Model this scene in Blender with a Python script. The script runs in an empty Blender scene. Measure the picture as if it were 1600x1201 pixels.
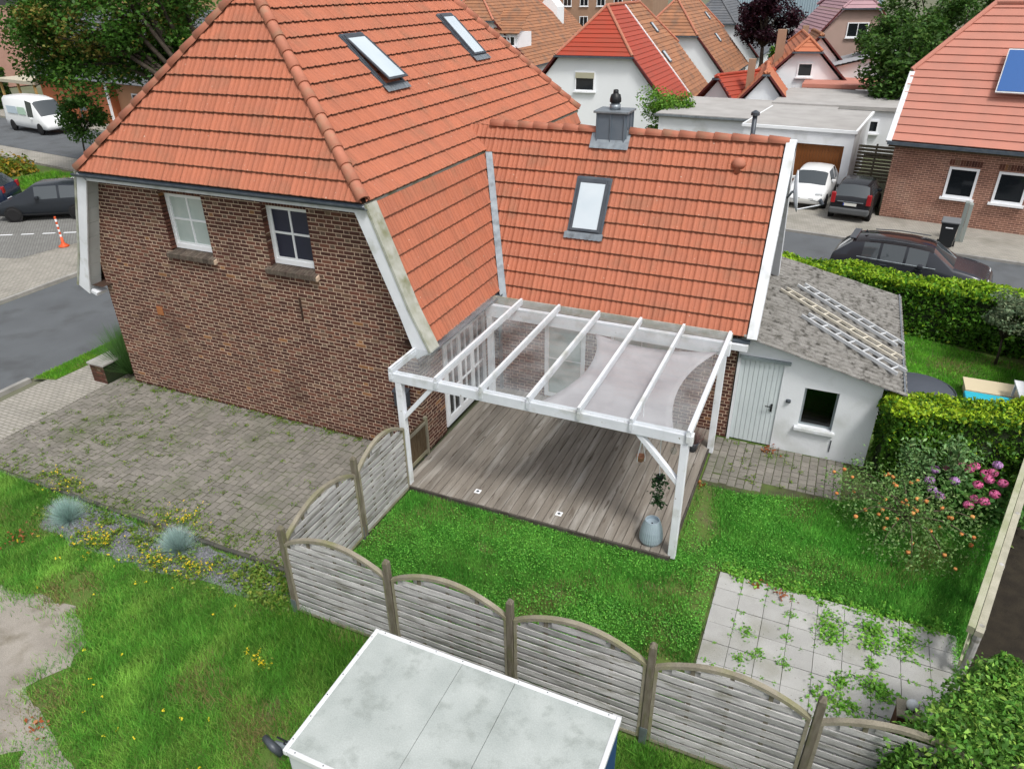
import bpy, bmesh, math, random
import numpy as np
from mathutils import Vector, Matrix

random.seed(7); rng = np.random.default_rng(7)
R = math.radians
scene = bpy.context.scene

# ------------------------------------------------------------------ camera
CAM = (7.1071, -11.0582, 8.9162)
YAW, PITCH, ROLL, FPX = -0.4263, -0.5067, -0.0164, 1127.0
cyw, syw, cp, sp = math.cos(YAW), math.sin(YAW), math.cos(PITCH), math.sin(PITCH)
_f = Vector((syw*cp, cyw*cp, sp)); _r0 = Vector((cyw, -syw, 0)); _u0 = _r0.cross(_f)
_r = math.cos(ROLL)*_r0 + math.sin(ROLL)*_u0; _u = -math.sin(ROLL)*_r0 + math.cos(ROLL)*_u0
cam_data = bpy.data.cameras.new('camera'); cam = bpy.data.objects.new('camera', cam_data)
scene.collection.objects.link(cam)
m = Matrix.Identity(4)
for i in range(3):
    m[i][0], m[i][1], m[i][2], m[i][3] = _r[i], _u[i], -_f[i], CAM[i]
cam.matrix_world = m
cam_data.sensor_width = 36.0; cam_data.lens = 36.0*FPX/1600.0
cam_data.clip_start = 0.1; cam_data.clip_end = 900
scene.camera = cam

# ------------------------------------------------------------------ world and sun (overcast)
SUN_EL, SUN_AZ = R(58), R(130)          # azimuth from +Y towards +X
world = bpy.data.worlds.new('World'); scene.world = world; world.use_nodes = True
nt = world.node_tree; nt.nodes.clear()
wo = nt.nodes.new('ShaderNodeOutputWorld'); bg = nt.nodes.new('ShaderNodeBackground')
sky = nt.nodes.new('ShaderNodeTexSky'); sky.sky_type = 'NISHITA'; sky.sun_disc = False
sky.sun_elevation = SUN_EL; sky.sun_rotation = SUN_AZ; sky.dust_density = 4.0; sky.air_density = 1.0; sky.ozone_density = 1.0
hs = nt.nodes.new('ShaderNodeHueSaturation'); hs.inputs['Saturation'].default_value = 0.22
nt.links.new(sky.outputs[0], hs.inputs['Color']); nt.links.new(hs.outputs[0], bg.inputs[0])
bg.inputs[1].default_value = 0.115
nt.links.new(bg.outputs[0], wo.inputs[0])
sun_d = bpy.data.lights.new('sun', 'SUN'); sun_d.energy = 1.5; sun_d.angle = R(11); sun_d.color = (1.0, 0.96, 0.9)
sun = bpy.data.objects.new('sun', sun_d); scene.collection.objects.link(sun)
sdir = Vector((math.sin(SUN_AZ)*math.cos(SUN_EL), math.cos(SUN_AZ)*math.cos(SUN_EL), math.sin(SUN_EL)))
sun.rotation_euler = (-sdir).to_track_quat('-Z', 'Y').to_euler(); sun.location = (20, 10, 40)
vs = scene.view_settings; vs.view_transform = 'Standard'; vs.look = 'None'; vs.gamma = 1.0; vs.exposure = 0.64
try: vs.use_curve_mapping = False
except Exception: pass
scene.render.engine = 'CYCLES'
cyc = scene.cycles
cyc.use_denoising = True; cyc.max_bounces = 8; cyc.transparent_max_bounces = 16
cyc.caustics_reflective = False; cyc.caustics_refractive = False

# ------------------------------------------------------------------ helpers
COL = scene.collection
def tag(o, label=None, cat=None, group=None, kind=None):
    if label: o['label'] = label
    if cat: o['category'] = cat
    if group: o['group'] = group
    if kind: o['kind'] = kind
    return o
def thing(name, label, cat, loc=(0, 0, 0), rz=0.0, group=None):
    o = bpy.data.objects.new(name, None); COL.objects.link(o)
    o.location = loc; o.rotation_euler = (0, 0, rz); o.empty_display_size = 0.2
    return tag(o, label, cat, group)
LOCAL = set()
def link(o, parent=None):
    COL.objects.link(o)
    if parent is not None:
        o.parent = parent
    return o
def w2l(parent):
    """matrix that takes world coordinates into the frame of a (not rotated) parent"""
    off = Vector((0, 0, 0)); p = parent
    while p is not None:
        off -= p.location; p = p.parent
    return off
class MB:
    def __init__(self): self.v = []; self.f = []
    def add(self, vs, fs):
        n = len(self.v); self.v.extend([tuple(p) for p in vs]); self.f.extend([tuple(i+n for i in f) for f in fs]); return self
    def box(self, x0, x1, y0, y1, z0, z1):
        return self.add([(x0,y0,z0),(x1,y0,z0),(x1,y1,z0),(x0,y1,z0),(x0,y0,z1),(x1,y0,z1),(x1,y1,z1),(x0,y1,z1)],
            [(3,2,1,0),(4,5,6,7),(0,1,5,4),(1,2,6,5),(2,3,7,6),(3,0,4,7)])
    def prism(self, poly, axis, a, b):
        """poly: list of 2-D points; axis 'y': (x,z) extruded in y; 'x': (y,z) in x; 'z': (x,y) in z"""
        def P(p, t):
            return (p[0], t, p[1]) if axis == 'y' else ((t, p[0], p[1]) if axis == 'x' else (p[0], p[1], t))
        n = len(poly); vs = [P(p, a) for p in poly]+[P(p, b) for p in poly]
        fs = [tuple(range(n)), tuple(range(2*n-1, n-1, -1))]+[(i, i+n, (i+1) % n+n, (i+1) % n) for i in range(n)]
        return self.add(vs, fs)
    def beam(self, p, q, w, h, up=(0, 0, 1)):
        p, q = Vector(p), Vector(q); d = (q-p).normalized(); s = d.cross(Vector(up))
        if s.length < 1e-4: s = d.cross(Vector((0, 1, 0)))
        s.normalize(); t = s.cross(d)
        vs = [c+s*a*w/2+t*b*h/2 for c in (p, q) for a, b in ((-1,-1),(1,-1),(1,1),(-1,1))]
        return self.add(vs, [(0,3,2,1),(4,5,6,7),(0,1,5,4),(1,2,6,5),(2,3,7,6),(3,0,4,7)])
    def tube(self, pts, rad, n=8, cap=True):
        pts = [Vector(p) for p in pts]; k = len(pts); rad = rad if hasattr(rad, '__len__') else [rad]*k
        vs = []; ref = Vector((0.31, 0.2, 0.93))
        for i, p in enumerate(pts):
            d = (pts[min(i+1, k-1)]-pts[max(i-1, 0)]).normalized()
            a = d.cross(ref)
            if a.length < .05: a = d.cross(Vector((1, 0, 0)))
            a.normalize(); b = d.cross(a)
            for j in range(n):
                t = 2*math.pi*j/n; vs.append(p+(a*math.cos(t)+b*math.sin(t))*rad[i])
        fs = [(i*n+j, i*n+(j+1) % n, (i+1)*n+(j+1) % n, (i+1)*n+j) for i in range(k-1) for j in range(n)]
        if cap: fs += [tuple(range(n-1, -1, -1)), tuple(range((k-1)*n, k*n))]
        return self.add(vs, fs)
    def lathe(self, prof, c, n=20):
        k = len(prof); vs = []
        for rr, z in prof:
            for j in range(n):
                t = 2*math.pi*j/n; vs.append((c[0]+rr*math.cos(t), c[1]+rr*math.sin(t), c[2]+z))
        fs = [(i*n+j, i*n+(j+1) % n, (i+1)*n+(j+1) % n, (i+1)*n+j) for i in range(k-1) for j in range(n)]
        fs += [tuple(range(n-1, -1, -1)), tuple(range((k-1)*n, k*n))]
        return self.add(vs, fs)
    def mesh(self, name):
        me = bpy.data.meshes.new(name); me.from_pydata(self.v, [], self.f); me.update(); return me
    def build(self, name, mat, parent=None, smooth=False, bevel=0, local=False):
        """vertices are in world coordinates unless local"""
        me = self.mesh(name); me.materials.append(mat)
        if smooth:
            for p in me.polygons: p.use_smooth = True
        o = bpy.data.objects.new(name, me); link(o, parent)
        if parent is not None and not local: o.location = w2l(parent)
        if bevel:
            b = o.modifiers.new('bevel', 'BEVEL'); b.width = bevel; b.segments = 2; b.limit_method = 'ANGLE'; b.angle_limit = R(40)
        return o
def top(mb, name, mat, label, cat, group=None, smooth=False, bevel=0, kind=None):
    """a thing that is one mesh; its origin is put at its base"""
    v = np.array(mb.v); c = ((v[:,0].min()+v[:,0].max())/2, (v[:,1].min()+v[:,1].max())/2, v[:,2].min())
    mb.v = [(p[0]-c[0], p[1]-c[1], p[2]-c[2]) for p in mb.v]
    o = mb.build(name, mat, None, smooth, bevel); o.location = c
    return tag(o, label, cat, group, kind)
def struct(name, mb, mat, kind='structure', parent=None):
    o = mb.build(name, mat, parent)
    if parent is None: o['kind'] = kind
    return o
def npmesh(name, V, F, mat, parent=None, cols=None, world=True, smooth=False):
    V = np.asarray(V, np.float32); F = np.asarray(F, np.int32)
    me = bpy.data.meshes.new(name); me.vertices.add(len(V)); me.vertices.foreach_set('co', V.ravel())
    k = F.shape[1]; me.loops.add(F.size); me.loops.foreach_set('vertex_index', F.ravel())
    me.polygons.add(len(F)); me.polygons.foreach_set('loop_start', np.arange(0, F.size, k, dtype=np.int32))
    try: me.polygons.foreach_set('loop_total', np.full(len(F), k, np.int32))
    except Exception: pass
    if cols is not None:
        at = me.attributes.new('tint', 'FLOAT_COLOR', 'POINT')
        c4 = np.ones((len(V), 4), np.float32); c4[:, :3] = cols; at.data.foreach_set('color', c4.ravel())
    me.update(calc_edges=True); me.validate(); me.materials.append(mat)
    if smooth: me.polygons.foreach_set('use_smooth', np.ones(len(F), bool))
    o = bpy.data.objects.new(name, me); link(o, parent)
    if parent is not None and world: o.location = w2l(parent)
    return o
def copy_tree(o, parent=None):
    c = o.copy(); COL.objects.link(c); c.parent = parent
    for ch in o.children: copy_tree(ch, c)
    return c

# ------------------------------------------------------------------ materials
def mat(name, c1, c2=None, rough=0.75, scale=3.0, piece=0.0, bump=0.0, bscale=40.0, metal=0.0, spec=0.3,
        c3=None, c3amt=0.0, c3scale=0.7, ramp=None, detail=5.0, stretch=None, fine=0.0, speck=None, speck_s=28.0, speck_t=.70):
    """c1/c2 mixed by noise; piece = brightness change from piece to piece; ramp = colours picked per piece"""
    M = bpy.data.materials.new(name); M.use_nodes = True; n = M.node_tree.nodes; L = M.node_tree.links
    bs = n['Principled BSDF']; geo = n.new('ShaderNodeNewGeometry')
    pos = geo.outputs['Position']
    if stretch:
        mp = n.new('ShaderNodeVectorMath'); mp.operation = 'MULTIPLY'; mp.inputs[1].default_value = stretch
        L.new(pos, mp.inputs[0]); pos = mp.outputs[0]
    def noise(s, d=detail):
        t = n.new('ShaderNodeTexNoise'); t.inputs['Scale'].default_value = s; t.inputs['Detail'].default_value = d
        L.new(pos, t.inputs['Vector']); return t.outputs['Fac']
    def ramp01(sock, a, b):
        r_ = n.new('ShaderNodeMapRange'); r_.inputs[1].default_value = a; r_.inputs[2].default_value = b; L.new(sock, r_.inputs[0]); return r_.outputs[0]
    def mix(f, a, b, t='MIX'):
        x = n.new('ShaderNodeMix'); x.data_type = 'RGBA'; x.blend_type = t
        if isinstance(f, float): x.inputs[0].default_value = f
        else: L.new(f, x.inputs[0])
        for s_, val in ((x.inputs[6], a), (x.inputs[7], b)):
            if isinstance(val, tuple): s_.default_value = (*val, 1)
            else: L.new(val, s_)
        return x.outputs[2]
    col = c1
    rnd = None
    if piece or ramp:
        oi = n.new('ShaderNodeObjectInfo'); ad = n.new('ShaderNodeMath'); ad.operation = 'ADD'
        L.new(oi.outputs['Random'], ad.inputs[0]); L.new(geo.outputs['Random Per Island'], ad.inputs[1])
        fr = n.new('ShaderNodeMath'); fr.operation = 'FRACT'; L.new(ad.outputs[0], fr.inputs[0]); rnd = fr.outputs[0]
    if ramp:
        cr = n.new('ShaderNodeValToRGB'); L.new(rnd, cr.inputs[0]); cr.color_ramp.interpolation = 'CONSTANT' if len(ramp) > 5 else 'LINEAR'
        els = cr.color_ramp.elements
        while len(els) < len(ramp): els.new(0.5)
        for e, (p_, c_) in zip(els, ramp): e.position = p_; e.color = (*c_, 1)
        col = cr.outputs[0]
        if c2: col = mix(ramp01(noise(scale), .4, .7), col, c2)
    elif c2: col = mix(ramp01(noise(scale), .35, .65), c1, c2)
    if c3 and c3amt:
        f = ramp01(noise(c3scale, 6), .62-.25*c3amt, .8-.15*c3amt); col = mix(f, col, c3)
    if speck:
        col = mix(ramp01(noise(speck_s, 2), speck_t, speck_t+.05), col, speck)
    if fine:
        f = ramp01(noise(bscale*1.7, 3), .3, .7); k = n.new('ShaderNodeMapRange'); k.inputs[3].default_value = 1-fine; k.inputs[4].default_value = 1+fine
        L.new(f, k.inputs[0]); cc = n.new('ShaderNodeCombineColor')
        for i in range(3): L.new(k.outputs[0], cc.inputs[i])
        col = mix(1.0, col, cc.outputs[0], 'MULTIPLY')
    if piece and not ramp or (piece and ramp):
        wn = n.new('ShaderNodeTexWhiteNoise'); wn.noise_dimensions = '1D'; L.new(rnd, wn.inputs['W'])
        k = n.new('ShaderNodeMapRange'); k.inputs[3].default_value = 1-piece; k.inputs[4].default_value = 1+piece; L.new(wn.outputs['Value'], k.inputs[0])
        cc = n.new('ShaderNodeCombineColor')
        for i in range(3): L.new(k.outputs[0], cc.inputs[i])
        col = mix(1.0, col, cc.outputs[0], 'MULTIPLY')
    if isinstance(col, tuple): bs.inputs['Base Color'].default_value = (*col, 1)
    else: L.new(col, bs.inputs['Base Color'])
    bs.inputs['Roughness'].default_value = rough; bs.inputs['Metallic'].default_value = metal
    bs.inputs['Specular IOR Level'].default_value = spec
    if bump:
        b = n.new('ShaderNodeBump'); b.inputs['Strength'].default_value = bump; b.inputs['Distance'].default_value = 0.02
        L.new(noise(bscale, 4), b.inputs['Height']); L.new(b.outputs[0], bs.inputs['Normal'])
    return M
def leafmat(name, transl=0.35, rough=0.5, gain=1.0):
    M = bpy.data.materials.new(name); M.use_nodes = True; n = M.node_tree.nodes; L = M.node_tree.links
    bs = n['Principled BSDF']; at = n.new('ShaderNodeAttribute'); at.attribute_name = 'tint'
    L.new(at.outputs['Color'], bs.inputs['Base Color']); bs.inputs['Roughness'].default_value = rough
    bs.inputs['Specular IOR Level'].default_value = 0.25
    tr = n.new('ShaderNodeBsdfTranslucent'); L.new(at.outputs['Color'], tr.inputs['Color'])
    mx = n.new('ShaderNodeMixShader'); mx.inputs[0].default_value = transl
    L.new(bs.outputs[0], mx.inputs[1]); L.new(tr.outputs[0], mx.inputs[2]); L.new(mx.outputs[0], n['Material Output'].inputs['Surface'])
    return M
def glassmat(name, tint=(0.965, 0.975, 0.98), refl=1.0, dirt=0.0):
    M = bpy.data.materials.new(name); M.use_nodes = True; n = M.node_tree.nodes; L = M.node_tree.links
    n.remove(n['Principled BSDF']); tr = n.new('ShaderNodeBsdfTransparent'); tr.inputs[0].default_value = (*tint, 1)
    gl = n.new('ShaderNodeBsdfGlossy'); gl.inputs['Roughness'].default_value = 0.03
    fr = n.new('ShaderNodeFresnel'); fr.inputs[0].default_value = 1.5
    gb = n.new('ShaderNodeNewGeometry'); inv = n.new('ShaderNodeMath'); inv.operation = 'SUBTRACT'; inv.inputs[0].default_value = 1.0; L.new(gb.outputs['Backfacing'], inv.inputs[1])
    fm = n.new('ShaderNodeMath'); fm.operation = 'MULTIPLY'; L.new(fr.outputs[0], fm.inputs[0]); L.new(inv.outputs[0], fm.inputs[1])
    fq = n.new('ShaderNodeMath'); fq.operation = 'MULTIPLY'; L.new(fm.outputs[0], fq.inputs[0]); fq.inputs[1].default_value = refl
    mx = n.new('ShaderNodeMixShader'); L.new(fq.outputs[0], mx.inputs[0]); L.new(tr.outputs[0], mx.inputs[1]); L.new(gl.outputs[0], mx.inputs[2])
    last = mx.outputs[0]
    if dirt:
        df = n.new('ShaderNodeBsdfDiffuse'); df.inputs[0].default_value = (.62, .645, .66, 1)
        geo = n.new('ShaderNodeNewGeometry'); t = n.new('ShaderNodeTexNoise'); t.inputs['Scale'].default_value = 1.6; t.inputs['Detail'].default_value = 8
        L.new(geo.outputs['Position'], t.inputs['Vector'])
        r_ = n.new('ShaderNodeMapRange'); r_.inputs[1].default_value = .35; r_.inputs[2].default_value = .75; r_.inputs[3].default_value = dirt*.3; r_.inputs[4].default_value = dirt*1.4
        L.new(t.outputs['Fac'], r_.inputs[0]); m2 = n.new('ShaderNodeMixShader'); L.new(r_.outputs[0], m2.inputs[0]); L.new(last, m2.inputs[1]); L.new(df.outputs[0], m2.inputs[2]); last = m2.outputs[0]
    L.new(last, n['Material Output'].inputs['Surface'])
    return M

TILE = mat('terracotta_tile', (.405, .136, .076), (.37, .130, .077), .7, 2.2, piece=.055, bump=.25, bscale=60, c3=(.30, .125, .075), c3amt=.34, c3scale=1.6, fine=.08, speck=(.62, .55, .46), speck_s=22, speck_t=.735)
TILE_NOSE = mat('shadow_dirt_tile_nose', (.085, .035, .022), (.12, .055, .03), .9, 6, fine=.2)  # contact shadow and dirt between tile rows, painted as a dark nose colour
CAP = mat('ridge_tile_clay', (.44, .165, .105), (.40, .155, .10), .7, 3, piece=.07, bump=.2, bscale=60, c3=(.36, .2, .13), c3amt=.5, c3scale=4)
TILE_RED = mat('red_glazed_tile', (.36, .055, .03), (.32, .06, .035), .55, 1.2, piece=.05, bump=.1, fine=.05)
TILE_BROWN = mat('weathered_brown_tile', (.34, .16, .085), (.27, .13, .075), .75, 1.5, piece=.12, c3=(.2, .12, .08), c3amt=.5, c3scale=1.5, fine=.08)
TILE_GREY = mat('grey_concrete_tile', (.10, .11, .125), (.13, .135, .145), .7, 1.5, piece=.08, fine=.08)
TILE_PINK = mat('faded_red_tile', (.48, .20, .15), (.43, .19, .145), .7, 1.5, piece=.05, fine=.05)
BRICK = mat('dark_clinker_brick', (.1, .05, .04), None, .8, 30, piece=.14, bump=.35, bscale=90, fine=.15,
    ramp=[(0, (.078, .032, .024)), (.25, (.100, .039, .028)), (.5, (.125, .049, .034)), (.66, (.088, .036, .026)), (.80, (.145, .060, .040)), (.92, (.155, .085, .056)), (.965, (.17, .10, .065)), (.985, (.27, .13, .06))])
BRICK_HEAD = mat('header_brick', (.1, .05, .04), None, .8, 30, piece=.14, bump=.35, bscale=90, fine=.15,
    ramp=[(0, (.085, .042, .033)), (.25, (.11, .048, .035)), (.45, (.125, .075, .055)), (.6, (.088, .04, .03)), (.75, (.135, .09, .065)), (.85, (.12, .052, .037)), (.94, (.17, .115, .078)), (.985, (.26, .13, .06))])
MORTAR = mat('lime_mortar', (.64, .49, .37), (.56, .43, .33), .9, 1.3, bump=.3, bscale=120, c3=(.3, .23, .17), c3amt=.3, c3scale=.8)
SILLB = mat('sill_clinker', (.075, .055, .045), (.12, .10, .08), .75, 9, piece=.25, bump=.2)
WHITE = mat('white_paint', (.71, .735, .775), (.63, .655, .69), .5, 2.0, bump=.08, bscale=30, c3=(.42, .44, .40), c3amt=.28, c3scale=2.5)
WHITEWOOD = mat('white_painted_timber', (.75, .775, .82), (.68, .705, .75), .55, 3.0, bump=.12, bscale=25, c3=(.48, .49, .46), c3amt=.3, c3scale=2.5, speck=(.30, .28, .24), speck_s=14, speck_t=.70)
WHITEWALL = mat('white_rendered_wall', (.74, .765, .80), (.68, .705, .74), .85, 1.2, bump=.25, bscale=28, c3=(.45, .47, .45), c3amt=.25, c3scale=.9)
PVC = mat('white_window_frame', (.84, .86, .89), None, .35, spec=.5)
SOFFIT = mat('grey_white_soffit', (.50, .53, .53), (.44, .46, .46), .6, 2, c3=(.3, .31, .3), c3amt=.3)
VERGE = mat('mossy_verge_flashing', (.42, .43, .39), (.30, .31, .25), .7, 4, bump=.2, c3=(.18, .19, .10), c3amt=.6, c3scale=3)
ZINC = mat('zinc', (.30, .34, .37), (.22, .25, .28), .45, 6, metal=.6, c3=(.14, .15, .16), c3amt=.3, c3scale=5)
DARKZINC = mat('dark_gutter_zinc', (.065, .085, .11), (.10, .12, .14), .5, 5, metal=.2)
ANTH = mat('anthracite_metal', (.055, .065, .08), (.075, .085, .10), .4, 4, metal=.2)
CHIMCLAD = mat('chimney_zinc_cladding', (.12, .15, .185), (.145, .175, .21), .5, 3, metal=.15)
BLACK = mat('black_plastic', (.012, .013, .015), None, .45)
GLASS = glassmat('pergola_glass', dirt=.12, refl=1.0)
DARKGLASS = mat('dark_window_glass', (.012, .015, .018), None, .06, spec=.6)
PALEGLASS = mat('curtained_window_glass', (.42, .50, .48), (.50, .56, .54), .12, 3, spec=.6)
SKYGLASS = mat('roof_window_glass', (.46, .54, .60), (.54, .61, .66), .05, 1.0, spec=.9)
BLIND = mat('navy_blind', (.018, .02, .045), None, .3, spec=.6)
IRON = mat('rusty_iron', (.03, .018, .014), (.06, .03, .02), .8, 20)
DECKW = mat('weathered_deck_board', (.225, .20, .172), (.175, .155, .132), .8, 2.0, piece=.08, bump=.3, bscale=30, stretch=(6, .7, 1), c3=(.36, .34, .31), c3amt=.45, c3scale=.9, fine=.15, speck=(.13, .11, .09), speck_s=2.2, speck_t=.64)
FENCEW = mat('weathered_grey_fence', (.50, .495, .49), (.36, .355, .35), .85, 3, piece=.16, bump=.35, bscale=50, c3=(.19, .185, .15), c3amt=.4, c3scale=2.5, fine=.15, stretch=(1, 1, 4))
FENCEP = mat('fence_post_timber', (.125, .108, .08), (.185, .165, .13), .85, 4, bump=.4, bscale=40, c3=(.12, .125, .06), c3amt=.5, c3scale=3, fine=.2, stretch=(5, 5, 1))
FENCER = mat('fence_rail_timber', (.29, .265, .205), (.21, .19, .145), .85, 4, bump=.3, bscale=40, c3=(.2, .2, .1), c3amt=.5, c3scale=2.5, fine=.15)
BROWNW = mat('brown_stained_wood', (.07, .045, .025), (.11, .08, .045), .8, 6, bump=.3, stretch=(5, 5, 1))
PAVER = mat('old_concrete_paver', (.215, .20, .178), (.18, .17, .148), .9, 2.5, piece=.13, bump=.4, bscale=70, c3=(.12, .125, .085), c3amt=.5, c3scale=.6, fine=.12)
JOINT = mat('mossy_joint_sand', (.055, .055, .032), (.075, .09, .035), .95, 5, bump=.5, bscale=60, c3=(.10, .17, .03), c3amt=.5, c3scale=1.2)
SLABM = mat('grey_patio_slab', (.40, .40, .39), (.35, .35, .34), .9, 2, piece=.06, bump=.35, bscale=120, c3=(.28, .28, .245), c3amt=.45, c3scale=1.3, fine=.20, speck=(.17, .17, .14), speck_s=30, speck_t=.70)
ASPH = mat('asphalt', (.115, .125, .135), (.10, .108, .117), .92, .8, bump=.4, bscale=150, c3=(.08, .085, .09), c3amt=.4, c3scale=.9, fine=.16)
KERB = mat('kerb_stone', (.34, .33, .31), (.26, .255, .24), .9, 3, piece=.08, bump=.2)
DARKEDGE = mat('dark_edging_stone', (.05, .05, .045), (.09, .09, .075), .9, 5, bump=.3)
SOIL = mat('dark_soil', (.018, .014, .010), (.03, .024, .016), .95, 5, bump=.6, bscale=40)
SAND = mat('trodden_sand', (.315, .29, .255), (.25, .228, .20), .95, 1.6, bump=.5, bscale=45, c3=(.17, .15, .115), c3amt=.4, c3scale=2.2, fine=.18)
LAWN = mat('lawn_soil', (.075, .155, .022), (.10, .14, .035), .95, 2.5, bump=.5, bscale=60, c3=(.13, .105, .06), c3amt=.35, c3scale=1.4, fine=.2)
GROUND = mat('far_ground', (.10, .12, .06), (.16, .155, .12), .95, .2, fine=.1)
GRAVEL = mat('slate_chip', (.16, .165, .185), (.22, .225, .245), .8, 40, piece=.4)
LEAF = leafmat('leaf'); GRASS = leafmat('grass_blade', .3, .55); PETAL = leafmat('petal', .3, .6)
BARK = mat('bark', (.04, .032, .024), (.065, .052, .04), .9, 8, bump=.5)
TWIG = mat('twig_bark', (.10, .08, .055), None, .85)
TERRAC = mat('terracotta_pot', (.42, .2, .12), None, .75)
LADDERM = mat('ladder_aluminium', (.60, .62, .64), (.50, .52, .54), .45, 6, metal=.15)
LADDERW = mat('pale_wood_ladder', (.62, .58, .49), (.54, .50, .42), .8, 6)
CORRUG = mat('lichen_fibre_cement', (.25, .243, .23), (.19, .183, .17), .95, 4, bump=.5, bscale=70, c3=(.045, .042, .036), c3amt=.55, c3scale=9, fine=.35)
TRAILT = mat('trailer_roof_panel', (.40, .435, .425), (.33, .365, .355), .6, 2.2, bump=.05, c3=(.26, .29, .275), c3amt=.42, c3scale=5, fine=.10)
TRAILW = mat('trailer_white_trim', (.64, .66, .68), None, .45)
TARPBLUE = mat('blue_tarpaulin', (.02, .06, .16), None, .5)

# trough shade and dirt, both put into the colour of the corrugated sheets
_n, _L = CORRUG.node_tree.nodes, CORRUG.node_tree.links; _b = _n['Principled BSDF']; _src = _b.inputs['Base Color'].links[0].from_socket
_g = _n.new('ShaderNodeNewGeometry'); _s = _n.new('ShaderNodeSeparateXYZ'); _L.new(_g.outputs['Position'], _s.inputs[0])
_a = _n.new('ShaderNodeMath'); _a.operation = 'MULTIPLY_ADD'; _a.inputs[1].default_value = 2*math.pi*31/5.47; _a.inputs[2].default_value = -2.95*2*math.pi*31/5.47; _L.new(_s.outputs['Y'], _a.inputs[0])
_w = _n.new('ShaderNodeMath'); _w.operation = 'SINE'; _L.new(_a.outputs[0], _w.inputs[0])
_t = _n.new('ShaderNodeTexNoise'); _t.inputs['Scale'].default_value = 7; _t.inputs['Detail'].default_value = 6; _L.new(_g.outputs['Position'], _t.inputs['Vector'])
_q = _n.new('ShaderNodeMath'); _q.operation = 'MULTIPLY_ADD'; _q.inputs[1].default_value = 4.0; _q.inputs[2].default_value = -2.0; _L.new(_t.outputs['Fac'], _q.inputs[0])
_p = _n.new('ShaderNodeMath'); _p.operation = 'ADD'; _L.new(_w.outputs[0], _p.inputs[0]); _L.new(_q.outputs[0], _p.inputs[1])
_m = _n.new('ShaderNodeMapRange'); _m.inputs[1].default_value = -1.3; _m.inputs[2].default_value = .2; _m.inputs[3].default_value = .75; _m.inputs[4].default_value = 0; _L.new(_p.outputs[0], _m.inputs[0])
_x = _n.new('ShaderNodeMix'); _x.data_type = 'RGBA'; _x.inputs[7].default_value = (.10, .095, .08, 1); _L.new(_m.outputs[0], _x.inputs[0]); _L.new(_src, _x.inputs[6]); _L.new(_x.outputs[2], _b.inputs['Base Color'])

# ------------------------------------------------------------------ brick and tile machinery
Z = Vector((0, 0, 1))
CAMV = Vector(CAM)
def brick_wall(O, u, L, ztop, openings=(), zmin=0.0, xcut=None, jamb=0.17, seed=0, course=.0833):
    """list of bricks (a0, a1, z0, z1, depth, is_header, is_full); ztop(a) is the wall's top at a"""
    out = []; k = 0; z = zmin; rr = random.Random(seed)
    while z < 8:
        z1 = z+course-.0165; a = -.19*(k % 2)-.0; i = 0; anyb = False
        while a < L:
            ln = .236 if i % 2 == 0 else .111
            a0, a1 = a+rr.uniform(-.003, .003), a+ln+rr.uniform(-.003, .003); a += ln+.0165; i += 1
            s0, s1 = max(a0, 0.002), min(a1, L-.002); full = s0 == a0 and s1 == a1
            if s1-s0 < .02: continue
            segs = [(s0, s1, .03)]
            for (o0, o1, oz0, oz1) in openings:
                if z1 > oz0+.03 and z < oz1-.03:
                    ns = []
                    for (p, q, d) in segs:
                        if q <= o0+.004 or p >= o1-.004:
                            if 0 <= o0-q < .055: q, d = o0, jamb
                            if 0 <= p-o1 < .055: p, d = o1, jamb
                            ns.append((p, q, d)); continue
                        if p < o0-.015: ns.append((p, o0, jamb))
                        if q > o1+.015: ns.append((o1, q, jamb))
                    segs = ns
            for (p, q, d) in segs:
                if z1 > min(ztop(p), ztop(q)):
                    # trim against a sloping top
                    zz = (z+z1)/2
                    while q-p > .03 and zz > ztop(q): q -= .02
                    while q-p > .03 and zz > ztop(p): p += .02
                    if q-p < .04 or zz > ztop(p) or zz > ztop(q): continue
                    out.append((p, q, z, min(z1, ztop((p+q)/2)), d, ln < .2, False)); anyb = True; continue
                out.append((p, q, z, z1, d, ln < .2, full and len(segs) == 1 and d < .05)); anyb = True
        if not anyb and z > 1: break
        z += course; k += 1
    return out
def add_bricks(O, u, bricks, house, wall, n_objs=0, name='brick'):
    O, u = Vector(O), Vector(u); n = u.cross(Z)
    singles = set()
    if n_objs:
        idx = [i for i, b in enumerate(bricks) if b[6]]
        idx.sort(key=lambda i: (O+u*bricks[i][0]+Z*bricks[i][2]-CAMV).length); singles = set(idx[:n_objs])
        protos = {}
        for hd, ln in ((False, .24), (True, .115)):
            mb = MB(); mb.box(0, ln, 0, .03, 0, .0668); me = mb.mesh(name); me.materials.append(BRICK_HEAD if hd else BRICK); protos[hd] = me
    st, hd_ = MB(), MB()
    for i, (a0, a1, z0, z1, d, hd, full) in enumerate(bricks):
        if i in singles:
            o = bpy.data.objects.new(name, protos[hd]); link(o, wall)
            p = O+u*a0+Z*z0; o.location = p+w2l(wall); o.scale.x = (a1-a0)/(.115 if hd else .24); continue
        P = lambda a, z_, dd: O+u*a+Z*z_-n*dd
        j = random.uniform(-.002, .003)
        vs = [P(a0, z0, j), P(a1, z0, j), P(a1, z1, j), P(a0, z1, j), P(a0, z0, d), P(a1, z0, d), P(a1, z1, d), P(a0, z1, d)]
        (hd_ if hd else st).add(vs, [(0,1,2,3), (1,5,6,2), (4,0,3,7), (3,2,6,7), (4,5,1,0)])
    for mb, mm in ((st, BRICK), (hd_, BRICK_HEAD)):
        if mb.v: tag(mb.build('brickwork', mm, house), kind='stuff')
TW, TH = .235, .335
_tx = [0, .018, .042, .066, .085, .125, .150, .172, .2, TW]
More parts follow.
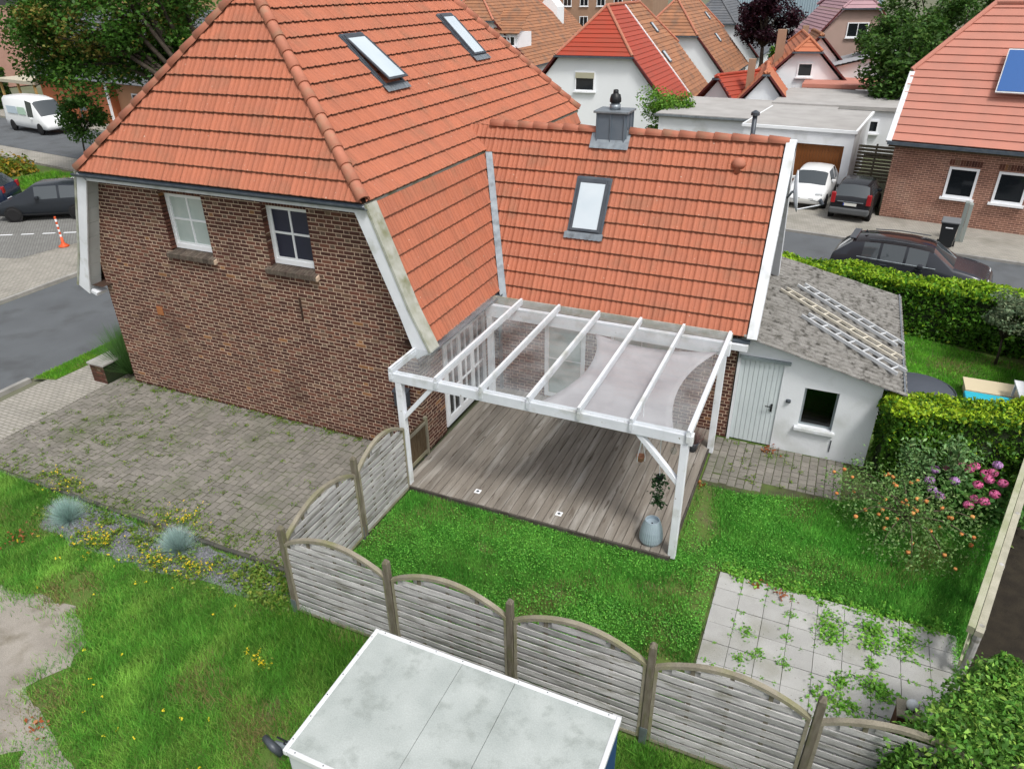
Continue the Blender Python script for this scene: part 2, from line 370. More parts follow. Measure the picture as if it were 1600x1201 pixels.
_tz = [.008, .024, .031, .022, .005, .004, .014, .005, .003, .008]
def tile_verts(tw=TW, th=TH, s=1.0):
    """rows: nose, end of the darkened nose, head, underside of the nose"""
    V = []; n = len(_tx); up = lambda y: .042*(1-y/(th+.03))
    for y in (0.0, .013, th+.03):
        for x, z in zip(_tx, _tz): V.append((x*tw/TW, y, (z+up(y))*s))
    for x, z in zip(_tx, _tz): V.append((x*tw/TW, .05, z*s-.006))
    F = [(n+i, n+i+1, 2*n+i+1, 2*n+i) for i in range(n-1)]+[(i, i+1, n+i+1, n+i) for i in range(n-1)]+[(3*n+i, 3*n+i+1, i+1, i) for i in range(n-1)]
    return V, F
NT = len(_tx)-1
def inside(poly, p):
    s = True
    for i in range(len(poly)):
        (x0, y0), (x1, y1) = poly[i], poly[(i+1) % len(poly)]
        if (x1-x0)*(p[1]-y0)-(y1-y0)*(p[0]-x0) < -1e-6: s = False
    return s
class Roof:
    """collects the tiles of a house: the largest in view as single pieces, the rest joined"""
    def __init__(self, house, roof, material, n_objs=300, tw=TW, th=TH, s=1.0):
        self.h, self.r, self.m, self.n = house, roof, material, n_objs; self.full = []; self.cut = []; self.tw, self.th = tw, th
        self.tv, self.tf = tile_verts(tw, th, s)
    def slope(self, O, u, v, poly, single=True, u0=0.0):
        O, u, v = Vector(O), Vector(u).normalized(), Vector(v).normalized(); n = u.cross(v); tw, th = self.tw, self.th
        us = [p[0] for p in poly]; vs_ = [p[1] for p in poly]
        Mx = Matrix(((u.x, v.x, n.x), (u.y, v.y, n.y), (u.z, v.z, n.z)))
        cut = bmesh.new(); anyc = False
        for j in range(int(math.floor(min(vs_)/th)), int(math.ceil(max(vs_)/th))):
            for i in range(int(math.floor((min(us)-u0)/tw)), int(math.ceil((max(us)-u0)/tw))):
                a, b = u0+i*tw, j*th
                cs = [(a, b), (a+tw, b), (a+tw, b+th+.03), (a, b+th+.03)]; ins = [inside(poly, c) for c in cs]
                P = O+u*a+v*b+n*random.uniform(-.002, .003)
                if all(ins): self.full.append((P, Mx, single)); continue
                if not any(ins) and not inside(poly, (a+tw/2, b+th/2)): continue
                vv = [cut.verts.new(P+Mx @ Vector(q)) for q in self.tv]
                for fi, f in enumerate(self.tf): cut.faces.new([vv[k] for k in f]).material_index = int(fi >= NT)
                anyc = True
        if anyc:
            for i in range(len(poly)):
                p, q = poly[i], poly[(i+1) % len(poly)]
                A = O+u*p[0]+v*p[1]; B = O+u*q[0]+v*q[1]; pn = (B-A).cross(n)
                bmesh.ops.bisect_plane(cut, geom=cut.verts[:]+cut.edges[:]+cut.faces[:], plane_co=A, plane_no=pn, clear_outer=True, dist=1e-5)
            cut.verts.index_update(); self.cut.append(([tuple(v_.co) for v_ in cut.verts], [tuple(v_.index for v_ in f.verts) for f in cut.faces], [f.material_index for f in cut.faces]))
        cut.free()
    def finish(self, name='roof_tile'):
        order = sorted((i for i, t in enumerate(self.full) if t[2]), key=lambda i: (self.full[i][0]-CAMV).length)[:self.n]
        sing = set(order)
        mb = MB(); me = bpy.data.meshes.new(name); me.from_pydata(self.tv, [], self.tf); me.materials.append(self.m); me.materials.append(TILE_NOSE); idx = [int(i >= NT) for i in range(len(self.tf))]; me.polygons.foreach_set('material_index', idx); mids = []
        off = w2l(self.r)
        for i, (P, Mx, _) in enumerate(self.full):
            if i in sing:
                o = bpy.data.objects.new(name, me); link(o, self.r); o.rotation_euler = Mx.to_euler(); o.location = P+off
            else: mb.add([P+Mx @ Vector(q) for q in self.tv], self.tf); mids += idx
        for vs_, fs, mi in self.cut: mb.add(vs_, fs); mids += mi
        if mb.v:
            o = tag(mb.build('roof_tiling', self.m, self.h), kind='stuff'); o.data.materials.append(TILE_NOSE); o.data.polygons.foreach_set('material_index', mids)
def cap_row(P, Q, parent, material=None, r=.115, step=.36, name='ridge_tile', upn=None):
    """overlapping half-round cap tiles from P up to Q"""
    P, Q = Vector(P), Vector(Q); d = (Q-P).normalized(); L = (Q-P).length; k = max(1, round(L/step)); step = L/k
    z = (Z-d*Z.dot(d)).normalized() if upn is None else Vector(upn); y = z.cross(d)
    V = []; n = 9
    for x, rr in ((0, r), (step*1.13, r*.84), (0, r*.80)):
        for j in range(n):
            t = math.pi*(j/(n-1))*1.1-.05*math.pi; V.append((x, -rr*math.cos(t), rr*math.sin(t)+(.012 if x == 0 else 0)))
    F = [(j, n+j, n+j+1, j+1) for j in range(n-1)]+[(2*n+j, j, j+1, 2*n+j+1) for j in range(n-1)]
    me = bpy.data.meshes.new(name); me.from_pydata(V, [], F); me.materials.append(material or CAP)
    for p in me.polygons: p.use_smooth = p.index < n-1
    Mx = Matrix(((d.x, y.x, z.x), (d.y, y.y, z.y), (d.z, y.z, z.z))).to_euler()
    off = w2l(parent)
    for i in range(k):
        o = bpy.data.objects.new(name, me); link(o, parent); o.rotation_euler = Mx; o.location = P+d*(i*step)+off
def gutter(P, Q, parent, r=.075, material=None, name='gutter'):
    P, Q = Vector(P), Vector(Q); d = (Q-P).normalized(); s = d.cross(Z).normalized()
    V = []; n = 9
    for c in (P, Q):
        for rr in (r, r*.88):
            for j in range(n):
                t = math.pi+math.pi*j/(n-1); V.append(c+s*rr*math.cos(t)+Z*rr*math.sin(t))
    F = [(j, j+1, 2*n+j+1, 2*n+j) for j in range(n-1)]+[(n+j+1, n+j, 3*n+j, 3*n+j+1) for j in range(n-1)]
    F += [(0, 2*n, 3*n, n), (n-1, 2*n-1, 4*n-1, 3*n-1)]+[(j+1, j, n+j, n+j+1) for j in range(n-1)]+[(2*n+j, 2*n+j+1, 3*n+j+1, 3*n+j) for j in range(n-1)]
    F += [tuple(range(n, 2*n))]
    mb = MB(); mb.add(V, F); return mb.build(name, material or DARKZINC, parent)

# ------------------------------------------------------------------ the brick house
W = 8.7; YB = 11.0
BX, BZ, EX, EZ, FY = -.65, 5.5, .39, 2.72, -.31     # break edge, eave, front overhang
RY, RZ, YE = 1.85, 9.03, 11.28
house = thing('brick_house', 'large dark brick house with orange tiled mansard roof and small white gable windows', 'house', (-W/2, YB/2, 0))
def mans(z): return EX-(z-EZ)*(EX-BX)/(BZ-EZ)       # outer mansard line
def wtop(x):                                        # top of the gable wall at x (-W..0)
    xr = x if x > -W/2 else -W-x
    if xr <= BX-.15: return 5.40
    z = EZ+(EX-.20-xr)*(BZ-EZ)/(EX-BX)
    return min(5.40, z)
WIN = [(-6.18, -4.97, 3.86, 5.13), (-3.40, -2.26, 3.86, 5.13)]
wall_mb = MB()
def col(x0, x1, z0, z1=None, y0=.004, y1=.26):
    xs = [x0]+[b for b in (-W+.35, -W-BX+.15, BX-.15, -.35) if x0 < b < x1]+[x1]
    if z1 is None:
        poly = [(x0, z0), (x1, z0)]+[(x, wtop(x)) for x in reversed(xs)]
    else: poly = [(x0, z0), (x1, z0), (x1, z1), (x0, z1)]
    wall_mb.prism(poly, 'y', y0, y1)
col(-W, WIN[0][0], 0); col(WIN[0][0], WIN[0][1], 0, WIN[0][2]-.175); col(WIN[0][0], WIN[0][1], WIN[0][3])
col(WIN[0][1], WIN[1][0], 0); col(WIN[1][0], WIN[1][1], 0, WIN[1][2]-.175); col(WIN[1][0], WIN[1][1], WIN[1][3]); col(WIN[1][1], 0-.004, 0)
wall_mb.box(-.27, -.004, .262, .98, 0, 3.0); wall_mb.box(-.27, -.004, 3.02, YB, 0, 3.0); wall_mb.box(-.27, -.004, .98, 3.02, 2.3, 3.0)
wall_mb.box(-W+.01, -W+.27, .262, YB, 0, 3.0); wall_mb.prism([(-W+.28, 0), (-.28, 0), (-.28, wtop(-.28)-.3), (BX-.2, 5.2), (-W-BX+.2, 5.2), (-W+.28, wtop(-W+.28)-.3)], 'y', YB-.25, YB-.01)
wall_mb.box(-W+.3, -.3, .5, YB-.3, 2.9, 3.0)   # upper floor
wall = wall_mb.build('wall', MORTAR, house)
ops = [(a+W, b+W, c-.0, d+.235) for a, b, c, d in WIN]
ops_j = [(a+W-.0, b+W+.0, c, d) for a, b, c, d in WIN]
bl = brick_wall((-W, 0, 0), (1, 0, 0), W, lambda a: wtop(a-W)-.01, [(o[0]-.0, o[1]+.0, o[2]-.17, o[3]) for o in ops], seed=3)
# odd brown-orange ones come from the material; drop the bricks behind the vent block
add_bricks((-W, 0, 0), (1, 0, 0), bl, house, wall, 300)
add_bricks((0, 0, 0), (0, 1, 0), brick_wall((0, 0, 0), (0, 1, 0), .98, lambda a: 2.62, seed=5), house, wall)
add_bricks((0, 3.02, 0), (0, 1, 0), brick_wall((0, 3.02, 0), (0, 1, 0), .25, lambda a: 2.62, seed=6), house, wall)
MB().box(-7.17, -6.99, -.02, .03, 2.13, 2.34).build('vent_block', mat('vent_clay', (.33, .13, .05), None, .8), house, bevel=.006)
def gable_window(x0, x1, z0, z1, glassm, tilt=False):
    y = .15; t = .07
    f = MB(); f.box(x0, x0+t, y, y+.08, z0, z1).box(x1-t, x1, y, y+.08, z0, z1).box(x0+t, x1-t, y, y+.08, z1-t, z1).box(x0+t, x1-t, y, y+.08, z0, z0+.11)
    w = f.build('window', PVC, house, bevel=.004)
    s = MB(); a, b, c, d = x0+t, x1-t, z0+.11, z1-t; yy = y+.012; q = .045; xm, zm = (a+b)/2, c+(d-c)*.52
    lean = .10 if tilt else 0
    s.box(a, a+q, yy, yy+.05, c, d).box(b-q, b, yy, yy+.05, c, d).box(a+q, b-q, yy, yy+.05, c, c+q).box(a+q, b-q, yy, yy+.05, d-q, d)
    s.box(xm-.022, xm+.022, yy, yy+.045, c+q, d-q).box(a+q, xm-.022, yy, yy+.045, zm-.022, zm+.022).box(xm+.022, b-q, yy, yy+.045, zm-.022, zm+.022)
    s.build('sash', PVC, w)
    for (p0, p1) in ((a+q, xm-.022), (xm+.022, b-q)):
        for (r0, r1) in ((c+q, zm-.022), (zm+.022, d-q)):
            MB().box(p0, p1, yy+.02, yy+.03, r0, r1).build('pane', glassm, w)
    MB().box(x0, x1, .235, .30, z0, z1).build('backing', BLACK, w)
    rv_ = MB(); z = z0+.005
    while z < z1-.02:
        for xa in (x0, x1-.006): rv_.box(xa, xa+.006, .006, .149, z, min(z+.066, z1))
        z += .0833
    tag(rv_.build('reveal_bricks', BRICK, w), kind='stuff')
    # brick soldier head and sloping rowlock sill
    nb = 15; dx = (x1-x0)/nb
    for i in range(nb):
        xa = x0+i*dx
        MB().box(xa+.005, xa+dx-.006, -.002, .14, z1+.006, z1+.225).build('brick', BRICK, w)
    for i in range(nb+2):
        xa = x0-.09+i*dx
        MB().prism([(-.10, z0-.165), (.14, z0-.105), (.14, z0-.005), (-.10, z0-.065)], 'x', xa+.005, xa+dx-.006).build('sill_brick', SILLB, w)
    MB().prism([(-.085, z0-.17), (.14, z0-.11), (.14, z0-.018), (-.085, z0-.082)], 'x', x0-.095, x1+.095).build('sill_bed', MORTAR, w)
gable_window(*WIN[0], PALEGLASS); gable_window(*WIN[1], BLIND)
# filler bricks' mortar behind soldier courses is the wall itself; iron wall anchor
an = MB(); an.box(-2.79, -2.755, -.03, .02, 2.74, 3.23); an.build('wall_anchor', IRON, house)
# roof decks
deck = MB()
def lerp(a, b, t): return tuple(a[i]+(b[i]-a[i])*t for i in range(3))
A_, B_, C_, D_ = (BX, FY, BZ), (-W-BX, FY, BZ), (-W-BX, YE, BZ), (BX, YE, BZ)
R0, R1 = (-W/2, RY, RZ), (-W/2, YE+FY-RY, RZ)
dn = lambda p, k=.03: (p[0], p[1], p[2]-k)
deck.add([dn(A_), dn(B_), dn(C_), dn(D_), dn(R0), dn(R1)], [(1, 0, 4), (0, 3, 5, 4), (3, 2, 5), (2, 1, 4, 5), (0, 1, 2, 3)])
for sgn in (1, -1):
    f = (lambda x: x) if sgn == 1 else (lambda x: -W-x)
    deck.add([(f(EX-.03), FY+.05, EZ), (f(EX-.03), YE-.05, EZ), (f(BX-.03), YE-.05, BZ-.04), (f(BX-.03), FY+.05, BZ-.04),
              (f(-.2), FY+.05, EZ), (f(-.2), YE-.05, EZ)], [(0, 1, 2, 3), (0, 4, 5, 1)])
roof = deck.build('roof', mat('roof_underlay', (.06, .035, .025), None, .9), house)
rf = Roof(house, roof, TILE, 300, .25, .368)
LU = math.hypot(BX+W/2, RZ-BZ); vU = (-(BX+W/2), 0, RZ-BZ); LY = YE-FY
rf.slope((BX+.02, FY, BZ-.02), (0, 1, 0), vU, [(0, 0), (LY, 0), (LY-(RY-FY), LU), (RY-FY, LU)])
LH = math.hypot(RY-FY, RZ-BZ)
rf.slope((-W-BX, FY-.02, BZ-.02), (1, 0, 0), (0, RY-FY, RZ-BZ), [(0, 0), (W+2*BX, 0), ((W+2*BX)/2, LH)])
rf.slope((BX, YE, BZ), (-1, 0, 0), (0, -(RY-FY), RZ-BZ), [(0, 0), (W+2*BX, 0), ((W+2*BX)/2, LH)], False)
rf.slope((-W-BX, YE, BZ), (0, -1, 0), (-vU[0], 0, vU[2]), [(0, 0), (LY, 0), (LY-(RY-FY), LU), (RY-FY, LU)], False)
LM = math.hypot(EX-BX, BZ-EZ)-.06
rf.slope((EX, FY+.26, EZ), (0, 1, 0), (BX-EX, 0, BZ-EZ), [(0, 0), (LY-.5, 0), (LY-.5, LM), (0, LM)])
rf.slope((-W-EX, YE-.25, EZ), (0, -1, 0), (EX-BX, 0, BZ-EZ), [(0, 0), (LY-.5, 0), (LY-.5, LM), (0, LM)], False)
rf.finish()
for c in (A_, B_, C_, D_):
    cap_row((c[0], c[1], c[2]+.03), lerp(c, R0 if c[1] < 1 else R1, 1.0), roof, name='hip_tile', r=.125, step=.40)
cap_row((R0[0], R0[1], R0[2]+.02), (R1[0], R1[1], R1[2]+.02), roof, r=.125, step=.40)
gutter((-W-BX-.08, FY-.085, BZ-.035), (BX+.10, FY-.085, BZ-.035), house)
MB().box(-W-BX, BX, FY-.012, FY+.02, BZ-.20, BZ-.06).build('fascia', WHITE, house)
MB().box(-W-BX+.02, BX-.02, FY+.03, -.01, BZ-.13, BZ-.10).build('soffit', SOFFIT, house)
gutter((EX+.075, FY+.02, EZ-.02), (EX+.075, 3.35, EZ-.02), house)
# mansard verges: bargeboard, boarded soffit, mossy top flashing
dv = Vector((BX-EX, 0, BZ-EZ)).normalized(); nv = Vector((dv.z, 0, -dv.x))       # along the slope, outwards
for sgn in (1, -1):
    f = (lambda p: (p[0], p[2])) if sgn == 1 else (lambda p: (-W-p[0], p[2]))
    e0 = Vector((EX, 0, EZ)); b0 = Vector((BX, 0, BZ)); t = .30
    kz = e0+dv*.85
    prof_o = [e0+nv*.10-dv*.05, kz+nv*.02, b0+nv*.02-dv*.04]; prof_i = [b0-nv*.26-dv*.1, kz-nv*.22, e0-nv*.24-dv*.12]
    poly = [f(p) for p in prof_o+prof_i]
    if sgn == -1: poly.reverse()
    MB().prism(poly, 'y', FY-.045, FY-.005).build('bargeboard', WHITE, house, bevel=.006)
    poly2 = [f(p) for p in [p_+nv*.055 for p_ in prof_o]+[p_+nv*.0 for p_ in reversed(prof_o)]]
    if sgn == -1: poly2.reverse()
    MB().prism(poly2, 'y', FY-.06, FY+.275).build('verge_flashing', VERGE, house)
    # soffit in boards
    ln = (b0-e0).length
    for i in range(8):
        a, b = e0-nv*.20-dv*.1+dv*(ln*i/8+.004), e0-nv*.20-dv*.1+dv*(ln*(i+1)/8-.004)
        poly = [f(p) for p in (a, b, b+nv*.03, a+nv*.03)]
        if sgn == -1: poly.reverse()
        MB().prism(poly, 'y', FY-.002, .008).build('soffit_board', SOFFIT, house)
    poly = [f(p) for p in (e0-dv*.10+nv*.08, e0-dv*.10-nv*.42, e0-dv*.02-nv*.42, e0+nv*.08-dv*.05)]
    if sgn == -1: poly.reverse()
    MB().prism(poly, 'y', FY, .0).build('eave_return', WHITE, house)
for f_ in (lambda x: x, lambda x: -W-x):
    xa, xb = sorted((f_(BX-.06), f_(BX+.012))); MB().box(xa, xb, FY+.02, YE-.02, BZ-.085, BZ-.018).build('eave_strip', VERGE, house)
# skylights
def skylight(parent, O, u, v, w, h, open_=0.0, glassm=SKYGLASS, name='roof_window'):
    """O = lower left corner on the roof plane"""
    O, u, v = Vector(O), Vector(u).normalized(), Vector(v).normalized(); n = u.cross(v)
    P = lambda a, b, c: O+u*a+v*b+n*c
    def bx(mb, a0, a1, b0, b1, c0, c1):
        mb.add([P(a0,b0,c0), P(a1,b0,c0), P(a1,b1,c0), P(a0,b1,c0), P(a0,b0,c1), P(a1,b0,c1), P(a1,b1,c1), P(a0,b1,c1)], [(3,2,1,0),(4,5,6,7),(0,1,5,4),(1,2,6,5),(2,3,7,6),(3,0,4,7)])
    t = .06; f = MB()
    bx(f, 0, t, 0, h, 0, .10); bx(f, w-t, w, 0, h, 0, .10); bx(f, t, w-t, 0, t, 0, .095); bx(f, t, w-t, h-t*1.6, h, 0, .125)
    fo = f.build(name, ANTH, parent, bevel=.006)
    hh = h-t*1.6; lift = open_
    g = MB(); Q = lambda a, b, c: P(a, b, c+lift*(hh-b)/hh)
    def qx(mb, a0, a1, b0, b1, c0, c1):
        mb.add([Q(a0,b0,c0), Q(a1,b0,c0), Q(a1,b1,c0), Q(a0,b1,c0), Q(a0,b0,c1), Q(a1,b0,c1), Q(a1,b1,c1), Q(a0,b1,c1)], [(3,2,1,0),(4,5,6,7),(0,1,5,4),(1,2,6,5),(2,3,7,6),(3,0,4,7)])
    qx(g, .02, .02+t, .015, hh, .1, .13); qx(g, w-.02-t, w-.02, .015, hh, .1, .13); qx(g, .02+t, w-.02-t, .015, .015+t, .1, .13)
    g.build('sash', ANTH, fo, bevel=.004)
    p = MB(); qx(p, .02+t, w-.02-t, .015+t, hh, .108, .118); p.build('pane', glassm, fo)
    if lift:
        p = MB(); bx(p, t, w-t, t, hh, -.02, .0); p.build('lining', PVC, fo)
    fl = MB(); bx(fl, -.07, w+.07, -.15, -.002, .080, .092)
    for k in range(9): bx(fl, -.07+k*(w+.05)/8-.02, -.07+k*(w+.05)/8+.05, -.16, -.02, .092, .098)
    fl.build('flashing', ZINC, fo)
    fl = MB(); bx(fl, -.04, -.002, -.002, h+.05, .03, .075); bx(fl, w+.002, w+.04, -.002, h+.05, .03, .075); bx(fl, 0, w, h+.002, h+.06, .03, .08); fl.build('side_flashing', DARKZINC, fo)
    return fo
vUn = Vector(vU).normalized()
def on_up(y, x): return (x, y, BZ+(BX-x)*(RZ-BZ)/(BX+W/2))
skylight(house, on_up(3.02, -2.20), (0, 1, 0), vUn, .80, 1.38, .13)
skylight(house, on_up(7.72, -2.42), (0, 1, 0), vUn, .74, 1.40, 0)
# french windows under the pergola
fd = MB(); y0, y1, zt, zb = .98, 3.02, 2.28, .12
fd.box(-.06, .03, y0, y0+.08, zb, zt).box(-.06, .03, y1-.08, y1, zb, zt).box(-.06, .03, y0+.08, y1-.08, zt-.08, zt).box(-.06, .03, y0+.08, y1-.08, zb, zb+.09)
french = fd.build('french_window', PVC, house, bevel=.004)
lw = (y1-y0-.16)/3
for i in range(3):
    a = y0+.08+i*lw; b = a+lw; s = MB(); q = .06
    s.box(-.04, .045, a+.004, a+q, zb+.09, zt-.08).box(-.04, .045, b-q, b-.004, zb+.09, zt-.08).box(-.04, .044, a+q, b-q, zt-.15, zt-.08).box(-.04, .044, a+q, b-q, zb+.09, zb+.22)
    ym = (a+b)/2
    s.box(-.03, .03, ym-.015, ym+.015, zb+.22, zt-.15)
    for zz in (.95, 1.62): s.box(-.03, .031, a+q, ym-.015, zz, zz+.035).box(-.03, .031, ym+.015, b-q, zz, zz+.035)
    s.build('casement', PVC, french)
    for (c0, c1) in ((a+q, ym-.015), (ym+.015, b-q)):
        for (d0, d1) in ((zb+.22, .95), (.985, 1.62), (1.655, zt-.15)):
            MB().box(-.01, .0, c0, c1, d0, d1).build('pane', DARKGLASS, french)
MB().box(-.058, -.05, y0, y1, zb, zt).build('backing', BLACK, french)
# valley gutter and downpipe
val = MB()
for k in range(12):
    z0, z1 = 2.6+k*.24, 2.6+(k+1)*.24
    def vp(z, s): x = mans(z); y = 3.03+(z-2.55)*.5785; return Vector((x+.135+s*.075, y-.115+s*.02, z))
    val.add([vp(z0, -1), vp(z0, 1), vp(z1, 1), vp(z1, -1)], [(0, 1, 2, 3)])
vo = val.build('valley_flashing', ZINC, house); vm = vo.modifiers.new('s', 'SOLIDIFY'); vm.thickness = .03; vm.offset = 0
MB().tube([(.47, 3.02, 2.62), (.44, 3.05, 2.3), (.40, 3.1, 2.1), (.40, 3.1, .13)], .045).build('downpipe', ZINC, house, smooth=True)
wb = MB(); wb.box(-.57, -.26, -.16, -.002, 1.18, 1.52)
wallbox = thing('letter_box', 'grey wall letter box on brick gable behind pergola post', 'letter box', (-.42, -.08, 1.18))
wb.build('box', ANTH, wallbox, bevel=.012); MB().prism([(-.19, 1.52), (.0-.002, 1.57), (-.002, 1.59), (-.19, 1.54)], 'x', -.59, -.24).build('lid', ANTH, wallbox)

# ------------------------------------------------------------------ side extension
ext = thing('house_extension', 'lower side wing with orange tiled gable roof, zinc chimney and white verge', 'house', (3, 5, 0))
XE, XV, XY, XZ, RYX, RZX = 5.85, 5.99, 3.03, 2.55, 5.03, 6.007
em = MB(); em.box(.02, XE-.01, 3.205, 3.45, 0, 2.75); em.box(.02, XE-.01, 6.75, 6.99, 0, 2.75)
em.prism([(3.455, 0), (6.745, 0), (6.745, 2.75), (6.85, 2.9), (5.03, 5.85), (3.2, 2.9), (3.455, 2.75)], 'x', XE-.26, XE-.03)
ewall = em.build('wall', MORTAR, ext)
eops = [(1.5, 2.5, -.1, 2.2), (3.1, 4.5, .9, 2.1)]
eb = brick_wall((.03, 3.2, 0), (1, 0, 0), XE-.04, lambda a: 2.7, [(o[0]-.03, o[1]-.03, o[2], o[3]) for o in eops], seed=9)
add_bricks((.03, 3.2, 0), (1, 0, 0), eb, ext, ewall)
def plain_window(parent, x0, x1, y, z0, z1, cols=2, rows=1, glassm=DARKGLASS, name='window', fm=PVC, t=.06, sill=True):
    """window in a wall facing -Y whose face is at y"""
    f = MB(); f.box(x0, x0+t, y-.012, y+.05, z0, z1).box(x1-t, x1, y-.012, y+.05, z0, z1).box(x0+t, x1-t, y-.012, y+.05, z0, z0+t).box(x0+t, x1-t, y-.012, y+.05, z1-t, z1)
    w = f.build(name, fm, parent)
    dx = (x1-x0-2*t)/cols; dz = (z1-z0-2*t)/rows
    for i in range(cols):
        for j in range(rows):
            MB().box(x0+t+i*dx+.012, x0+t+(i+1)*dx-.012, y+.0, y+.02, z0+t+j*dz+.012, z0+t+(j+1)*dz-.012).build('pane', glassm, w)
    b = MB()
    for i in range(1, cols): b.box(x0+t+i*dx-.012, x0+t+i*dx+.012, y-.008, y+.03, z0+t, z1-t)
    for j in range(1, rows): b.box(x0+t, x1-t, y-.006, y+.028, z0+t+j*dz-.012, z0+t+j*dz+.012)
    if b.v: b.build('glazing_bar', fm, w)
    if sill: MB().box(x0-.06, x1+.06, y-.11, y+.0, z0-.06, z0-.003).build('sill', fm, w)
    return w
plain_window(ext, 1.5, 2.5, 3.195, .13, 2.2, 1, 2, PALEGLASS, 'glazed_door', sill=False, t=.1)
plain_window(ext, 3.1, 4.5, 3.195, .9, 2.1, 2, 1, PALEGLASS)
d = MB(); LX = math.hypot(RYX-XY, RZX-XZ)
d.add([(.0, XY, XZ-.02), (XV, XY, XZ-.02), (XV, RYX, RZX-.03), (-1.2, RYX, RZX-.03), (.0, 2*RYX-XY, XZ-.02), (XV, 2*RYX-XY, XZ-.02)], [(0, 1, 2, 3), (5, 4, 3, 2), (1, 0, 4, 5)])
eroof = d.build('roof', bpy.data.materials['roof_underlay'], ext)
re_ = Roof(ext, eroof, TILE, 300)
re_.slope((0, XY-.02, XZ), (1, 0, 0), (0, RYX-XY, RZX-XZ), [(.25, 0), (XV-.02, 0), (XV-.02, LX), (-1.15, LX)])
re_.slope((XV, 2*RYX-XY, XZ), (-1, 0, 0), (0, XY-RYX, RZX-XZ), [(0, 0), (XV-.3, 0), (XV+1.1, LX), (0, LX)], False)
re_.finish()
cap_row((-.62, RYX, RZX+.02), (1.94, RYX, RZX+.02), eroof); cap_row((2.74, RYX, RZX+.02), (XV+.02, RYX, RZX+.02), eroof)
sl = Vector((0, RYX-XY, RZX-XZ)).normalized(); sn = Vector((0, -sl.z, sl.y))
e0 = Vector((0, XY, XZ)); r0 = Vector((0, RYX, RZX))
for back in (False, True):
    g = (lambda p: (p.y, p.z)) if not back else (lambda p: (2*RYX-p.y, p.z))
    poly = [g(p) for p in (e0+sn*.10-sl*.04, r0+sn*.10+sl*.03, r0-sn*.16+sl*.0, e0-sn*.14-sl*.06)]
    if back: poly.reverse()
    MB().prism(poly, 'x', XV+.005, XV+.20).build('verge_board', WHITE, ext, bevel=.006)
MB().box(5.62, 6.05, 2.84, 3.02, 2.30, 2.44).build('eave_end', WHITE, ext, bevel=.005)
gutter((.5, 2.955, 2.50), (XV+.08, 2.955, 2.50), ext, r=.065)
# slate-hung gable end
sh = MB()
for j in range(40):
    z0 = .3+j*.14; half = (RZX-z0-.1)/(RZX-XZ)*(RYX-XY)-.05 if z0 > XZ else 1.72
    if half < .1: break
    k = int(half*2/.2)
    for i in range(k): 
        y = RYX-half+i*(2*half/k); sh.add([(XE+.02, y+.005, z0), (XE+.02, y+2*half/k-.005, z0), (XE-.005, y+2*half/k-.005, z0+.16), (XE-.005, y+.005, z0+.16)], [(0, 1, 2, 3)])
tag(sh.build('slate_cladding', TILE_GREY, ext), kind='stuff')
skylight(ext, (1.80, 3.89, XZ+(3.89-XY)*1.7285), (1, 0, 0), sl, .73, 1.19, 0)
# zinc-clad chimney
cx0, cx1, cy0, cy1 = 2.00, 2.68, 4.86, 5.42
ch = MB(); ch.box(cx0, cx1, cy0, cy1, 5.0, 6.43)
chim = ch.build('chimney', CHIMCLAD, ext, bevel=.01)
sm = MB()
for x in (cx0+.03, (cx0+cx1)/2, cx1-.03): sm.box(x-.01, x+.01, cy0-.025, cy0-.001, 5.2, 6.43)
for y in (cy0+.03, (cy0+cy1)/2, cy1-.03): sm.box(cx1+.001, cx1+.025, y-.01, y+.01, 5.2, 6.43)
sm.build('standing_seam', CHIMCLAD, chim)
MB().box(cx0-.05, cx1+.05, cy0-.05, cy1+.05, 6.433, 6.48).build('chimney_cap', ZINC, chim, bevel=.008)
MB().lathe([(.12, 0), (.12, .10), (.10, .10), (.10, .13)], ((cx0+cx1)/2, (cy0+cy1)/2, 6.482), 16).build('flue', ZINC, chim, smooth=True)
MB().lathe([(.09, 0), (.125, .02), (.125, .08), (.105, .17), (.06, .19), (.06, .21), (.055, .26), (.03, .275)], ((cx0+cx1)/2, (cy0+cy1)/2, 6.613), 16).build('cowl', BLACK, chim, smooth=True)
fl = MB()
fz = lambda y: XZ+(y-XY)*1.7285
fl.add([(cx0-.1, cy0-.12, fz(cy0-.12)+.21), (cx1+.1, cy0-.12, fz(cy0-.12)+.21), (cx1+.1, RYX-.03, fz(RYX-.03)+.12), (cx0-.1, RYX-.03, fz(RYX-.03)+.12)], [(0, 1, 2, 3)])
fl.build('flashing', ZINC, chim)
# clay roof vent
c = Vector((5.16, 4.72, fz(4.72)+.07))
vt = MB(); vt.lathe([(.10, -.12), (.10, .0), (.13, .01), (.14, .07), (.12, .14), (.07, .18), (.01, .19)], c, 16); vt.build('roof_vent', CAP, ext, smooth=True)
MB().tube([(5.25, 5.6, 4.9), (5.25, 5.6, 6.42)], .05, 10).build('flue_pipe', ANTH, ext, smooth=True); MB().lathe([(.09, 0), (.09, .06), (.02, .10)], (5.25, 5.6, 6.43), 12).build('flue_cap', ANTH, ext)
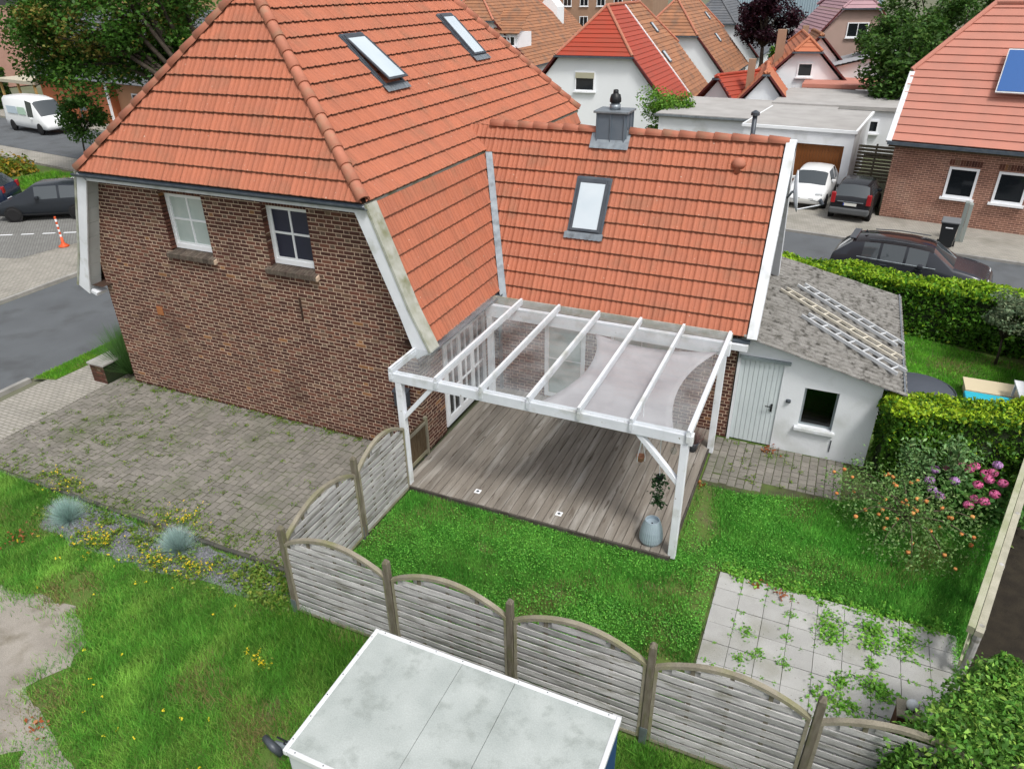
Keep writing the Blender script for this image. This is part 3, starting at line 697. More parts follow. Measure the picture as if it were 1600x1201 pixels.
# satellite dish on the gable end
dish = thing('satellite_dish', 'white satellite dish on the gable end of the side wing', 'satellite dish', (6.2, 4.8, 5.0))
dm = MB(); c0 = Vector((6.36, 4.85, 5.12)); ax = Vector((.985, .10, .12)).normalized(); s1 = ax.cross(Z).normalized(); s2 = s1.cross(ax)
V = [c0-ax*.07]; F = []; nr = 24
for k, rr in enumerate((.2, .33, .42)):
    for j in range(nr):
        t = 2*math.pi*j/nr; V.append(c0+(s1*math.cos(t)*.9+s2*math.sin(t))*rr+ax*(.07*(rr/.42)**2-.07))
F = [(0, 1+j, 1+(j+1) % nr) for j in range(nr)]
for k in range(2): F += [(1+k*nr+j, 1+(k+1)*nr+j, 1+(k+1)*nr+(j+1) % nr, 1+k*nr+(j+1) % nr) for j in range(nr)]
dm.add(V, F); o = dm.build('reflector', WHITE, dish, smooth=True); so = o.modifiers.new('s', 'SOLIDIFY'); so.thickness = .02
MB().tube([(5.86, 4.95, 4.95), (6.2, 4.95, 4.95), (6.28, 4.88, 5.1)], .025).build('bracket', ZINC, dish, smooth=True)
lnb = c0+ax*.50-s2*.30
MB().tube([c0-s2*.38, lnb], .013, 6).build('feed_arm', WHITE, dish); MB().tube([lnb-s1*.01, lnb+s2*.10-ax*.05], .04, 8).build('receiver', ANTH, dish)

# ------------------------------------------------------------------ pergola with glass roof
perg = thing('pergola', 'white painted timber pergola with glass roof over the wooden deck', 'pergola', (3, .7, 0))
PX0, PX1, PY0, PY1 = .29, 5.64, -1.14, 2.48
for (x, y, z0) in ((PX0, PY0, 0.05), (PX1, PY0, 0.05), (PX1, PY1, .0), (PX0+.15, PY1, .13)):
    MB().box(x-.065, x+.065, y-.065, y+.065, z0, 2.338 if y > 0 else 2.438).build('post', WHITEWOOD, perg, bevel=.008)
MB().box(PX0-.06, PX0+.06, PY0-.06, PY0+.06, -.02, .048).build('post_base', KERB, perg)
MB().box(.10, PX1+.12, PY0-.07, PY0+.07, 2.44, 2.63).build('front_beam', WHITEWOOD, perg, bevel=.01)
MB().box(.35, PX1+.12, PY1-.06, PY1+.06, 2.34, 2.63).build('back_beam', WHITEWOOD, perg, bevel=.01)
RX = [.17, 1.13, 2.03, 2.94, 3.86, 4.76, 5.69]
zf, zk = 2.675, 2.70
for i, x in enumerate(RX):
    y1 = 2.70 if i else 2.62
    mb = MB(); mb.beam((x, PY0-.10, zf-.005), (x, y1, zk-.005), .06 if 0 < i < 6 else .085, .11); mb.build('rafter', WHITEWOOD, perg, bevel=.006)
    MB().beam((x, PY0-.115, zf+.076), (x, y1, zk+.076), .05, .010).build('cover_strip', WHITE, perg)
    MB().box(x-.03, x+.03, PY0-.112, PY0-.072, 2.52, 2.64).build('glass_stop', WHITE, perg)
for i in range(6):
    a, b = RX[i]+.012, RX[i+1]-.012
    mb = MB(); mb.beam(((a+b)/2, PY0-.20, zf+.066), ((a+b)/2, 2.66 if i else 2.6, zk+.066), b-a, .008); mb.build('glass_pane', GLASS, perg)
def brace(p, q): mb = MB(); mb.beam(p, q, .085, .10, (0, 1, 0)); mb.build('brace', WHITEWOOD, perg, bevel=.006)
brace((PX1-.02, PY0, 1.62), (4.86, PY0, 2.46)); brace((PX0+.03, PY0, 1.66), (1.0, PY0, 2.46))
MB().box(.40, 5.74, 2.705, 2.735, 2.56, 2.735).build('rear_fascia', VERGE, perg)
# shade sail below the glass
sail = MB(); cs = [Vector((3.00, 2.30, 2.42)), Vector((5.55, 2.42, 2.42)), Vector((5.45, -.98, 2.40)), Vector((2.86, -.98, 2.40))]
n = 14; V = []
def edge(a, b, t, s, c):
    p = a.lerp(b, t); inw = (c-a.lerp(b, .5)).normalized(); return p+inw*s*4*t*(1-t)
cc = (cs[0]+cs[1]+cs[2]+cs[3])/4
for j in range(n+1):
    for i in range(n+1):
        s_, t_ = i/n, j/n
        top_, bot = edge(cs[0], cs[1], s_, .30, cc), edge(cs[3], cs[2], s_, .12, cc)
        lf, rt = edge(cs[0], cs[3], t_, .42, cc), edge(cs[1], cs[2], t_, .36, cc)
        bil = cs[0].lerp(cs[1], s_).lerp(cs[3].lerp(cs[2], s_), t_)
        p = top_.lerp(bot, t_)+lf.lerp(rt, s_)-bil; p.z -= .10*16*s_*(1-s_)*t_*(1-t_)
        V.append(p)
sail.add(V, [(j*(n+1)+i, (j+1)*(n+1)+i, (j+1)*(n+1)+i+1, j*(n+1)+i+1) for j in range(n) for i in range(n)])
so = top(sail, 'shade_sail', mat('mauve_grey_sailcloth', (.43, .405, .42), (.40, .375, .39), .85, 2), 'pale mauve grey shade sail stretched below the glass pergola roof', 'shade sail', smooth=True)
md = so.modifiers.new('s', 'SOLIDIFY'); md.thickness = .004
# deck
dk = MB(); dk.box(.17, 5.60, -1.22, 3.19, -.02, .078)
deckt = thing('wooden_deck', 'weathered grey brown wooden terrace deck under the pergola', 'deck', (2.9, 1, 0))
dko = dk.build('subframe', SOIL, deckt)
nbd = 32; bw = (5.60-.15)/nbd
bm_ = MB(); bm_.box(.006, bw-.006, 0, 4.40, 0, .03); bme = bm_.mesh('deck_board'); bme.materials.append(DECKW)
for i in range(nbd):
    o = bpy.data.objects.new('deck_board', bme); link(o, deckt); o.location = Vector((.15+i*bw, -1.23, .085+random.uniform(-.002, .003)))+w2l(deckt)
MB().box(.14, 5.62, -1.262, -1.236, .0, .105).build('edge_board', mat('dark_deck_edge', (.05, .042, .036), (.09, .08, .07), .85, 6), deckt)
MB().box(5.604, 5.63, -1.234, 3.18, .0, .105).build('edge_board', bpy.data.materials['dark_deck_edge'], deckt)
for k, (x, y) in enumerate(((1.70, -.88), (3.43, -.90))):
    s = MB(); s.box(x-.06, x+.06, y-.06, y+.06, .112, .124)
    t = thing('floor_light', ['square white floor light in deck nearest the fence', 'square white floor light at middle of the deck front'][k], 'floor light', (x, y, .118), group='deck floor lights')
    s.build('plate', PVC, t); MB().lathe([(.03, 0), (.03, .004)], (x, y, .1245), 12).build('lens', ANTH, t)
# ribbed vase
vs_ = MB(); prof = [(.0, 0), (.20, .0), (.235, .07), (.235, .16), (.215, .30), (.17, .45), (.145, .52), (.125, .52), (.12, .46), (.02, .44)]
V = []; nn = 64; prof = [(a_*.88, b_*.92) for a_, b_ in prof]
for rr, z in prof:
    for j in range(nn):
        t = 2*math.pi*j/nn; r2 = rr*(1+(.014 if j % 2 else -.014)*(1 if .0 < z < .51 else 0)); V.append((5.21+r2*math.cos(t), -.96+r2*math.sin(t), .12+z))
vs_.add(V, [(i*nn+j, i*nn+(j+1) % nn, (i+1)*nn+(j+1) % nn, (i+1)*nn+j) for i in range(len(prof)-1) for j in range(nn)])
top(vs_, 'ribbed_vase', mat('blue_grey_ceramic', (.30, .37, .42), (.27, .34, .39), .45, 4, spec=.4), 'ribbed blue grey floor vase on the deck beside the front post', 'vase')

# ------------------------------------------------------------------ leaf and grass machinery
def leaves(P, size, base, var=.25, aspect=1.9, up=.35, dirs=None, sz_var=.35, alt=None, alt_p=0.0, droop=0.0):
    """rhombic leaves at points P: returns V, F, colours"""
    P = np.asarray(P); n = len(P)
    nrm = rng.normal(size=(n, 3)); nrm /= np.linalg.norm(nrm, axis=1)[:, None]
    if dirs is not None: nrm = nrm*(1-up)+np.asarray(dirs)*up
    else: nrm[:, 2] = np.abs(nrm[:, 2])+up
    nrm /= np.linalg.norm(nrm, axis=1)[:, None]
    a = np.cross(nrm, rng.normal(size=(n, 3))); a[:, 2] -= droop; a -= nrm*(a*nrm).sum(1)[:, None]; a /= np.linalg.norm(a, axis=1)[:, None]+1e-9; b = np.cross(nrm, a)
    s = size*(1+sz_var*rng.uniform(-1, 1, n))[:, None]; L = s; Wd = s/aspect
    bend = nrm*s*.18
    V = np.empty((n, 4, 3)); V[:, 0] = P-a*L*.5; V[:, 1] = P+b*Wd*.5+bend*.5; V[:, 2] = P+a*L*.5-bend; V[:, 3] = P-b*Wd*.5+bend*.5
    F = np.arange(n*4).reshape(n, 4)
    c = np.tile(np.array(base, float), (n, 1))
    if alt is not None:
        ap = np.asarray(alt_p) if hasattr(alt_p, '__len__') else np.full(n, alt_p)
        msk = rng.uniform(size=n) < ap; c[msk] = alt
    c *= (1+var*rng.uniform(-1, 1, n))[:, None]*np.array([1, 1, 1]); c[:, 0] *= 1+.15*rng.uniform(-1, 1, n)
    return V.reshape(-1, 3), F, np.repeat(c, 4, axis=0)
def blades(P, h, w, base, var=.3, lean=.5, hv=.4, tip=1.25, alt=None, alt_p=0.0, dirv=None):
    P = np.asarray(P); n = len(P); t = rng.uniform(0, 2*np.pi, n); hh = h*(1+hv*rng.uniform(-1, 1, n))
    wx = np.stack([np.cos(t), np.sin(t), 0*t], 1)*w/2
    le = lean*hh*rng.uniform(.2, 1.2, n); t2 = rng.uniform(0, 2*np.pi, n)
    tipv = np.stack([np.cos(t2)*le, np.sin(t2)*le, hh], 1)
    if dirv is not None: tipv = dirv*hh[:, None]
    V = np.empty((n, 3, 3)); V[:, 0] = P-wx; V[:, 1] = P+wx; V[:, 2] = P+tipv
    F = np.arange(n*3).reshape(n, 3); c = np.tile(np.array(base, float), (n, 1))
    if alt is not None:
        ap = np.asarray(alt_p) if hasattr(alt_p, '__len__') else np.full(n, alt_p)
        msk = rng.uniform(size=n) < ap; c[msk] = alt
    c *= (1+var*rng.uniform(-1, 1, n))[:, None]
    C = np.repeat(c, 3, axis=0); C[2::3] *= tip; C[0::3] *= .8; C[1::3] *= .8
    return V.reshape(-1, 3), F, C
def in_poly(P, poly):
    x, y = P[:, 0], P[:, 1]; r_ = np.zeros(len(P), bool); j = len(poly)-1
    for i in range(len(poly)):
        xi, yi = poly[i]; xj, yj = poly[j]
        r_ ^= ((yi > y) != (yj > y)) & (x < (xj-xi)*(y-yi)/(yj-yi+1e-12)+xi); j = i
    return r_
def vnoise(P, s, seed=0):
    """cheap smooth noise 0..1"""
    q = np.random.default_rng(seed); out = np.zeros(len(P))
    for k in range(6):
        a = q.uniform(0, 2*np.pi); f = s*q.uniform(.6, 1.8); out += np.sin((P[:, 0]*np.cos(a)+P[:, 1]*np.sin(a))*f*2+q.uniform(0, 6.28))
    return .5+out/6*.75
def scatter(poly, dens):
    p = np.array(poly); x0, y0 = p.min(0); x1, y1 = p.max(0); n = int((x1-x0)*(y1-y0)*dens)
    P = np.stack([rng.uniform(x0, x1, n), rng.uniform(y0, y1, n)], 1); return P[in_poly(P, poly)]
def join(parts):
    V = []; F = []; C = []; n = 0
    for v, f, c in parts: V.append(v); F.append(f+n); C.append(c); n += len(v)
    return np.concatenate(V), np.concatenate(F), np.concatenate(C)
def rough_poly(poly, amp, step=.25, seed=1):
    q = random.Random(seed); out = []
    for i in range(len(poly)):
        a, b = Vector(poly[i]), Vector(poly[(i+1) % len(poly)]); k = max(1, int((b-a).length/step))
        for j in range(k): p = a.lerp(b, j/k); out.append((p.x+q.uniform(-amp, amp), p.y+q.uniform(-amp, amp)))
    return out

# ------------------------------------------------------------------ ground, streets, paving
def sheet(name, poly, z, material, kind='structure', th=None):
    mb = MB()
    if th: mb.prism(list(poly), 'z', z-th, z)
    else: mb.add([(p[0], p[1], z) for p in poly], [tuple(range(len(poly)))])
    me = mb.mesh(name)
    bm = bmesh.new(); bm.from_mesh(me); bmesh.ops.recalc_face_normals(bm, faces=bm.faces[:])
    if not th and bm.faces[:] and bm.faces[:][0].normal.z < 0: bmesh.ops.reverse_faces(bm, faces=bm.faces[:])
    bm.to_mesh(me); bm.free(); me.materials.append(material)
    o = bpy.data.objects.new(name, me); link(o); o['kind'] = kind; return o
sheet('ground', [(-400, -60), (300, -60), (300, 600), (-400, 600)], -.10, GROUND)
def ny(x): return 14.2-.147*x
def fy(x): return 20.5-.147*x
sheet('street', [(-120, ny(-120)), (60, ny(60)), (60, fy(60)), (-120, fy(-120))], -.06, ASPH)
sheet('side_road', [(-17.3, -40), (-11.5, -40), (-11.5, 15.8), (-17.3, 16.7)], -.064, ASPH)
# pavements
SIDEWALK = mat('small_grey_pavers', (.37, .35, .315), (.32, .305, .275), .9, 2, bump=.3, bscale=80, c3=(.24, .23, .2), c3amt=.4, c3scale=.6, fine=.12)
def paved(name, base, c_dark, bw, bh, rot=0.0, mortar=.012):
    M = base.copy(); M.name = name; n = M.node_tree.nodes; L = M.node_tree.links; bs = n['Principled BSDF']
    src = bs.inputs['Base Color'].links[0].from_socket
    geo = n.new('ShaderNodeNewGeometry'); mp = n.new('ShaderNodeMapping'); mp.inputs['Rotation'].default_value = (0, 0, rot); L.new(geo.outputs['Position'], mp.inputs[0])
    bt = n.new('ShaderNodeTexBrick'); bt.inputs['Scale'].default_value = 1; bt.inputs['Brick Width'].default_value = bw; bt.inputs['Row Height'].default_value = bh
    bt.inputs['Mortar Size'].default_value = mortar; bt.inputs['Color1'].default_value = (1, 1, 1, 1); bt.inputs['Color2'].default_value = (.86, .86, .86, 1); bt.inputs['Mortar'].default_value = (*c_dark, 1)
    L.new(mp.outputs[0], bt.inputs[0]); x = n.new('ShaderNodeMix'); x.data_type = 'RGBA'; x.blend_type = 'MULTIPLY'; x.inputs[0].default_value = 1
    L.new(src, x.inputs[6]); L.new(bt.outputs['Color'], x.inputs[7]); L.new(x.outputs[2], bs.inputs['Base Color']); return M
WALKM = paved('pavement_small_pavers', SIDEWALK, (.55, .55, .5), .2, .1, .0)
WALKM2 = paved('far_pavement_pavers', SIDEWALK, (.7, .7, .66), .2, .1, R(-8.4))
BAYM = paved('parking_bay_pavers', mat('bay_grey', (.22, .22, .21), (.19, .19, .18), .9, 2, fine=.1), (.6, .6, .6), .2, .1, R(40))
sheet('pavement_driveway_side', [(-10.95, -40), (-9.25, -40), (-9.25, 13.5), (-10.95, 13.7)], .0, WALKM, th=.12)
sheet('pavement_across_road', [(-24.5, -40), (-17.6, -40), (-17.6, 16.0), (-24.5, 17.0)], .0, WALKM, th=.12)
sheet('parking_bay', [(-29.5, 3.0), (-21.0, 5.4), (-19.6, 13.2), (-29.5, 11.6)], .006, BAYM)
sheet('pavement_far_side', [(-120, fy(-120)+.25), (60, fy(60)+.25), (60, fy(60)+4.0), (-120, fy(-120)+4.0)], .0, WALKM2, th=.12)
sheet('pavement_near_side', [(-120, ny(-120)-2.0), (-17.6, ny(-17.6)-2.0), (-17.6, ny(-17.6)-.2), (-120, ny(-120)-.2)], .004, WALKM2, th=.12)
sheet('garage_forecourt', [(2.5, fy(2.5)+3.9), (8.8, fy(8.8)+3.9), (8.8, 27.5), (2.5, 28)], -.003, WALKM2, th=.1)
def kerb_line(p, q, n, name, label):
    t = thing(name, label, 'kerb', (*p, 0)); p, q = Vector((*p, 0)), Vector((*q, 0)); d = (q-p)/n
    mb = MB(); mb.beam((0, 0, -.05), (d.length-.01, 0, -.05), .14, .13); me = mb.mesh('kerb_stone'); me.materials.append(KERB)
    a = math.atan2(d.y, d.x)
    for i in range(n): o = bpy.data.objects.new('kerb_stone', me); link(o, t); o.location = d*i; o.rotation_euler = (0, 0, a)
    return t
kerb_line((-17.5, -6), (-17.5, 15.6), 22, 'kerb', 'pale kerb along the far side of the asphalt side road')
kerb_line((-11.45, -12), (-11.45, -1.0), 11, 'kerb', 'pale kerb between side road and driveway pavement')
kerb_line((4.5, fy(4.5)+.12), (18.5, fy(18.5)+.12), 14, 'kerb', 'pale kerb in front of the red roofed brick house')
# white dashes of the parking bay
ln = MB()
for i in range(7):
    x, y = -24.6+i*.75, 7.05+i*.42
    ln.add([(x, y, .011), (x+.45, y+.25, .011), (x+.40, y+.36, .011), (x-.05, y+.11, .011)], [(0, 1, 2, 3)])
o = ln.build('bay_marking', PVC); o['kind'] = 'structure'
# lawns (soil sheets; the blades stand on them)
OUT = [(-9.0, -4.15), (.30, -4.15), (.30, -4.80), (12.5, -4.80), (12.5, -11), (-9.0, -11)]
GAR = [(.36, -4.70), (11.6, -4.70), (11.6, 2.9), (8.7, 3.2), (5.7, 3.2), (5.7, -1.24), (.36, -1.24)]
sheet('lawn_outside', [(-9.2, -4.12), (.33, -4.12), (.33, -4.74), (14, -4.74), (14, -14), (-9.2, -14)], -.02, LAWN)
sheet('lawn_garden', [(.33, -4.74), (14, -4.74), (14, 12.6), (5.0, 12.6), (5.0, 3.3), (5.6, 3.2), (5.6, -1.2), (.33, -1.2)], -.02, LAWN)
sheet('verge_grass', [(-11.36, -1.0), (-10.7, -.8), (-10.55, 2.6), (-11.36, 3.4)], .004, LAWN)
SANDP = [(-5.4, -6.25), (-4.78, -6.31), (-3.95, -6.2), (-3.2, -6.15), (-2.45, -6.45), (-2.20, -7.0), (-2.45, -7.5), (-1.7, -7.75), (-1.1, -7.95), (-.45, -8.2), (-.9, -8.6), (-1.54, -8.25), (-2.0, -8.6), (-3, -9.5), (-7, -9.5), (-7, -6.6)]
sandp = rough_poly(SANDP, .06, .18, 4)
sheet('sand_patch', sandp, -.012, SAND)
BED0 = [(-6.0, -4.16), (.25, -4.16), (.25, -4.70), (-.6, -4.85), (-1.9, -4.90), (-3.0, -5.02), (-3.6, -5.05), (-4.6, -5.1), (-5.6, -4.95), (-6.0, -4.6)]
BED = rough_poly(BED0, .07, .2, 12)
sheet('gravel_bed', BED, -.008, mat('slate_bed', (.10, .105, .12), (.15, .155, .17), .9, 30, fine=.4))
# driveway of old pavers
DRV = (-9.24, .30, -4.02, -.005)
drv = sheet('driveway', [(DRV[0], DRV[2]), (DRV[1], DRV[2]), (DRV[1], DRV[3]), (DRV[0], DRV[3])], -.012, JOINT, th=.08)
def pavers(parent, x0, x1, y0, y1, rw, lens, top_, n_objs, seed, name='paver', along='y'):
    q = random.Random(seed); items = []; a = x0; 
    while a < x1-.04:
        w = min(rw, x1-a); b = y0-q.uniform(0, .15)
        while b < y1:
            l = q.choice(lens); p, r_ = max(b, y0), min(b+l, y1); b += l
            if r_-p > .05: items.append((a+.006, p+.006, w-.012, r_-p-.012))
        a += rw
    def proto():
        mb = MB(); c = .10
        mb.add([(0, 0, -.03), (1, 0, -.03), (1, 1, -.03), (0, 1, -.03), (0, 0, -.008), (1, 0, -.008), (1, 1, -.008), (0, 1, -.008), (c, c, 0), (1-c, c, 0), (1-c, 1-c, 0), (c, 1-c, 0)],
            [(0,1,5,4),(1,2,6,5),(2,3,7,6),(3,0,4,7),(4,5,9,8),(5,6,10,9),(6,7,11,10),(7,4,8,11),(8,9,10,11)]); return mb
    items.sort(key=lambda t: (Vector((t[0], t[1], 0))-CAMV).length)
    me = proto().mesh(name); me.materials.append(PAVER); rest = MB(); pv = proto()
    for i, (x, y, w, l) in enumerate(items):
        dz = q.uniform(-.006, .005); tx, ty = q.uniform(-.012, .012), q.uniform(-.012, .012)
        if i < n_objs:
            o = bpy.data.objects.new(name, me); link(o, parent); o.location = (x, y, top_+dz); o.scale = (w, l, 1); o.rotation_euler = (0, 0, q.uniform(-.012, .012))
        else:
            rest.add([(x+v[0]*w, y+v[1]*l, top_+dz+v[2]+tx*(v[0]-.5)+ty*(v[1]-.5)) for v in pv.v], pv.f)
    if rest.v: tag(rest.build('paving', PAVER, parent), kind='stuff')
pavers(drv, DRV[0]+.01, DRV[1]-.01, DRV[2]+.01, DRV[3]-.01, .158, (.13, .17, .17, .21, .25), .004, 300, 5)
ter = sheet('shed_paving', [(5.66, 1.28), (6.4, 1.25), (7.2, 1.45), (8.3, 1.75), (9.0, 2.3), (8.75, 3.16), (5.66, 3.16)], -.012, JOINT, th=.06)
pavers(ter, 5.67, 8.30, 1.75, 3.15, .165, (.16, .16, .2, .24), .006, 300, 8)
pavers(ter, 5.67, 6.85, 1.40, 1.74, .165, (.17,), .006, 60, 9)
edg = thing('edging', 'dark stone edging between the driveway and the gravel bed', 'edging', (-4.5, -4.08, 0))
me = MB().box(0, .985, -.035, .035, -.1, .035).mesh('edging_stone'); me.materials.append(DARKEDGE)
for i in range(9):
    o = bpy.data.objects.new('edging_stone', me); link(o, edg); o.location = (-4.6+i*1.0, random.uniform(-.01, .01), random.uniform(-.012, .008)); o.rotation_euler = (0, 0, random.uniform(-.01, .01))
# patio of slabs
pat = sheet('patio', [(6.46, -4.35), (10.08, -4.35), (10.08, -1.12), (6.46, -1.12)], -.006, JOINT, th=.05)
me = MB().box(.004, .394, .004, .392, -.03, .0).mesh('slab'); me.materials.append(SLABM)
for i in range(9):
    for j in range(8):
        if (i == 8 and j > 5): continue
        o = bpy.data.objects.new('slab', me); link(o, pat); o.location = (6.49+i*.398, -1.14-(j+1)*.398, .016+random.uniform(-.004, .004)); o.rotation_euler = (random.uniform(-.006, .006), random.uniform(-.006, .006), random.uniform(-.005, .005))
# dark soil bed beyond the low timber rail
sheet('soil_bed', [(9.85, -3.2), (14, -3.2), (14, 3.2), (11.35, 3.2), (10.0, -2.2)], -.008, SOIL)

# ------------------------------------------------------------------ shed with fibre-cement roof
shed = thing('garden_shed', 'white rendered lean-to shed with grey corrugated roof beside the side wing', 'shed', (7.3, 5.5, 0))
SX0, SX1, SY0, SY1 = 5.87, 8.68, 3.17, 8.3
rz = lambda x: 2.56-(x-5.95)*.2175
sw = MB()
so_ = [(5.93, 6.80, 0, 2.02), (7.27, 7.93, .66, 1.57)]
def scol(x0, x1, z0, z1=None):
    sw.prism([(x0, z0), (x1, z0), (x1, (rz(x1)-.06) if z1 is None else z1), (x0, (rz(x0)-.06) if z1 is None else z1)], 'y', SY0, SY0+.22)
scol(SX0, 5.93, -.05); scol(5.93, 6.80, 2.02); scol(6.80, 7.27, -.05); scol(7.27, 7.93, -.05, .66); scol(7.27, 7.93, 1.57); scol(7.93, SX1, -.05)
sw.prism([(SX1-.22, -.05), (SX1, -.05), (SX1, rz(SX1)-.06), (SX1-.22, rz(SX1-.22)-.06)], 'y', SY0+.222, SY1)
sw.prism([(SX0, -.05), (SX1-.224, -.05), (SX1-.224, rz(SX1-.224)-.06), (SX0, rz(SX0)-.06)], 'y', SY1-.2, SY1-.002)
sw.build('wall', WHITEWALL, shed)
# corrugated roof sheets
cor = MB(); k = 10*31; yr0, yr1 = 2.95, 8.42
def crow(x, off): return [(x, yr0+(yr1-yr0)*i/k, rz(x)+.034*math.sin(2*math.pi*i/10.0)+off) for i in range(k+1)]
for s_ in range(3):
    xa, xb = 5.93+s_*1.035, 5.93+(s_+1)*1.035+.05
    A0, B0 = crow(xa, .012-.012*0+s_*0), crow(xb, .0+.012)
    A1 = [(p[0], p[1], p[2]-.012) for p in A0]; B1 = [(p[0], p[1], p[2]-.014) for p in B0]
    dz = (2-s_)*.010
    mb = MB(); up = lambda L_: [(p[0], p[1], p[2]+dz) for p in L_]; n1 = k+1
    V = up(A0)+up(B0)+up(A1)+up(B1)+up(B0)+up(B1)
    F = [(i, n1+i, n1+i+1, i+1) for i in range(k)]+[(2*n1+i+1, 3*n1+i+1, 3*n1+i, 2*n1+i) for i in range(k)]+[(4*n1+i+1, 4*n1+i, 5*n1+i, 5*n1+i+1) for i in range(k)]
    mb.add(V, F); mb.build('roof_sheet', CORRUG, shed, smooth=True)
MB().box(9.02, 9.05, 3.0, 8.4, rz(9.03)-.08, rz(9.03)+.05).build('eave_strip', ZINC, shed)
dr = MB(); w = (6.80-5.93)/9
for i in range(9): dr.box(5.93+i*w+.003, 5.93+(i+1)*w-.003, SY0+.03, SY0+.06, .02, 2.0)
shd = MB().box(5.93, 6.80, SY0+.06, SY0+.08, .01, 2.01).build('door', WHITEWALL, shed)
for i in range(9): MB().box(5.93+i*w+.004, 5.93+(i+1)*w-.004, SY0+.03, SY0+.059, .02, 2.005).build('door_plank', mat('pale_blue_white_door', (.60, .66, .68), (.54, .60, .62), .6, 2, c3=(.42, .45, .45), c3amt=.25) if i == 0 else bpy.data.materials['pale_blue_white_door'], shd)
MB().box(6.67, 6.71, SY0+.0, SY0+.028, .86, 1.04).build('lock_plate', BLACK, shd); MB().tube([(6.69, SY0+.01, 1.0), (6.69, SY0-.05, 1.0), (6.56, SY0-.05, 1.0)], .012, 8).build('handle', BLACK, shd)
MB().box(5.90, 6.92, SY0-.06, SY0-.002, 2.03, 2.09).build('door_drip_rail', mat('grey_drip', (.20, .24, .25), None, .7), shed)
wf = MB(); wf.box(7.27, 7.31, SY0+.10, SY0+.15, .66, 1.57).box(7.89, 7.93, SY0+.10, SY0+.15, .66, 1.57).box(7.31, 7.89, SY0+.10, SY0+.15, .66, .70).box(7.31, 7.89, SY0+.10, SY0+.15, 1.53, 1.57)
wo_ = wf.build('window', mat('grey_metal_window', (.28, .32, .34), None, .5, metal=.3), shed); MB().box(7.31, 7.89, SY0+.12, SY0+.128, .70, 1.53).build('pane', glassmat('shed_glass', (.25, .28, .28)), wo_)
MB().box(7.20, 8.0, SY0-.09, SY0+.10, .58, .655).build('window_sill', WHITE, wo_, bevel=.008)
MB().box(7.35, 7.85, SY0+.25, SY0+.6, .55, .75).build('shelf_clutter', LADDERM, wo_)
MB().lathe([(.05, 0), (.05, .05), (.03, .06)], (7.0, SY0-.02, 1.18), 12).build('door_stop', ANTH, shed)
MB().box(7.96, 7.98, SY0-.02, SY0-.002, .18, .46).build('shutter_latch', ANTH, shed)
MB().box(SX0, SX1, SY0+.3, SY1-.3, -.02, .0).build('floor', SOIL, shed)
def ladder(name, p, q, label, w, nr, mt, rail, feet=None, splay=1.0):
    p, q = Vector((p[0], p[1], rz(p[0])+.10)), Vector((q[0], q[1], rz(q[0])+.10)); d = (q-p).normalized(); nrm = Vector((.2125, 0, .977)); s = nrm.cross(d).normalized()
    t = thing(name, label, 'ladder', p, group='ladders lying on the shed roof')
    for sg in (-1, 1):
        mb = MB(); mb.beam(p+s*sg*w/2, q+s*sg*w/2*splay, rail, rail*1.6, nrm); mb.build('rail', mt, t)
    L = (q-p).length
    for i in range(nr):
        f = (i+.5)/nr; c = p+d*(L*f); ww = w*(1+(splay-1)*f)
        mb = MB(); mb.beam(c-s*ww/2, c+s*ww/2, rail*.9, rail*.7, nrm); mb.build('rung', mt, t)
    return t
ladder('ladder', (6.75, 6.68), (8.98, 5.10), 'aluminium ladder furthest from the camera on shed roof', .27, 9, LADDERM, .038)
ladder('ladder', (6.40, 6.05), (8.95, 4.35), 'pale wooden ladder lying in the middle on shed roof', .23, 9, LADDERW, .034)
ladder('stepladder', (6.98, 4.95), (8.97, 3.72), 'aluminium stepladder nearest the camera on shed roof', .26, 7, LADDERM, .042, splay=1.3)

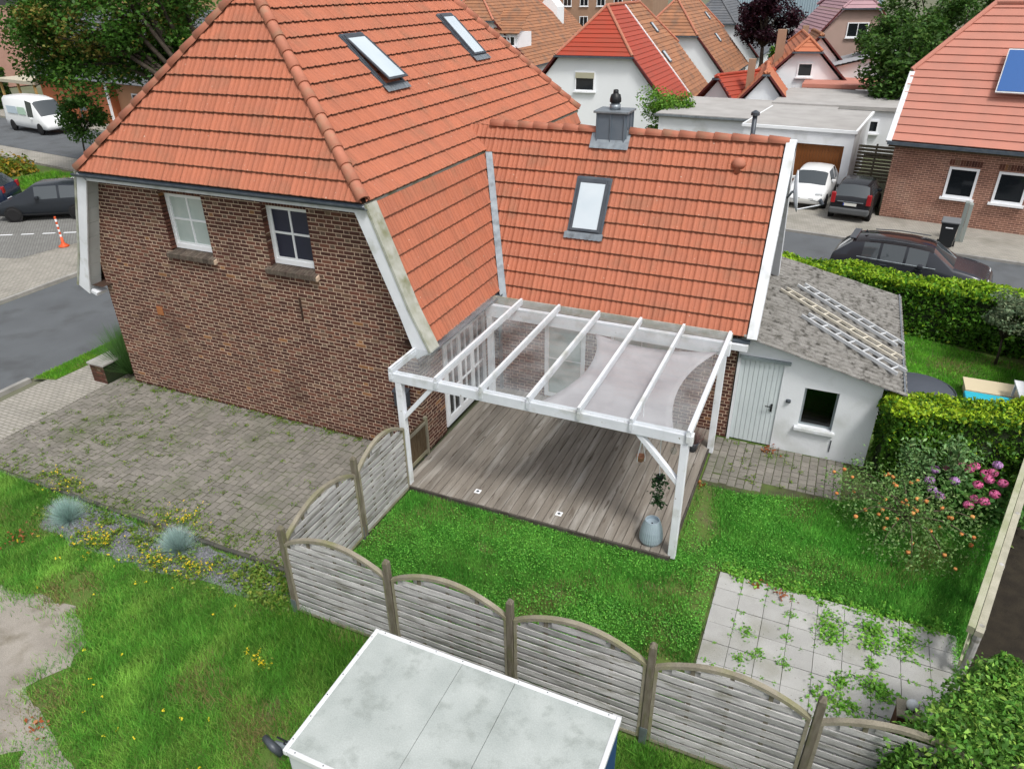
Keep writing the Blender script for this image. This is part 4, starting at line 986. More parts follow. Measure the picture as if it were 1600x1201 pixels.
# ------------------------------------------------------------------ fence of arched lattice panels
def fence_panel(p, q, label):
    p, q = Vector((*p, 0)), Vector((*q, 0)); d = (q-p).normalized(); L = (q-p).length; a = math.atan2(d.y, d.x)
    t = thing('lattice_fence', label, 'fence', p, a, 'arched garden fence panels')
    zt = lambda x: 1.46+.30*math.sin(math.pi*min(max(x/L, 0), 1))**.85
    for x in (.0, L-.045): MB().box(x, x+.045, -.03, .03, .07, zt(x+.02)).build('stile', FENCER, t, local=True)
    arch = MB(); n = 14
    for i in range(n):
        x0, x1 = L*i/n, L*(i+1)/n; za, zb_ = zt(x0), zt(x1)
        arch.add([(x0, -.035, za-.045), (x1, -.035, zb_-.045), (x1, .035, zb_-.045), (x0, .035, za-.045), (x0, -.035, za+.012), (x1, -.035, zb_+.012), (x1, .035, zb_+.012), (x0, .035, za+.012)],
            [(3,2,1,0),(4,5,6,7),(0,1,5,4),(2,3,7,6)])
    arch.build('top_rail', FENCER, t, local=True)
    MB().box(.045, L-.045, -.025, .025, .05, .10).build('bottom_rail', FENCER, t, local=True)
    xs = [L*.25, L*.5, L*.75]
    for x in xs: MB().box(x-.026, x+.026, -.0105, .0105, .1, zt(x)-.04).build('batten', FENCEP, t, local=True)
    # boards nailed alternately to both faces of the battens
    for side, zs in ((-1, .115), (1, .115+.066)):
        z = zs; h = .088
        while z < 1.72:
            zc = z+h; x0, x1 = .045, L-.045
            if zc > zt(0)-.05:
                s_ = min(1, max(0, (zc+.05-1.46)/.30))**(1/.85); th_ = math.asin(min(1, s_))/math.pi*L; x0, x1 = max(x0, th_+.02), min(x1, L-th_-.02)
            if x1-x0 < .3: break
            mb = MB(); N = 8; V = []; ph = random.uniform(0, 6); sag = random.uniform(-.004, .004)
            for i in range(N+1):
                x = x0+(x1-x0)*i/N; y = side*.017+.0035*math.sin(ph+x*4.5); tw = .004*math.sin(ph+x*2); dz = sag*math.sin(math.pi*i/N)
                V += [(x, y-.006+tw, z+dz), (x, y-.006-tw, z+h+dz), (x, y+.006-tw, z+h+dz), (x, y+.006+tw, z+dz)]
            F = [(i*4+j, i*4+4+j, i*4+4+(j+1) % 4, i*4+(j+1) % 4) for i in range(N) for j in range(4)]+[(3, 2, 1, 0), (N*4, N*4+1, N*4+2, N*4+3)]
            mb.add(V, [tuple(reversed(f)) for f in F]); mb.build('slat', FENCEW, t, local=True)
            z += .132
    return t
def fence_post(x, y, label, h=1.82):
    t = thing('fence_post', label, 'fence post', (x, y, 0), group='garden fence posts')
    mb = MB(); w = .045
    mb.box(-w, w, -w, w, .06, h-.05); mb.add([(-w, -w, h-.05), (w, -w, h-.05), (w, w, h-.05), (-w, w, h-.05), (-w*.4, -w*.4, h), (w*.4, -w*.4, h), (w*.4, w*.4, h), (-w*.4, w*.4, h)], [(0,1,5,4),(1,2,6,5),(2,3,7,6),(3,0,4,7),(4,5,6,7)])
    mb.build('post', FENCEP, t, local=True, bevel=.006)
    MB().box(-w-.006, w+.006, -w-.006, -w-.001, -.02, .30).build('anchor_plate', ZINC, t, local=True); MB().box(-w-.006, w+.006, w+.001, w+.006, -.02, .30).build('anchor_plate', ZINC, t, local=True)
    t.rotation_euler = (random.uniform(-.012, .012), random.uniform(-.012, .012), 0)
    return t
FX, FYY, FS = .32, -4.75, 1.924
fence_panel((FX, -2.81+.05), (FX, -1.24), 'arched lattice fence panel between the pergola post and the first fence post')
fence_panel((FX, FYY+.06), (FX, -2.81-.05), 'arched lattice fence panel running along the driveway end to the fence corner')
pl = ['arched lattice fence panel next to the fence corner beside the lawn', 'arched lattice fence panel behind the left half of the trailer', 'arched lattice fence panel behind the right end of the trailer',
      'arched lattice fence panel in front of the slab patio', 'arched lattice fence panel running into the large shrub']
for i in range(5): fence_panel((FX+i*FS+.05, FYY), (FX+(i+1)*FS-.05, FYY), pl[i])
fence_post(FX, -2.81, 'timber fence post between the two panels near the pergola')
ql = ['timber post at the corner of the fence', 'first timber fence post right of the fence corner', 'timber fence post behind the middle of the trailer', 'timber fence post with metal shoe just right of the trailer', 'timber fence post in front of the slab patio', 'timber fence post inside the large shrub']
for i in range(6): fence_post(FX+i*FS, FYY, ql[i], 1.86 if i in (3, 4) else 1.80)
gate = thing('wooden_gate', 'low brown plank gate between pergola post and brick house corner', 'gate', (.2, -.55, .1))
for i in range(7):
    y0 = -1.03+i*.135; MB().box(.10, .122, y0, y0+.125, .14, .98).build('plank', BROWNW, gate)
for z in (.22, .92): MB().box(.124, .15, -1.04, -.08, z-.035, z+.035).build('rail', FENCER, gate)
for y in (-1.05, -.10): MB().box(.085, .16, y-.03, y+.03, .1, 1.04).build('stile', FENCER, gate)

# ------------------------------------------------------------------ box trailer
TX0, TX1, TY0, TY1, TZ = 2.86, 6.03, -7.72, -5.93, 1.90
tr = thing('box_trailer', 'white roofed box trailer parked against the outside of the fence', 'trailer', ((TX0+TX1)/2, (TY0+TY1)/2, 0))
MB().box(TX0+.03, TX1-.03, TY0+.03, TY1-.03, .55, TZ-.06).build('body', mat('grey_white_tarpaulin', (.60, .63, .66), (.54, .57, .60), .55, 2, bump=.2, bscale=6), tr, bevel=.02)
MB().box(TX1-.028, TX1-.02, TY0+.05, TY1-.05, .6, TZ-.12).build('rear_tarpaulin', TARPBLUE, tr)
fr = MB(); t = .055
fr.box(TX0, TX0+t, TY0, TY1, TZ-.075, TZ+.006).box(TX1-t, TX1, TY0, TY1, TZ-.075, TZ+.006).box(TX0+t, TX1-t, TY0, TY0+t, TZ-.075, TZ+.006).box(TX0+t, TX1-t, TY1-t, TY1, TZ-.075, TZ+.006)
fr.build('roof_trim', TRAILW, tr, bevel=.012)
for (a, b) in ((TX0+t, 4.10), (4.106, 4.78), (4.786, TX1-t)): MB().box(a, b, TY0+t, TY1-t, TZ-.05, TZ-.004).build('roof_panel', TRAILT, tr)
rv = MB()
for i in range(9):
    x = TX0+.15+i*.36
    rv.lathe([(.009, 0), (.006, .004)], (x, TY1-.028, TZ+.006), 6); rv.lathe([(.009, 0), (.006, .004)], (x, TY0+.028, TZ+.006), 6)
for i in range(6): rv.lathe([(.009, 0), (.006, .004)], (TX0+.028, TY0+.15+i*.3, TZ+.006), 6)
tag(rv.build('rivets', ANTH, tr), kind='stuff')
MB().prism([(TY1+.0, TZ-.05), (TY1+.10, TZ-.12), (TY1+.10, TZ-.16), (TY1-.01, TZ-.12)], 'x', TX1-.12, TX1-.02).build('loose_tarpaulin_flap', TRAILW, tr)
MB().box(TX0+.1, TX1-.1, TY0+.1, TY1-.1, .40, .52).build('chassis', ZINC, tr)
for y in (TY0+.02, TY1-.02):
    w_ = MB(); w_.lathe([(.10, -.09), (.30, -.09), (.325, -.05), (.325, .05), (.30, .09), (.10, .09)], (0, 0, 0), 24); 
    w_.v = [(4.55+v[0], y+v[2]*.9-(.10 if y > -7 else -.10), .33+v[1]) for v in w_.v]; wh = w_.build('wheel', BLACK, tr, smooth=True)
MB().tube([(TX0+.1, -6.85, .46), (1.85, -7.0, .46)], .045, 8).build('drawbar', ZINC, tr)
MB().tube([(1.98, -7.05, .40), (1.90, -7.08, .54), (1.72, -7.02, .54)], [.05, .055, .045], 10).build('coupling', ANTH, tr, smooth=True)
MB().tube([(2.16, -7.06, .05), (2.16, -7.06, .75)], .03, 8).build('jockey_wheel_tube', ZINC, tr); MB().tube([(2.16, -7.06, .75), (2.02, -7.08, .80)], .014, 6).build('crank_handle', BLACK, tr)
MB().tube([(2.05+.1*i/8, -7.02+.04*math.sin(i*2.2), .56+.06*math.cos(i*2.2)) for i in range(9)], .02, 6).build('cable_bellows', BLACK, tr)

# ------------------------------------------------------------------ garden plants
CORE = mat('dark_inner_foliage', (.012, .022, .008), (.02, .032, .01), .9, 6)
def hedge(name, label, p, q, th, h, leaf, dens, base, alt, seed, group=None, zb=.0):
    p, q = np.array(p, float), np.array(q, float); d = q-p; L = np.linalg.norm(d); d /= L; s = np.array([-d[1], d[0]])
    t = thing(name, label, 'hedge', ((p[0]+q[0])/2, (p[1]+q[1])/2, 0), group=group)
    mb = MB(); a = p-s*(th/2-.13)+d*.1; b = q-s*(th/2-.13)-d*.1; c = q+s*(th/2-.13)-d*.1; e = p+s*(th/2-.13)+d*.1
    mb.prism([tuple(a), tuple(b), tuple(c), tuple(e)], 'z', zb, h-.16); mb.build('branches', CORE, t)
    Ps, Ns, Tp = [], [], []
    def face(n, f, nrm, topf):
        a_, b_ = rng.uniform(size=n), rng.uniform(size=n); Ps.append(f(a_, b_)); Ns.append(np.tile(nrm, (n, 1))); Tp.append(np.full(n, topf))
    n1 = int(L*h*dens); P3 = lambda xy, z: np.column_stack([xy, z])
    for sg in (-1, 1): face(n1, lambda a_, b_, sg=sg: P3(p+np.outer(a_*L, d)+s*sg*th/2, zb+b_*(h-zb)), np.array([s[0]*sg, s[1]*sg, .25]), 0)
    face(int(L*th*dens*1.3), lambda a_, b_: P3(p+np.outer(a_*L, d)+np.outer((b_-.5)*th, s), np.full(len(a_), h)), np.array([0, 0, 1.]), 1)
    for e0, sg in ((p, -1), (q, 1)): face(int(th*h*dens), lambda a_, b_, e0=e0: P3(e0+np.outer((a_-.5)*th, s), zb+b_*(h-zb)), np.array([d[0]*sg, d[1]*sg, .2]), 0)
    P = np.concatenate(Ps); N = np.concatenate(Ns); T = np.concatenate(Tp)
    bump = (vnoise(P[:, :2]*1.0+P[:, 2:3]*.7, 1.6, seed)-.5)*.22+(vnoise(P[:, :2]+P[:, 2:3], 5, seed+1)-.5)*.10
    N = N/np.linalg.norm(N, axis=1)[:, None]; P = P+N*(bump-np.abs(rng.normal(0, .09, len(P)))-.03)[:, None]
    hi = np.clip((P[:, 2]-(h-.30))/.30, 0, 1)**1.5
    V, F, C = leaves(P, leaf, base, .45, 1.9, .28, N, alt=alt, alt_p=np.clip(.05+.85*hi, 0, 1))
    npmesh('foliage', V, F, LEAF, t, C); return t
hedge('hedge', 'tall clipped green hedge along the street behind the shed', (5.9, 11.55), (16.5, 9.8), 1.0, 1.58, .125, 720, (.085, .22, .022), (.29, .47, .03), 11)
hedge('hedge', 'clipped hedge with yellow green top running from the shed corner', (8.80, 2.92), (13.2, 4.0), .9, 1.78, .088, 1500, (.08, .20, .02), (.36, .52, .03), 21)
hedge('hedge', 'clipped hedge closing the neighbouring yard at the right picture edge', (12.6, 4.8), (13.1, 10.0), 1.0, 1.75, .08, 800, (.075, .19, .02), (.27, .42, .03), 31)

def leafy(parent, pts, r, n, size, base, alt=None, alt_p=.2, name='foliage', aspect=2.0, up=.3, var=.35, squash=1.0, droop=.0):
    pts = np.array(pts, float); i = rng.integers(0, len(pts), n); P = pts[i]+rng.normal(0, 1, (n, 3))*np.array([r, r, r*squash])
    V, F, C = leaves(P, size, base, var, aspect, up, alt=alt, alt_p=alt_p, droop=droop); return npmesh(name, V, F, LEAF, parent, C)
def arc(p, q, sag, n=7):
    p, q = Vector(p), Vector(q); return [p.lerp(q, i/(n-1))+Z*sag*4*(i/(n-1))*(1-i/(n-1)) for i in range(n)]
# apple bush
apple = thing('apple_tree', 'low spreading apple tree with orange red apples on the garden lawn', 'tree', (9.35, 1.0, 0))
br = MB(); br.tube([(9.35, 1.0, -.05), (9.33, 1.02, .25), (9.3, 1.0, .45)], [.045, .04, .03], 8)
tips = [(8.15, 1.45, .62), (8.5, .75, .5), (8.95, .2, .38), (9.4, .05, .4), (9.9, .2, .38), (10.35, .7, .5), (10.4, 1.2, .6), (9.9, 1.6, .7), (9.2, 1.75, .75), (8.5, 1.8, .7), (9.4, .8, .8), (8.9, 1.1, .75), (8.3, 1.1, .5)]
bpts = []
for tp in tips:
    a = arc((9.3, 1.0, .42), tp, .22, 9); br.tube(a, [.022-.002*i for i in range(9)], 6); bpts += [tuple(x) for x in a[3:]]+[tuple(a[-1])]*2
br.build('trunk', TWIG, apple)
leafy(apple, bpts, .17, 4200, .06, (.13, .25, .065), (.21, .34, .12), .35, 'crown', up=.25)
ap_m = mat('apple_skin', (.62, .32, .10), (.52, .16, .05), .4, 9, piece=.15)
am = MB(); am.lathe([(.008, -.032), (.028, -.026), (.038, 0), (.034, .022), (.014, .030), (.006, .024)], (0, 0, 0), 9); ame = am.mesh('apple'); ame.materials.append(ap_m)
for pl_ in ame.polygons: pl_.use_smooth = True
for i in range(46):
    c = random.choice(bpts); o = bpy.data.objects.new('apple', ame); link(o, apple); o.location = Vector((c[0]+random.gauss(0, .12), c[1]+random.gauss(0, .12)-.05, c[2]+random.gauss(.02, .08)))+w2l(apple); o.scale = [random.uniform(.8, 1.1)]*3
# tall leafy shoots
for k, (x, y, h, lb) in enumerate(((9.45, 2.05, 1.45, 'grey green leafy shrub shoot in front of the hedge near the shed'), (10.15, 2.35, 1.75, 'taller pale green leafy shrub shoot behind the pink hydrangea'))):
    t = thing('shrub', lb, 'shrub', (x, y, 0), group='leafy shoots in front of the hedge'); st = MB(); pp = []
    for j in range(7):
        a = random.uniform(0, 6.28); e = (x+.25*math.cos(a), y+.18*math.sin(a), h*random.uniform(.7, 1.0)); ar = arc((x, y, 0), e, .0, 9); st.tube(ar, [.012-.001*i for i in range(9)], 5); pp += [tuple(v) for v in ar[2:]]
    st.build('stem', TWIG, t); leafy(t, pp, .085, 900, .095, (.16, .30, .11), (.24, .40, .16), .35, aspect=2.4, up=.3)
# hydrangea
hyd = thing('hydrangea', 'hydrangea bush with pink and lilac flower heads by the hedge', 'shrub', (10.4, 2.2, 0))
hp = [(10.4+random.gauss(0, .38), 2.15+random.gauss(0, .32), random.uniform(.15, .72)) for _ in range(60)]
st = MB()
for j in range(14): st.tube(arc((10.4+random.gauss(0, .1), 2.15+random.gauss(0, .1), 0), hp[j], .05, 5), .008, 5)
st.build('stem', TWIG, hyd); leafy(hyd, hp, .13, 1500, .12, (.055, .16, .028), (.10, .24, .045), .3, aspect=1.5, up=.7)
heads = [(10.21, 2.55, .82, 0), (9.75, 2.2, .80, 1), (9.68, 1.95, .70, 1), (9.72, 1.72, .66, 1), (9.85, 1.62, .62, 1), (10.45, 2.6, .8, 0), (10.73, 2.5, .8, 0), (10.60, 2.44, .78, 0), (10.44, 2.0, .78, 0), (10.84, 2.81, .8, 1), (10.53, 1.62, .7, 0), (10.40, 1.70, .66, 0), (10.3, 1.55, .6, 0), (10.06, 1.94, .8, 1), (9.98, 2.35, .8, 0), (10.62, 2.15, .85, 0), (10.85, 2.2, .8, 0), (10.3, 2.3, .9, 0), (10.7, 1.85, .75, 0)]
for (x, y, z, kd) in heads:
    n = 130; v = rng.normal(size=(n, 3)); v /= np.linalg.norm(v, axis=1)[:, None]; P = np.array([x, y, z+.06])+v*np.array([.085, .085, .065])
    V, F, C = leaves(P, .042, (.68, .17, .36) if kd == 0 else (.52, .30, .58), .25, 1.1, .8, v); npmesh('flower_head', V, F, PETAL, hyd, C)
# big shrub at the lower right
bush = thing('large_shrub', 'large dense climbing shrub overgrowing the fence at lower right', 'shrub', (10.6, -4.2, 0))
BP = rough_poly([(8.72, -6.8), (8.72, -4.75), (9.0, -4.15), (9.4, -3.65), (9.75, -3.15), (10.6, -2.9), (12.6, -2.7), (13.2, -4), (13, -7.2), (9.2, -7.2)], .10, .4, 6)
pc = np.array(BP)
def edge_d(P):
    dmin = np.full(len(P), 9.)
    for i in range(len(pc)):
        a, b = pc[i], pc[(i+1) % len(pc)]; ab = b-a; t_ = np.clip(((P-a)@ab)/(ab@ab), 0, 1); dmin = np.minimum(dmin, np.linalg.norm(P-(a+t_[:, None]*ab), axis=1))
    return dmin
P2 = scatter(BP, 5200); dd = edge_d(P2); hh = 1.85*np.clip(dd/.28, 0, 1)**.42*(.74+.45*vnoise(P2, 1.3, 3))+.22*(vnoise(P2, 4, 4)-.5)
P = np.column_stack([P2, np.maximum(.05, hh-np.abs(rng.normal(0, .09, len(P2))))])
keep = vnoise(P2, 3.2, 17) > .16; P = P[keep]; dd2 = vnoise(P[:, :2], 2.5, 9)
side = scatter(BP, 2600); sd = edge_d(side); side = side[sd < .22]; P = np.concatenate([P, np.column_stack([side, rng.uniform(.1, 1.65, len(side))])]); dd2 = vnoise(P[:, :2]+P[:, 2:3], 2.5, 9)
spr = scatter(BP, 16); sz_ = 1.5*np.clip(edge_d(spr)/.28, 0, 1)**.42; i_ = rng.integers(0, len(spr), 9000); hh_ = rng.uniform(0, .5, 9000); P = np.concatenate([P, np.column_stack([spr[i_]+rng.normal(0, 1, (9000, 2))*(.13-.2*hh_)[:, None].clip(.03), sz_[i_]+.05+hh_*(.5+.9*(i_ % 7)/7)])]); dd2 = np.concatenate([dd2, np.full(9000, .62)])
fx_ = rng.uniform(8.95, 11.6, 7000); P = np.concatenate([P, np.column_stack([fx_, rng.normal(-4.72, .20, 7000), rng.uniform(1.0, 1.0+np.clip((fx_-8.9)*3, .25, 1.05))])]); dd2 = np.concatenate([dd2, rng.uniform(.4, .75, 7000)])
V, F, C = leaves(P, .072, (.10, .25, .035), .5, 2.1, .45, alt=(.26, .46, .08), alt_p=np.clip((dd2-.45)*2.2, .05, .8)); npmesh('foliage', V, F, LEAF, bush, C)
ins = [(c_[0]*.86+10.9*.14, c_[1]*.86-4.4*.14) for c_ in BP]; mb = MB(); n = len(ins)
mb.add([(x, y, 0) for x, y in ins]+[(x, y, 1.05) for x, y in ins]+[(x*.75+10.9*.25, y*.75-4.4*.25, 1.35) for x, y in ins], [(i, (i+1) % n, n+(i+1) % n, n+i) for i in range(n)]+[(n+i, n+(i+1) % n, 2*n+(i+1) % n, 2*n+i) for i in range(n)]+[tuple(range(2*n, 3*n))])
mb.build('branches', CORE, bush)
# wooden light pillar with a globe
pil = thing('wooden_pillar', 'short brown wooden pillar beside the slab patio and shrub', 'pillar', (9.2, -3.35, 0))
MB().box(9.11, 9.35, -3.46, -3.20, 0, .50).build('post', mat('red_brown_wood', (.10, .035, .018), (.07, .03, .018), .8, 5), pil); MB().box(9.09, 9.37, -3.48, -3.18, .502, .53).build('cap', FENCER, pil)
glo = thing('globe_light', 'small white globe light on the wooden pillar', 'lamp', (9.25, -3.34, .53)); MB().lathe([(.05, 0), (.055, .04), (.04, .05)], (9.25, -3.34, .531), 14).build('base', BLACK, glo)
MB().lathe([(.03, 0), (.06, .02), (.075, .06), (.072, .09), (.05, .125), (.01, .14)], (9.25, -3.34, .582), 16).build('globe', mat('white_globe', (.75, .78, .82), None, .3), glo, smooth=True)
# low timber rail at the right
rail = thing('timber_rail_fence', 'low weathered timber rail fence along the right edge of the lawn', 'fence', (10.5, 0, 0))
A0, B0 = Vector((9.98, -2.05, 1.0)), Vector((11.75, 4.5, 1.0)); dr_ = (B0-A0).normalized(); sr = dr_.cross(Z)
GREENW = mat('algae_green_timber', (.30, .32, .20), (.40, .40, .30), .85, 4, bump=.2, fine=.15); PALEW = mat('pale_bleached_timber', (.42, .40, .32), (.33, .32, .25), .85, 4, bump=.2, fine=.12)
mb = MB(); mb.beam(A0-sr*.05, B0-sr*.05, .09, .12); mb.build('rail', GREENW, rail); mb = MB(); mb.beam(A0+sr*.055-Z*.02, B0+sr*.055-Z*.02, .10, .09); mb.build('cap_rail', PALEW, rail)
for k in range(5):
    c = A0+dr_*(.15+k*1.55); MB().lathe([(.055, 0), (.055, .98), (.05, 1.02), (.02, 1.03)], (c.x+sr.x*.06, c.y+sr.y*.06, 0), 10).build('post', FENCEW, rail)
for z in (.35, .68):
    mb = MB(); mb.beam(A0-sr*.02-Z*(1-z), B0-sr*.02-Z*(1-z), .03, .12); mb.build('board', GREENW, rail)
# fescue tufts, pampas clump
def tuft(name, label, x, y, n, h, spread, base, var=.25, w=.008, group=None):
    t = thing(name, label, 'ornamental grass', (x, y, 0), group=group)
    a = rng.uniform(0, 6.28, n); el = np.abs(rng.normal(.0, spread, n)); dv_ = np.stack([np.cos(a)*np.sin(el), np.sin(a)*np.sin(el), np.cos(el)], 1)
    P = np.column_stack([x+np.cos(a)*.05*rng.uniform(size=n), y+np.sin(a)*.05*rng.uniform(size=n), np.zeros(n)])
    V, F, C = blades(P, h, w, base, var, dirv=dv_, tip=1.1, hv=.25); npmesh('blades', V, F, GRASS, t, C); return t
tuft('fescue_tuft', 'blue grey fescue grass tuft nearest the left picture edge', -5.25, -4.62, 2200, .44, .8, (.40, .56, .52), group='fescue tufts in the gravel bed')
tuft('fescue_tuft', 'blue grey fescue grass tuft in the gravel bed nearer the fence', -2.62, -4.42, 2200, .44, .8, (.40, .54, .52), group='fescue tufts in the gravel bed')
tuft('ornamental_grass', 'tall green ornamental grass at the left corner of brick house', -9.15, .25, 1300, 1.25, .42, (.085, .19, .05), w=.016)
lowb = thing('planter_wall', 'low brick planter wall with stone cap at left house corner', 'wall', (-9.5, -.1, 0))
add_bricks((-9.72, -.42, .0), (1, 0, 0), brick_wall((0, 0, 0), (1, 0, 0), .5, lambda a: .5, seed=77), lowb, None)
MB().box(-9.72, -9.22, -.415, .75, 0, .5).build('core', bpy.data.materials['dark_inner_foliage'], lowb); MB().box(-9.76, -9.18, -.46, .8, .502, .56).build('cap', KERB, lowb, bevel=.01)
# yellow flowers
def flowers(name, label, pts, r, n, h, group):
    t = thing(name, label, 'flowers', (pts[0], pts[1], 0), group=group); P = np.column_stack([pts[0]+rng.normal(0, r, n), pts[1]+rng.normal(0, r*.6, n), np.zeros(n)])
    hs_ = h*rng.uniform(.5, 1.1, n); V, F, C = blades(P, h*.9, .012, (.12, .22, .03), .3); tag(npmesh('stems', V, F, GRASS, t, C), kind='stuff')
    k = 5; Q = np.repeat(P, k, axis=0); Q[:, 2] = np.repeat(hs_, k); Q += rng.normal(0, .012, Q.shape); V, F, C = leaves(Q, .024, (.82, .62, .03), .15, 1.3, .8); tag(npmesh('petals', V, F, PETAL, t, C), kind='stuff')
    leafy(t, [(p_[0], p_[1], .06) for p_ in P], .06, n*14, .045, (.16, .30, .04), (.30, .38, .05), .3)
for (x, y, n, r, lb) in ((-4.2, -4.85, 60, .26, 'yellow flowering clump beside the first fescue tuft'), (-2.7, -4.85, 45, .24, 'yellow flowering clump in front of the second fescue tuft'), (-1.95, -4.72, 35, .22, 'yellow flowering clump right of the second fescue tuft'),
        (-3.1, -3.85, 40, .3, 'yellow flowering weeds along the driveway edging'), (.50, -5.85, 14, .10, 'single yellow flower clump in the grass left of the trailer'), (-6.3, -3.85, 30, .3, 'yellow flowering weeds by the left end of the edging')):
    flowers('yellow_flowers', lb, (x, y), r, n, .17, 'yellow flower clumps')
# slate chips
P2 = scatter(BED, 2600); n = len(P2); s = .011*(1+.5*rng.uniform(-1, 1, n))[:, None, None]
tet = np.array([[1, 0, -.5], [-.5, .86, -.5], [-.5, -.86, -.5], [0, 0, .7]]); V = tet[None]*s*(1+.5*rng.uniform(-1, 1, (n, 4, 3))); V[:, :, :2] += P2[:, None]; V[:, :, 2] += .0
F = (np.array([[0, 1, 3], [1, 2, 3], [2, 0, 3]])[None]+4*np.arange(n)[:, None, None]).reshape(-1, 3)
o = npmesh('slate_chips', V.reshape(-1, 3), F, GRAVEL); tag(o, 'grey blue slate chips on the bed along the driveway', 'gravel', kind='stuff')

# ------------------------------------------------------------------ grass
SOILP = [(9.85, -3.2), (14, -3.2), (14, 3.2), (11.35, 3.2), (10.0, -2.2)]
PAT = [(6.44, -4.4), (9.98, -4.4), (9.98, -1.10), (6.44, -1.10)]; TER = [(5.5, 1.22), (6.5, 1.2), (7.3, 1.4), (8.4, 1.7), (9.1, 2.3), (8.8, 3.3), (5.5, 3.3)]
def grass(name, label, poly, dens, h, w, base, alt, excl, seed, thin=.2, dry=(.28, .24, .10), dryp=.10, lean=.6, hvar=.5):
    P = scatter(poly, dens)
    for e, k in excl:
        jit = P+rng.normal(0, k, P.shape); P = P[~in_poly(jit, e)]
    n1 = vnoise(P, 1.1, seed); n2 = vnoise(P, 3.1, seed+1); n3 = vnoise(P, .5, seed+2)
    keep = rng.uniform(size=len(P)) < np.clip((n1*.5+n2*.5-thin)*4, .04, 1); P, n1, n2, n3 = P[keep], n1[keep], n2[keep], n3[keep]
    hgt = h*(1-hvar/2+hvar*n3)
    Q = np.column_stack([P, np.full(len(P), -.02)])
    V, F, C = blades(Q, 1.0, w, base, .3, lean, alt=alt, alt_p=np.clip(n2*1.4-.35, 0, 1))
    Vr = V.reshape(-1, 3, 3); Vr[:, 2] = Vr[:, 0]*.5+Vr[:, 1]*.5+(Vr[:, 2]-Q)*hgt[:, None]
    lf = .58+.84*(.6*vnoise(P, .8, seed+5)+.4*vnoise(P, 4.5, seed+6)); C *= np.repeat(lf, 3)[:, None]
    dr = rng.uniform(size=len(P)) < np.clip((.42-n1)*2.5, 0, 1)*dryp*5; C.reshape(-1, 3, 3)[dr] = np.array(dry)*rng.uniform(.7, 1.2, (dr.sum(), 1, 1))
    o = npmesh(name, Vr.reshape(-1, 3), F, GRASS, None, C); return tag(o, label, 'grass', kind='stuff')
grass('garden_grass', 'bright green lawn grass inside the fenced garden', [(.36, -4.70), (11.0, -4.70), (11.6, 2.9), (8.7, 3.2), (5.66, 3.2), (5.66, -1.27), (.36, -1.27)], 6500, .085, .011, (.085, .31, .040), (.155, .42, .066), [(SOILP, .03), (PAT, .03), (TER, .05), (BP, .02), ([(5.6, -.9), (6.1, -.9), (6.35, -.2), (6.0, 1.3), (5.6, 1.3)], .12), ([(6.1, -2.4), (6.5, -2.4), (6.5, -1.0), (7.3, -1.12), (7.3, -.98), (6.2, -.9)], .06)], 41, .13, dryp=.10)
P2 = scatter(GAR, 2200); n1 = vnoise(P2, 1.3, 77)
for e, k in ((PAT, .03), (TER, .05), (BP, .02), (SOILP, .02)): 
    kk = ~in_poly(P2, e); P2, n1 = P2[kk], n1[kk]
kk = (rng.uniform(size=len(P2)) < np.clip((n1-.22)*1.5, .06, 1)) & (rng.uniform(size=len(P2)) > np.clip((P2[:, 0]-7.4)*.6, 0, .93)*np.clip((P2[:, 1]+1.6)*1.2, 0, 1)); P2 = P2[kk]
V, F, C = leaves(np.column_stack([P2, rng.uniform(.02, .07, len(P2))]), .027, (.12, .37, .05), .35, 1.15, 1.6, alt=(.20, .52, .075), alt_p=.3)
tag(npmesh('clover', V, F, LEAF, None, C), 'bright green clover spread through the garden lawn', 'clover', kind='stuff')
NOGRASS = [(BED, .13), (sandp, .19)]
grass('meadow_grass', 'uneven green meadow grass outside the fence around the trailer', [(-9.0, -4.12), (.28, -4.12), (.28, -4.82), (12.0, -4.82), (12.0, -8.6), (6.0, -8.9), (-2, -9.6), (-9.0, -9.6)], 5200, .095, .011, (.115, .33, .042), (.23, .45, .075), NOGRASS, 51, .15, dryp=.15, lean=.8, hvar=.9)
grass('verge_grass_blades', 'bright green grass strip beside the side road', [(-11.33, -.95), (-10.72, -.75), (-10.6, 2.6), (-11.33, 3.4)], 3500, .08, .02, (.09, .28, .02), (.17, .36, .03), [], 61, .0, dryp=.1)
# tall darker grass at the foot of the fence
P2 = np.concatenate([np.column_stack([rng.uniform(-.2, 3.2, 2600), rng.normal(-5.15, .32, 2600)]), np.column_stack([rng.uniform(6.1, 9, 2200), rng.normal(-5.3, .25, 2200)])])
V, F, C = blades(np.column_stack([P2, np.full(len(P2), -.02)]), .26, .014, (.065, .21, .02), .3, .7, alt=(.13, .31, .04), alt_p=.3); tag(npmesh('long_grass', V, F, GRASS, None, C), 'longer dark grass at the foot of the fence', 'grass', kind='stuff')
# scattered yellow flowers in the meadow
P2 = np.concatenate([scatter([(-4.5, -8.9), (1.5, -8.9), (1.5, -7.0), (-1.5, -6.4), (-4.5, -5.3)], 3.4), scatter([(-6, -5.6), (0, -5.6), (0, -4.9), (-6, -4.9)], 4)]); P2 = P2[~in_poly(P2, sandp)]; Q = np.repeat(np.column_stack([P2, rng.uniform(.07, .16, len(P2))]), 5, axis=0)+rng.normal(0, .011, (len(P2)*5, 3))
V, F, C = leaves(Q, .026, (.85, .70, .04), .15, 1.2, .9); tag(npmesh('meadow_flowers', V, F, PETAL, None, C), 'small yellow flowers scattered through the meadow grass', 'flowers', kind='stuff')
